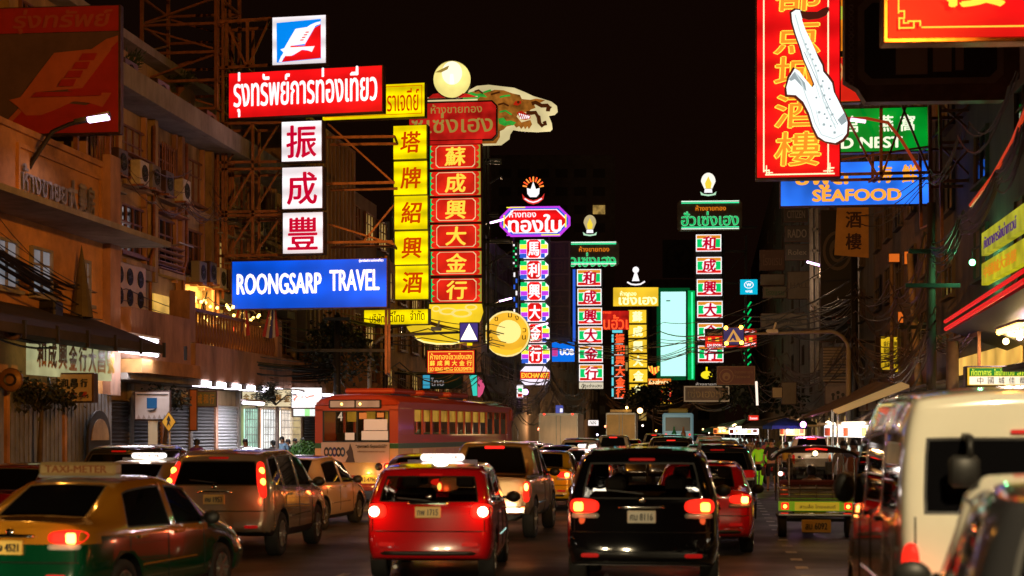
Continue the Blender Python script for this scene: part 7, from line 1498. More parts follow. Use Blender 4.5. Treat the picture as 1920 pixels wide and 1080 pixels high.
M_cable = mat('cable_black', (.012, .011, .01), .5); M_cablep = mat('cable_brown', (.1, .06, .035), .5)
def bundle(pts, n, spread, r=.012, label=None, m=None, seed=0, sag=0):
    """pts: list of (px,py,Y) picked control points in the place; n loose strands"""
    rr = random.Random(seed); mb = MB()
    for k in range(n):
        off = Vector((rr.uniform(-.3, .3), rr.uniform(-.5, .5), rr.uniform(-1, 1))) * spread; ps = []
        P_ = [PX(*a) + off * rr.uniform(.4, 1.2) for a in pts]
        for i in range(len(P_) - 1):
            c = catenary(P_[i], P_[i + 1], sag * rr.uniform(.3, 1.6), 8); ps += c[:-1]
        ps.append(P_[-1]); mb.tube(ps, r * rr.uniform(.7, 1.6), 4, cap=False)
    o = mb.build('cable_bundle', m or M_cable, None); return tag(o, label, 'cables', 'overhead cable bundles', 'stuff')
bundle([(-30, 470, 34), (160, 575, 42), (330, 660, 52), (470, 695, 60), (640, 700, 62)], 12, .45, .022, 'tangled black cable bundle sweeping down across the left facades', sag=.15, seed=1)
bundle([(-30, 420, 33), (230, 560, 46), (480, 590, 58), (640, 610, 62)], 6, .7, .012, 'loose thin wires over the left facades above the thick bundle', sag=.5, seed=2)
bundle([(-30, 600, 33), (170, 600, 42), (340, 650, 52), (620, 690, 61)], 7, .35, .02, 'lower black cable bundle under the ochre building canopy', sag=.3, seed=3)
bundle([(1935, 170, 30), (1870, 330, 36), (1800, 420, 42), (1746, 470, 47)], 10, .35, .016, 'sagging cables curving down at upper right beside the fascia sign', m=M_cablep, sag=.5, seed=4)
bundle([(1930, 470, 38), (1840, 590, 42), (1760, 640, 47), (1690, 655, 58), (1610, 640, 70)], 9, .3, .018, 'ochre lit cable bundle looping below the fascia sign', m=mat('cable_lit', (.22, .13, .06), .5), sag=.35, seed=5)  # ochre light is mixed into this bundle's own colour
bundle([(1746, 470, 47), (1680, 560, 58), (1610, 560, 72), (1520, 580, 95)], 10, .8, .02, 'loose looping wires between the right hand poles', m=M_cablep, sag=.9, seed=6)
bundle([(1746, 600, 47), (1640, 690, 60), (1600, 640, 72), (1470, 690, 100)], 10, 1.0, .024, 'tangle of wires around the dark pole on the right', m=M_cablep, sag=1.2, seed=7)
bundle([(1600, 560, 73), (1480, 600, 95), (1300, 640, 140), (1180, 655, 190)], 7, 1.1, .035, 'thin wires crossing in front of the cyan screen', sag=.6, seed=8)
bundle([(1600, 520, 73), (1400, 590, 110), (1240, 620, 160), (1100, 640, 190)], 4, 1.5, .035, 'upper thin wires crossing the amber character column', sag=.6, seed=9)
bundle([(640, 600, 62), (800, 608, 75), (920, 625, 95), (1040, 640, 120), (1180, 660, 180)], 7, .9, .025, 'wires crossing the yellow awning and the round gold sign', sag=.25, seed=10)
bundle([(632, 700, 61), (740, 720, 72), (900, 690, 90), (1030, 720, 120)], 9, 1.2, .022, 'dense wires over the bus roof', m=M_cablep, sag=.9, seed=11)
bundle([(905, 700, 92), (960, 735, 105), (1030, 700, 125), (1100, 735, 150)], 12, 1.4, .03, 'drooping wire loops beneath the octagon column', m=M_cablep, sag=1.6, seed=12)
bundle([(1400, 680, 110), (1470, 700, 100), (1560, 690, 85)], 12, 1.6, .025, 'mesh of slack wires under the grey hotel', m=M_cablep, sag=1.5, seed=13)
bundle([(1140, 745, 180), (1210, 760, 180), (1300, 745, 160), (1400, 720, 120)], 9, 1.3, .04, 'far slack wires above the box trucks', m=M_cablep, sag=1.0, seed=14)
bundle([(1900, 150, 27), (1800, 250, 36), (1740, 330, 46), (1600, 400, 70)], 4, .4, .014, 'thin wires hanging from the dark board to the hanging cloth sign', sag=.5, seed=15)
# red lit conduit along the cables
tag(MB().tube([PX(1935, 180, 29), PX(1900, 262, 33), PX(1862, 330, 37), PX(1820, 385, 41)], .05, 6).build('red_neon_conduit', emit('red_conduit', (.8, .05, .01), .6), None), 'glowing red tube strung along the sagging cables at upper right', 'neon tube')
tag(MB().tube([PX(1572, 222, 50.5), PX(1625, 222, 50.5), PX(1665, 230, 50.5), PX(1690, 262, 50.5), PX(1725, 320, 50.5)], .05, 6).build('curved_pipe', emit('pipe_red', (.5, .05, .01), .5), None), 'curved reddish pipe in front of the green nest sign', 'pipe')
tag(MB().tube([PX(1595, 224, 50.3), PX(1623, 228, 50.3)], .06, 6).build('neon_tube', emit('pink_tube', (1, .55, .85), 2.0), None), 'short pink white neon tube in front of the green nest sign', 'neon tube')

# ================================================================ street furniture on the left
def disc_sign(px, py, Y, r, m, label):
    p = PX(px, py, Y); t = thing('round_sign', label, 'sign', p, 0); MB().lathe([(.001, -.05), (r * .9, -.05), (r, 0), (r, .06), (.001, .07)], 22, (0, 0, 0), 'y').build('disc', m, t, True); MB().lathe([(r * .35, -.06), (r * .5, -.075), (r * .55, -.05)], 16, (0, 0, 0), 'y').build('ring_print', M_dark, t); return t
disc_sign(20, 712, 36, .27, mat('bronze_lantern', (.22, .11, .03), .5, metal=.2, var=.3), 'round golden lantern like disc at the far left'); disc_sign(75, 718, 39, .25, M_dark, 'dark round sign disc beside the tilted white sign'); disc_sign(24, 620, 33, .2, mat('dim_speaker', (.12, .07, .05), .5), 'dark round loudspeaker in the cable tangle at far left')
s = Sign('shop_sign', 'tilted white shop sign with dark and red characters behind the dark tree', 108, 702, 173, 752, 38.5, rot=4, face=mat('cream_plastic', (.5, .38, .22), .5, var=.2))
for k, ch in enumerate('和昌行'): s.text(ch, 122 + k * 19, 718, 13, 15, M_dark, .04)
for k, ch in enumerate('大金興'): s.text(ch, 118 + k * 21, 740, 13, 11, mat('sign_red', (.4, .03, .01), .5), .04)
s = Sign('direction_board', 'white board on a post with a blue square print near the yellow diamond sign', 254, 735, 318, 786, 45, rot=2, face=mat('board_grey', (.5, .45, .4), .5, var=.15), depth=.08); s.rect(276, 746, 295, 766, emit('board_blue', (.01, .1, .25), .5), 'blue_square'); s.rect(257, 739, 316, 741, M_dark, 'text_line'); s.poly([(276, 770), (288, 768), (296, 764), (291, 771), (284, 773)], M_dark, 'swoosh')
for k in range(6): s.poly([(258 + k * 10, 785), (261 + k * 10, 777), (265 + k * 10, 785)], mat('bush_print', (.28, .22, .18), .5), 'skyline_print')
MB().box(-.13, .13, .02, .1, -s.o.location.z, -.04).build('post', mat('post_cream', (.5, .42, .25), .5), s.o)
s = Sign('pedestrian_sign', 'yellow diamond pedestrian warning sign on a post', 304, 772, 330, 811, 44.5, rot=0, cab=False); s.poly([(317, 771), (331, 791), (317, 811), (303, 791)], mat('sign_black', (.03, .02, .01), .5), 'rim', .03); s.poly([(317, 773), (329.5, 791), (317, 809), (304.5, 791)], mat('warning_yellow', (.65, .36, .03), .4, coat=.3), 'face_panel'); s.poly([(317, 779), (319, 783), (321, 790), (318, 790), (321, 800), (317, 795), (313, 800), (315, 789), (313, 787), (315, 783)], M_dark, 'walking_figure'); MB().tube([(0, .06, s.h), (0, .06, -s.o.location.z)], .035, 8).build('post', M_steel, s.o)
s = Sign('shop_sign', 'white shop sign with flowing red script above the lit grille shops', 546, 727, 602, 764, 61, rot=-16, face=emit('script_white', (1, .97, .95), 1.25, True)); s.tubes([(551, 742), (553, 740), (556, 742), (554, 748), (553, 752), (551, 750), (556, 745), (562, 741), (566, 746), (570, 741), (574, 746), (580, 743), (588, 742)], emit('script_red', (.9, .15, .08), 1.0), .025, 'script_lettering')
s = Sign('shop_sign', 'small white and green shop sign under the red script sign', 551, 767, 592, 780, 61, rot=-16, face=emit('sw2', (.85, .95, .9), .9)); s.rect(571, 767, 580, 780, emit('sg2', (.35, .85, .3), .9), 'green_panel')
for i, (x0, y0, x1, y1, ch, lb) in enumerate(((455, 733, 482, 758, '金行', 'cream shop sign with gold characters, left of the pair above the lit windows'), (484, 731, 544, 762, '和成興金', 'wide cream shop sign with gold characters above the mint lit window'))):
    s = Sign('shop_sign', lb, x0, y0, x1, y1, 58, rot=-14, face=emit('cream_lit' + str(i), (.95, .8, .5), .75, var=.2)); 
    for k, c_ in enumerate(ch): s.text(c_, x0 + (x1 - x0) * (k + .5) / len(ch), (y0 + y1) / 2, 11, 14, MATS['gold_print'], .04)
s = Sign('shop_sign', 'pale green shop sign with brown cursive lettering beside the white board', 322, 735, 352, 757, 48, rot=-10, face=mat('pg', (.4, .38, .28), .5)); s.text('ทองคำ', 337, 745, 24, 14, MATS['brown_print'], .02, .2)
s = Sign('shop_sign', 'green shop sign with gold characters right of the orange banner', 368, 735, 404, 761, 50, rot=-10, face=mat('gg', (.15, .17, .08), .5))
for k, c_ in enumerate('成和行'): s.text(c_, 375 + 11 * k, 748, 8, 18, MATS['gold_print'], .04)
s = Sign('shop_banner', 'vertical orange banner between the dark shutters', 357, 732, 368, 806, 49, rot=-10, face=mat('ob', (.55, .16, .05), .5, var=.2), depth=.05)
# flags on the facade
def flag(px, py, Y, label, w=.6, h=1.3):
    t = thing('flag', label, 'flag', PX(px, py, Y), 0, 'hanging flags'); MB().tube([(0, 0, 0), (.25, -.4, .7)], .02, 6).build('pole', M_dark, t); mb = MB(); n = 6
    cols = [mat('flag_red', (.35, .02, .02), .7), mat('flag_white', (.5, .45, .4), .7), mat('flag_blue', (.03, .03, .16), .7)]
    for k, c_ in enumerate((0, 1, 2, 1, 0)):
        x0, x1 = -w / 2 + w * k / 5, -w / 2 + w * (k + 1) / 5; mb.add([(x0 * .3 + .1, -.2 + .04 * (k % 2), .35), (x1 * .3 + .1, -.2 + .04 * ((k + 1) % 2), .35), (x1, -.1 - .05 * (k % 2), -h + .3 * abs(x1)), (x0, -.1 + .05 * (k % 2), -h + .3 * abs(x0))], [(0, 1, 2, 3)], c_)
    mb.build('cloth', cols, t)
flag(452, 582, 55, 'drooping Thai flag just under the blue travel sign', .65, .95); flag(508, 588, 57, 'second drooping flag right of the first under the blue travel sign', .6, .9); flag(378, 590, 51.5, 'dark red drooping flag on the lattice tower', .4, 1.3)
t = thing('folded_parasol', 'folded olive parasol standing against the ochre wall', 'parasol', PX(153, 595, 40.5), 0); MB().lathe([(.001, 1.85), (.06, 1.5), (.2, .6), (.3, 0), (.02, .02)], 10).build('cloth', mat('olive_cloth', (.11, .085, .045), .8, var=.4), t); MB().tube([(0, 0, 0), (0, 0, -1.2)], .03, 6).build('pole', M_steel, t)
t = thing('loudspeaker_box', 'dark equipment box on the ochre wall in front of the lit window', 'box', PX(66, 645, 38.5), -R(8)); MB().bbox(-.45, .5, 0, .5, 0, 1.05, .04).build('casing', M_dark, t); MB().box(-.35, .4, -.02, -.002, .15, .9).build('grille', M_black, t)

# ================================================================ trees
def tree(label, px, Y, H, z0, rad, n, kind='round', m=None, seed=1, droop=0, name='tree', leaf=.12, cat='tree'):
    p = PX(px, HY, Y); t = thing(name, label, cat, (p.x, Y, 0), 0); rr = random.Random(seed); br = MB(); tips = []
    br.tube([(0, 0, .1), (rr.uniform(-.08, .08), 0, H * .4), (rr.uniform(-.1, .1), 0, H * .8)], [.09, .07, .045], 7)
    for k in range(14):
        a = rr.uniform(0, 6.28); z = z0 + rr.uniform(-.2, .35) * (H - z0); L_ = rad * rr.uniform(.5, 1.05); e = Vector((L_ * math.cos(a), L_ * math.sin(a), z + L_ * rr.uniform(-.1, .5) - droop)); m_ = Vector((e.x * .5, e.y * .5, z + L_ * .3))
        br.tube([(0, 0, z - .1), m_, e], [.035, .022, .01], 5); tips += [m_, e, m_.lerp(e, .5)]
    br.build('trunk', M_bark, t, True); lf = MB()
    for k in range(n):
        c = rr.choice(tips) + Vector((rr.gauss(0, .16), rr.gauss(0, .16), rr.gauss(0, .14))) * rad; d = Vector((rr.uniform(-1, 1), rr.uniform(-1, 1), rr.uniform(-1.2, .3) if kind != 'spiky' else rr.uniform(-.3, .3))).normalized(); s_ = leaf * rr.uniform(.6, 1.4); a = d.cross(Vector((rr.uniform(-1, 1), rr.uniform(-1, 1), 1))).normalized() * s_ * (.35 if kind != 'spiky' else .12)
        lf.add([c, c + d * s_ * .5 + a, c + d * s_ * (1 if kind != 'spiky' else 1.8), c + d * s_ * .5 - a], [(0, 1, 2, 3)])
    stuff(lf.build('crown', m or M_leaf, t)); return t
tree('small spiky crowned street tree before the lit shops', 516, 57, 3.6, 3.1, .85, 1500, 'spiky', seed=2, m=mat('dark_leaf', (.03, .035, .018), .6, var=.5))
tree('dark slender street tree in front of the grey shutters', 78, 37.5, 3.3, 2.6, .8, 1100, seed=3, m=MATS['dark_leaf'])
tree('dark drooping tree behind the blue travel sign near the utility pole', 628, 62.5, 6.6, 5.2, 1.5, 2400, seed=5, droop=.7, m=MATS['dark_leaf'], leaf=.18)
tree('small dark tree on the left pavement beside the yellow diamond sign', 310, 46, 3.4, 2.8, .7, 700, seed=8, m=MATS['dark_leaf'])
tree('dark tree in front of the grey hotel by the market', 1420, 118, 6.5, 4.2, 3.2, 2600, seed=9, m=MATS['dark_leaf'], leaf=.35)
tree('dark tree far ahead between the box truck and the coach', 1225, 170, 7, 5, 3.0, 2200, seed=10, m=MATS['dark_leaf'], leaf=.4)
p = at(572, 58); t = thing('bush', 'trimmed green bush by the kerb left of the bus', 'bush', p, 0); rr = random.Random(6); lf = MB()
for k in range(3600):
    v = Vector((rr.gauss(0, 1), rr.gauss(0, 1), rr.gauss(0, 1))).normalized() * rr.uniform(.75, 1.05); c = Vector((v.x * .62, v.y * .6, 1.0 + v.z * .6)); d = Vector((rr.uniform(-1, 1), rr.uniform(-1, 1), rr.uniform(-.3, 1))).normalized() * .1; a = d.cross(v).normalized() * .035; lf.add([c, c + d * .5 + a, c + d, c + d * .5 - a], [(0, 1, 2, 3)])
stuff(lf.build('crown', mat('bush_green', (.06, .16, .02), .5, var=.5, scale=6), t)); MB().tube([(0, 0, 0), (0, 0, .7)], .06, 7).build('trunk', M_bark, t)
for (px, py, Y, sd) in ((238, 150, 50, 1), (338, 178, 57, 2)):
    p = PX(px, py, Y); t = thing('potted_plant', ['', 'leafy plant on the cornice slab near the red billboard', 'leafy plant on the cornice slab behind the second air conditioner'][sd], 'plant', p, 0); MB().lathe([(.12, 0), (.17, .3), (.15, .3)], 10).build('pot', M_wood, t); rr = random.Random(sd); lf = MB()
    for k in range(260): d = Vector((rr.uniform(-1, 1), rr.uniform(-1, 1), rr.uniform(.1, 1.2))); c = Vector((0, 0, .3)) + d * rr.uniform(.1, .5); a = Vector((.03, .03, 0)); lf.add([c, c + a, c + d.normalized() * .18, c - a], [(0, 1, 2, 3)])
    stuff(lf.build('foliage', M_leaf, t))

# ================================================================ market on the right pavement
def parasol(label, px, Y, ytop, rpx, m, group='market parasols', sq=8):
    p = PX(px, HY, Y); z = Zat(ytop, Y); r = rpx * Y / FPX; t = thing('parasol', label, 'parasol', (p.x, Y, 0), 0, group); MB().tube([(0, 0, 0), (0, 0, z)], .03, 6).build('pole', M_steel, t)
    mb = MB(); prof = [(.02, z), (r * .35, z - r * .1), (r * .7, z - r * .22), (r, z - r * .36), (r * 1.0, z - r * .36 - .14)]; mb.lathe(prof, sq)
    mb.build('canopy', m, t)
    for k in range(sq): a = 2 * math.pi * k / sq; MB().tube([(.03, 0, z - .08), (r * .98 * math.cos(a), r * .98 * math.sin(a), z - r * .37)], .012, 4).build('rib', M_steel, t)
    return t
parasol('blue parasol over the stalls beyond the tuk-tuk', 1472, 66, 783, 42, mat('blue_cloth', (.02, .06, .4), .7)); parasol('dark parasol left of the blue parasol', 1424, 82, 787, 34, mat('dark_cloth', (.05, .045, .04), .8)); parasol('dark green parasol behind the blue one', 1500, 78, 782, 36, mat('dgreen_cloth', (.03, .06, .04), .8)); parasol('small green and white parasol among the far stalls', 1342, 130, 798, 26, mat('gw_cloth', (.1, .3, .15), .7)); parasol('pale parasol at the far end of the stalls', 1385, 120, 795, 22, mat('pale_cloth', (.5, .45, .35), .7))
def awning(label, pts, m, thick=.06):
    P_ = [PX(*q) for q in pts]; t = thing('awning', label, 'awning', P_[0], 0, 'market awnings'); c = [q - P_[0] for q in P_]; n = len(c); mb = MB(); d = Vector((0, 0, -thick)); mb.add(c + [q + d for q in c], [tuple(range(n)), tuple(range(n, 2 * n))[::-1]] + [(i, (i + 1) % n, (i + 1) % n + n, i + n) for i in range(n)]); mb.build('canvas', m, t)
    for q in (c[0], c[1]): MB().tube([q, Vector((q.x, q.y, -P_[0].z))], .03, 6).build('pole', M_steel, t)
    return t
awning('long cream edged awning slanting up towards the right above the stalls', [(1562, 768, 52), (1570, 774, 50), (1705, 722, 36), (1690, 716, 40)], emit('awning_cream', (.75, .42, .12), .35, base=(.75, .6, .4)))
awning('brown canvas awning sagging over the stalls behind the tuk-tuk', [(1490, 787, 74), (1560, 768, 55), (1700, 722, 42), (1640, 715, 60)], mat('brown_canvas', (.2, .12, .06), .85, var=.3)); awning('dark awning under the cream edged awning', [(1590, 792, 58), (1690, 776, 44), (1760, 730, 40), (1700, 735, 55)], mat('dark_canvas', (.1, .06, .04), .85, var=.3))
awning('green and white striped awning by the far stalls', [(1330, 812, 120), (1385, 800, 105), (1400, 785, 110), (1350, 795, 130)], mat('stripe_canvas', (.12, .3, .16), .8, var=.6, scale=1.2))
def stall(label, px, Y, w, m, items, seed=0, sign=None, top=None):
    p = at(px, Y); t = thing('market_stall', label, 'market stall', p, -R(7 + 60), 'lit market stalls'); rr = random.Random(seed)
    MB().bbox(-w / 2, w / 2, -.4, .4, .5, .95, .02).build('cart', M_steel, t)
    for x in (-w / 2 + .1, w / 2 - .1):
        for y in (-.35, .35): MB().tube([(x, y, .05), (x, y, 2.2)], .02, 6).build('post', M_steel, t)
    MB().bbox(-w / 2 - .2, w / 2 + .2, -.6, .6, 2.2, 2.28, .02).build('roof_panel', m, t)
    MB().box(-w / 2, w / 2, -.42, -.4, 1.8, 2.18).build('price_panel', top or emit('stall_white', (.9, .95, 1), 1.1, True, var=.6, scale=2.5), t); MB().box(-w / 2 + .1, w / 2 - .1, -.3, .3, 1.0, 1.5).build('display_case', emit('case_glow', (.6, .75, .7), .7, var=.7, scale=4), t)
    for q in range(5): MB().box(-w / 2 + w * (q + .15) / 5, -w / 2 + w * (q + .85) / 5, -.45, -.43, 1.84 + .05 * (q % 3), 2.1).build('menu_card', mat(f'card{q % 4}', [(.5, .08, .04), (.55, .5, .4), (.1, .25, .35), (.5, .4, .06)][q % 4], .5), t)
    for q in range(7): x = -w / 2 + .2 + (w - .4) * q / 6; MB().lathe([(.05, .95), (.06, 1.1), (.02, 1.2 + rr.uniform(0, .15))], 7, (x, -.32, 0)).build('jar', mat(f'jar{q % 3}', [(.4, .1, .03), (.5, .4, .1), (.2, .3, .1)][q % 3], .2), t)
    lamp('light', 'AREA', (0, -.7, 2.1), 45, (1, .82, .6), t, 1.2, (R(65), 0, 0))
    return t
stall('brightly white lit food stall right of the white pickup', 1600, 54, 2.2, M_white, 6, 1); stall('second white lit food stall nearer the van', 1630, 50, 1.6, M_white, 6, 2); stall('warm lit stall beside the crowd under the blue parasol', 1500, 72, 2.0, M_cream, 6, 3, top=emit('stall_warm', (1, .7, .3), 1.6, True)); stall('glaring white stall behind the crowd at the kerb', 1405, 98, 3.4, M_white, 6, 4, top=emit('stall_glare', (1, .9, 1), 4, True)); stall('orange lit stall in front of the coach', 1368, 112, 3.0, M_cream, 6, 5, top=emit('stall_orange', (1, .3, .05), 1.4))
for i, (px, py, Y, c_, lb) in enumerate(((1506, 796, 64, (1, .35, .9), 'violet bulb glowing under the brown canvas'), (1632, 806, 48, (1, .6, .25), 'warm bulb over the nearer food stall'), (1553, 795, 60, (1, .8, .6), 'dim bulb behind the white pickup'), (1636, 793, 46, (.9, .5, 1), 'violet white bulb by the van windscreen'), (1378, 800, 110, (1, .7, .3), 'warm bulb at the far stalls, left one'), (1352, 806, 115, (1, .6, .3), 'warm bulb at the far stalls, near the coach'), (1200, 770, 150, (1, .55, .2), 'orange bulb above the far traffic'), (985, 735, 110, (.7, .4, 1), 'violet bulb pair beside EXCHANGE'), (1905, 625, 40, (1, .6, .2), 'warm lamp under the right awning at the picture edge'), (1886, 640, 41, (1, .7, .25), 'second warm lamp under the right awning'), (1912, 632, 38, (1, .6, .8), 'pink white lamp under the right awning'), (1823, 492, 46, (.2, 1, .4), 'green signal lamp in the right cable tangle'))):
    t = thing('light_bulb', lb, 'light bulb', PX(px, py, Y), 0, 'bare bulbs along the street'); MB().ball((0, 0, 0), .0016 * Y + .02, 10, 7).build('bulb', emit(f'bulb{i}', c_, 8, True), t, True); MB().tube([(0, 0, .05), (0, 0, .4)], .012, 5).build('cord', M_cable, t); lamp('light', 'POINT', (0, -.15, -.1), 70, c_, t, .08)
tube_light(7.0, facV(1896, 7.0) - 1.2, facV(1896, 7.0) + 1.6, 4.4, 'warm fluorescent tube under the awning at the right edge', emit('warm_tube', (1, .55, .1), 8, True), 90, rr=.07)
# lit restaurant interior at right
t = uvthing('restaurant', 'yellow lit restaurant front with hanging rails at the right edge', 'shop front', WR - .05, facV(1925, WR), 0); Lr = facV(1800, WR) - facV(1925, WR)
part(t, 'lit_ceiling', emit('rest_glow', (1, .55, .1), .8, True, var=.4, scale=.7), (-.1, -.05, 0, Lr, 3.6, 4.35)); part(t, 'glass_front', emit('rest_glass', (1, .8, .4), .9, True, var=.5, scale=.9), (-.09, -.04, .2, Lr - .3, 2.2, 3.5)); part(t, 'rail', M_rust, (-1.2, -1.1, 0, Lr, 4.5, 4.6), (-1.2, -1.1, 0, Lr, 4.85, 4.92))
for k in range(8): part(t, 'rail_post', M_rust, (-1.19, -1.11, Lr * k / 8, Lr * k / 8 + .06, 3.0 if k % 4 == 0 else 4.6, 4.85))
# striped roller box building details
t = thing('louvre_box', 'grey box with dark horizontal louvres behind the curved mast', 'ventilation box', PX(1568, 715, 80), -R(5)); k = 80 / FPX
MB().bbox(-24 * k, 24 * k, .1, 1.5, 0, 65 * k, .03).build('casing', M_darkwall2, t)
for q in range(12): MB().box(-24 * k, 22 * k, -.02, .11, q * 5.4 * k, q * 5.4 * k + .075).build('slat', mat('slat_pale', (.3, .24, .19), .6), t)
s = Sign('wall_board', 'pale wall board with dark figures painted under the louvre box', 1548, 718, 1592, 757, 80, rot=5, face=mat('board_mauve', (.22, .17, .15), .7, var=.3), depth=.1)
for k in range(3): s.circ(1562 + k * 9, 740 - (k % 2) * 4, 3.4, M_dark, 'painted_figure', n=10); s.rect(1560 + k * 9, 742, 1564 + k * 9, 750, M_dark, 'painted_figure')
for (x0, y0, x1, y1, lb) in ((1449, 727, 1466, 745, 'small yellowish box on the dark wall left of the tall box'), (1467, 718, 1492, 757, 'tall drab box on the dark wall under the mast arm')):
    Sign('meter_box', lb, x0, y0, x1, y1, 90, rot=8, face=mat(f'mb{x0}', (.45, .33, .18) if x0 < 1460 else (.16, .12, .08), .6, var=.2), depth=.5, cat='box')
tag(MB().tube([PX(1418, 715, 95), PX(1420, 760, 95)], .07, 6).build('neon_tube', emit('dim_tube', (1, .8, .65), 1.3), None), 'vertical white fluorescent tube by the dark boxes under the mast', 'tube light')
s = Sign('shop_sign', 'small red shop sign among the far stalls', 1404, 779, 1422, 788, 90, rot=5, face=REDM); s.text('ร้านอาหาร', 1413, 784, 14, 5, WHT, .03)
s = Sign('shop_sign', 'small white lit sign between the two box trucks', 1103, 788, 1122, 798, 140, rot=5, face=emit('swt', (1, .9, .85), 1.2)); s.text('ทอง', 1112, 793, 12, 6, M_dark, .03)
s = Sign('shop_sign', 'tiny blue sign above the white box truck', 1042, 760, 1056, 776, 130, rot=5, face=emit('tblue', (.1, .12, .5), .7)); s.rect(1050, 766, 1055, 773, WHT, 'white_patch')
for i in range(14):   # far shop lamps down the street
    px = [1010, 990, 1090, 1120, 1135, 1205, 1230, 1010, 975, 1330, 1318, 1390, 1150, 1225][i]; py = [805, 812, 806, 815, 800, 798, 808, 815, 800, 812, 805, 808, 812, 815][i]; Y = 150 + 6 * i
    t = thing('light_bulb', f'tiny far lamp among the distant traffic near the ' + ['bus front', 'bus front wheel', 'white box truck right side', 'silver pickup', 'yellowish truck left side', 'yellowish truck right side', 'coach left side', 'white box truck left side', 'bus mirror', 'coach right side', 'coach rear corner', 'far stalls', 'yellowish truck underside', 'coach underside'][i], 'light bulb', PX(px, py, Y), 0, 'tiny far lamps'); MB().ball((0, 0, 0), .11, 8, 6).build('bulb', emit(f'far{i}', [(1, .2, .1), (1, .85, .7), (1, .6, .2), (.8, .7, 1)][i % 4], 5), t); lamp('light', 'POINT', (0, 0, .3), 420, (1, .5, .2), t, .1) if i % 2 == 0 else None  # warm point lights added at every other bulb to lift the dark far street
# clean up helper property
for o in bpy.data.objects:
    if '_side' in o: del o['_side']
    if '_k' in o: del o['_k']

# weathered clutter on the four storey facade: condensers, drainpipes, satellite dishes, hanging wires
rk = random.Random(11)
for k in range(14):
    v = vB0 + 1.6 + (LB - 3) * (k + rk.uniform(0, .6)) / 14; z = rk.choice([6.9, 7.0, 9.2, 9.3, 9.35]); fl = 'lower' if z < 8 else 'upper'
    ac_unit(WL - .98, v, z, ['small grimy condenser bolted beside a window, %s row, bay %s from the ochre building' % (fl, ['nearest', 'second', 'third', 'fourth', 'fifth', 'sixth', 'seventh', 'eighth', 'ninth', 'tenth', 'eleventh', 'twelfth', 'thirteenth', 'fourteenth'][k])][0], 1, m=[M_cabinet, M_ac, M_darkwall2][k % 3], w=.75)
for k in range(6):
    v = vB0 + 2 + (LB - 4) * k / 6
    t = uvthing('drainpipe', 'rusty drainpipe running down the cornice facade, ' + ['nearest', 'second', 'third', 'fourth', 'fifth', 'farthest'][k] + ' of six', 'pipe', WL - 1.0, v, 5.0, 0, 'drainpipes on the cornice facade')
    MB().tube([(0, 0, 0), (0, .05, 2.2), (.02, .3, 2.6), (.02, .3, 6.4)], .055, 6).build('pipe', M_rust, t, True); MB().box(-.1, .08, .2, .4, 4.0, 4.06).build('clamp', M_steel, t)
for k, (px, py, Y) in enumerate(((352, 236, 52), (560, 315, 66))):
    t = thing('satellite_dish', ['satellite dish on the cornice slab beside the steel tower', 'satellite dish on the roof behind the white character boxes'][k], 'satellite dish', PX(px, py, Y), -.6); MB().lathe([(.001, .1), (.2, .06), (.4, -.05)], 16, (0, 0, .8), 'y').build('dish', M_steel, t, True); MB().tube([(0, .1, 0), (0, .1, .8)], .03, 6).build('stand', M_rust, t)
for k in range(6):
    x0 = 230 + k * 55; bundle([(x0, 300 + 20 * k, 46 + 3 * k), (x0 + 60, 345 + 22 * k, 48 + 3 * k), (x0 + 130, 350 + 30 * k, 51 + 3 * k)], 3, .5, .012, 'slack service wires across the cream facade, ' + ['first', 'second', 'third', 'fourth', 'fifth', 'sixth'][k] + ' span from the ochre building', m=M_cablep, sag=.5, seed=40 + k)
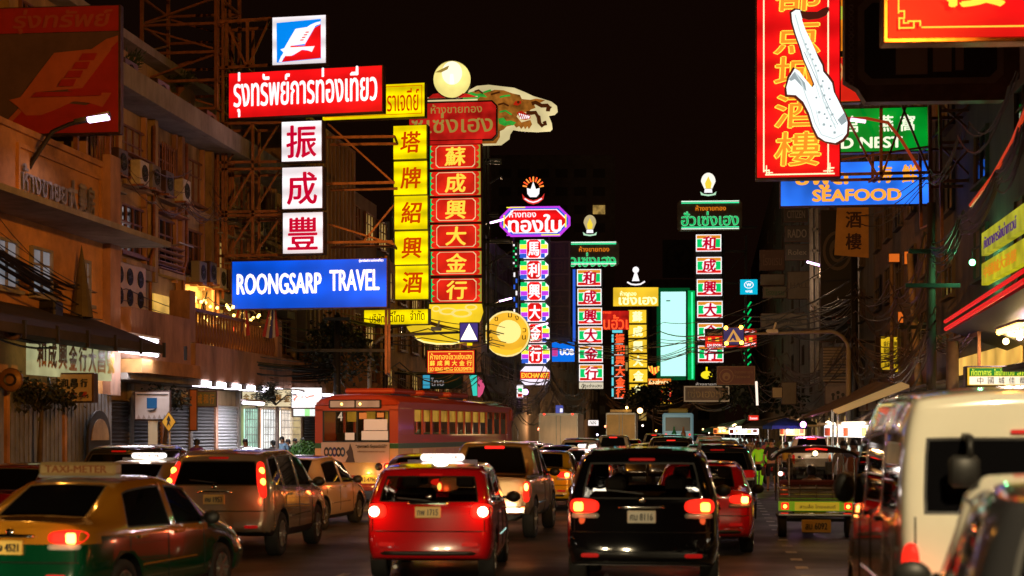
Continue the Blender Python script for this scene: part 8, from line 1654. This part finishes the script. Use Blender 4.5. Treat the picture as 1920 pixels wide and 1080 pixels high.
def motorbike(label, px, Y, rz, col):
    t = thing('motorcycle', label, 'motorcycle', at(px, Y), rz, 'motorcycles at the kerb')
    for y in (0, 1.25):
        w_ = MB().lathe([(.2, -.04), (.28, -.045), (.3, 0), (.28, .045), (.2, .04), (.2, -.04)], 20, (0, y, .3), 'x').build('wheel', M_tyre, t, True); m = MB()
        for q in range(6): m.bar((0, y, .3), (0, y + .2 * math.cos(q), .3 + .2 * math.sin(q)), .012)
        m.build('spokes', M_steel, w_)
    mb = MB(); mb.bbox(-.1, .1, .1, .8, .45, .72, .06); mb.bbox(-.12, .12, -.25, .2, .62, .78, .05); mb.bar((0, .75, .6), (0, 1.2, .95), .14, .2); mb.build('body', col, t)
    MB().bbox(-.13, .13, -.2, .6, .74, .84, .04).build('seat', M_trim, t); MB().tube([(-.33, 1.0, 1.05), (0, 1.1, 1.0), (.33, 1.0, 1.05)], .015, 6).build('handlebar', M_steel, t)
    for x in (-.05, .05): MB().tube([(x, 1.12, .95), (x, 1.25, .3)], .022, 6).build('fork', M_steel, t)
    MB().ball((0, 1.2, .92), (.09, .08, .09), 10, 7).build('headlight', M_clearlens, t, True); MB().bbox(-.07, .07, -.3, -.24, .62, .7, .01).build('tail_light', M_lens, t)
    for x in (-.3, .3): MB().ball((x, 1.02, 1.17), (.06, .02, .04), 8, 5).build('mirror', M_trim, t)
motorbike('dark motorcycle parked at the kerb beside the black T-shirt walker', 1470, 50, R(-20), P_DK); motorbike('red motorcycle parked at the kerb near the lime green worker', 1437, 60, R(-30), P_RED); motorbike('blue motorcycle parked before the lit shop windows on the left', 535, 58, R(60), paint('paint_blue', (.02, .05, .25)))
for i, (u_, v_) in enumerate(((6.6, 30), (7.2, 34), (6.2, 38), (7.0, 44), (6.4, 48), (-15.4, 52), (-15.1, 46), (-15.5, 57))):
    p = UV(u_, v_, .13); person('pedestrian on the ' + ('right' if u_ > 0 else 'left') + ' pavement in a ' + ['teal', 'brick red', 'beige', 'charcoal', 'mustard', 'white', 'purple', 'sky blue'][i] + ' top', p, R(170 if i % 2 else -10), C_(f'ped{i}', [(.05, .25, .25), (.4, .1, .06), (.5, .42, .3), (.06, .06, .06), (.5, .33, .05), (.6, .6, .58), (.2, .06, .25), (.2, .35, .5)][i]), C_(f'pedt{i}', (.05 + .02 * i, .05, .06)), h=1.6 + .03 * (i % 5), pose='walk', hair='long' if i % 2 else 'short')
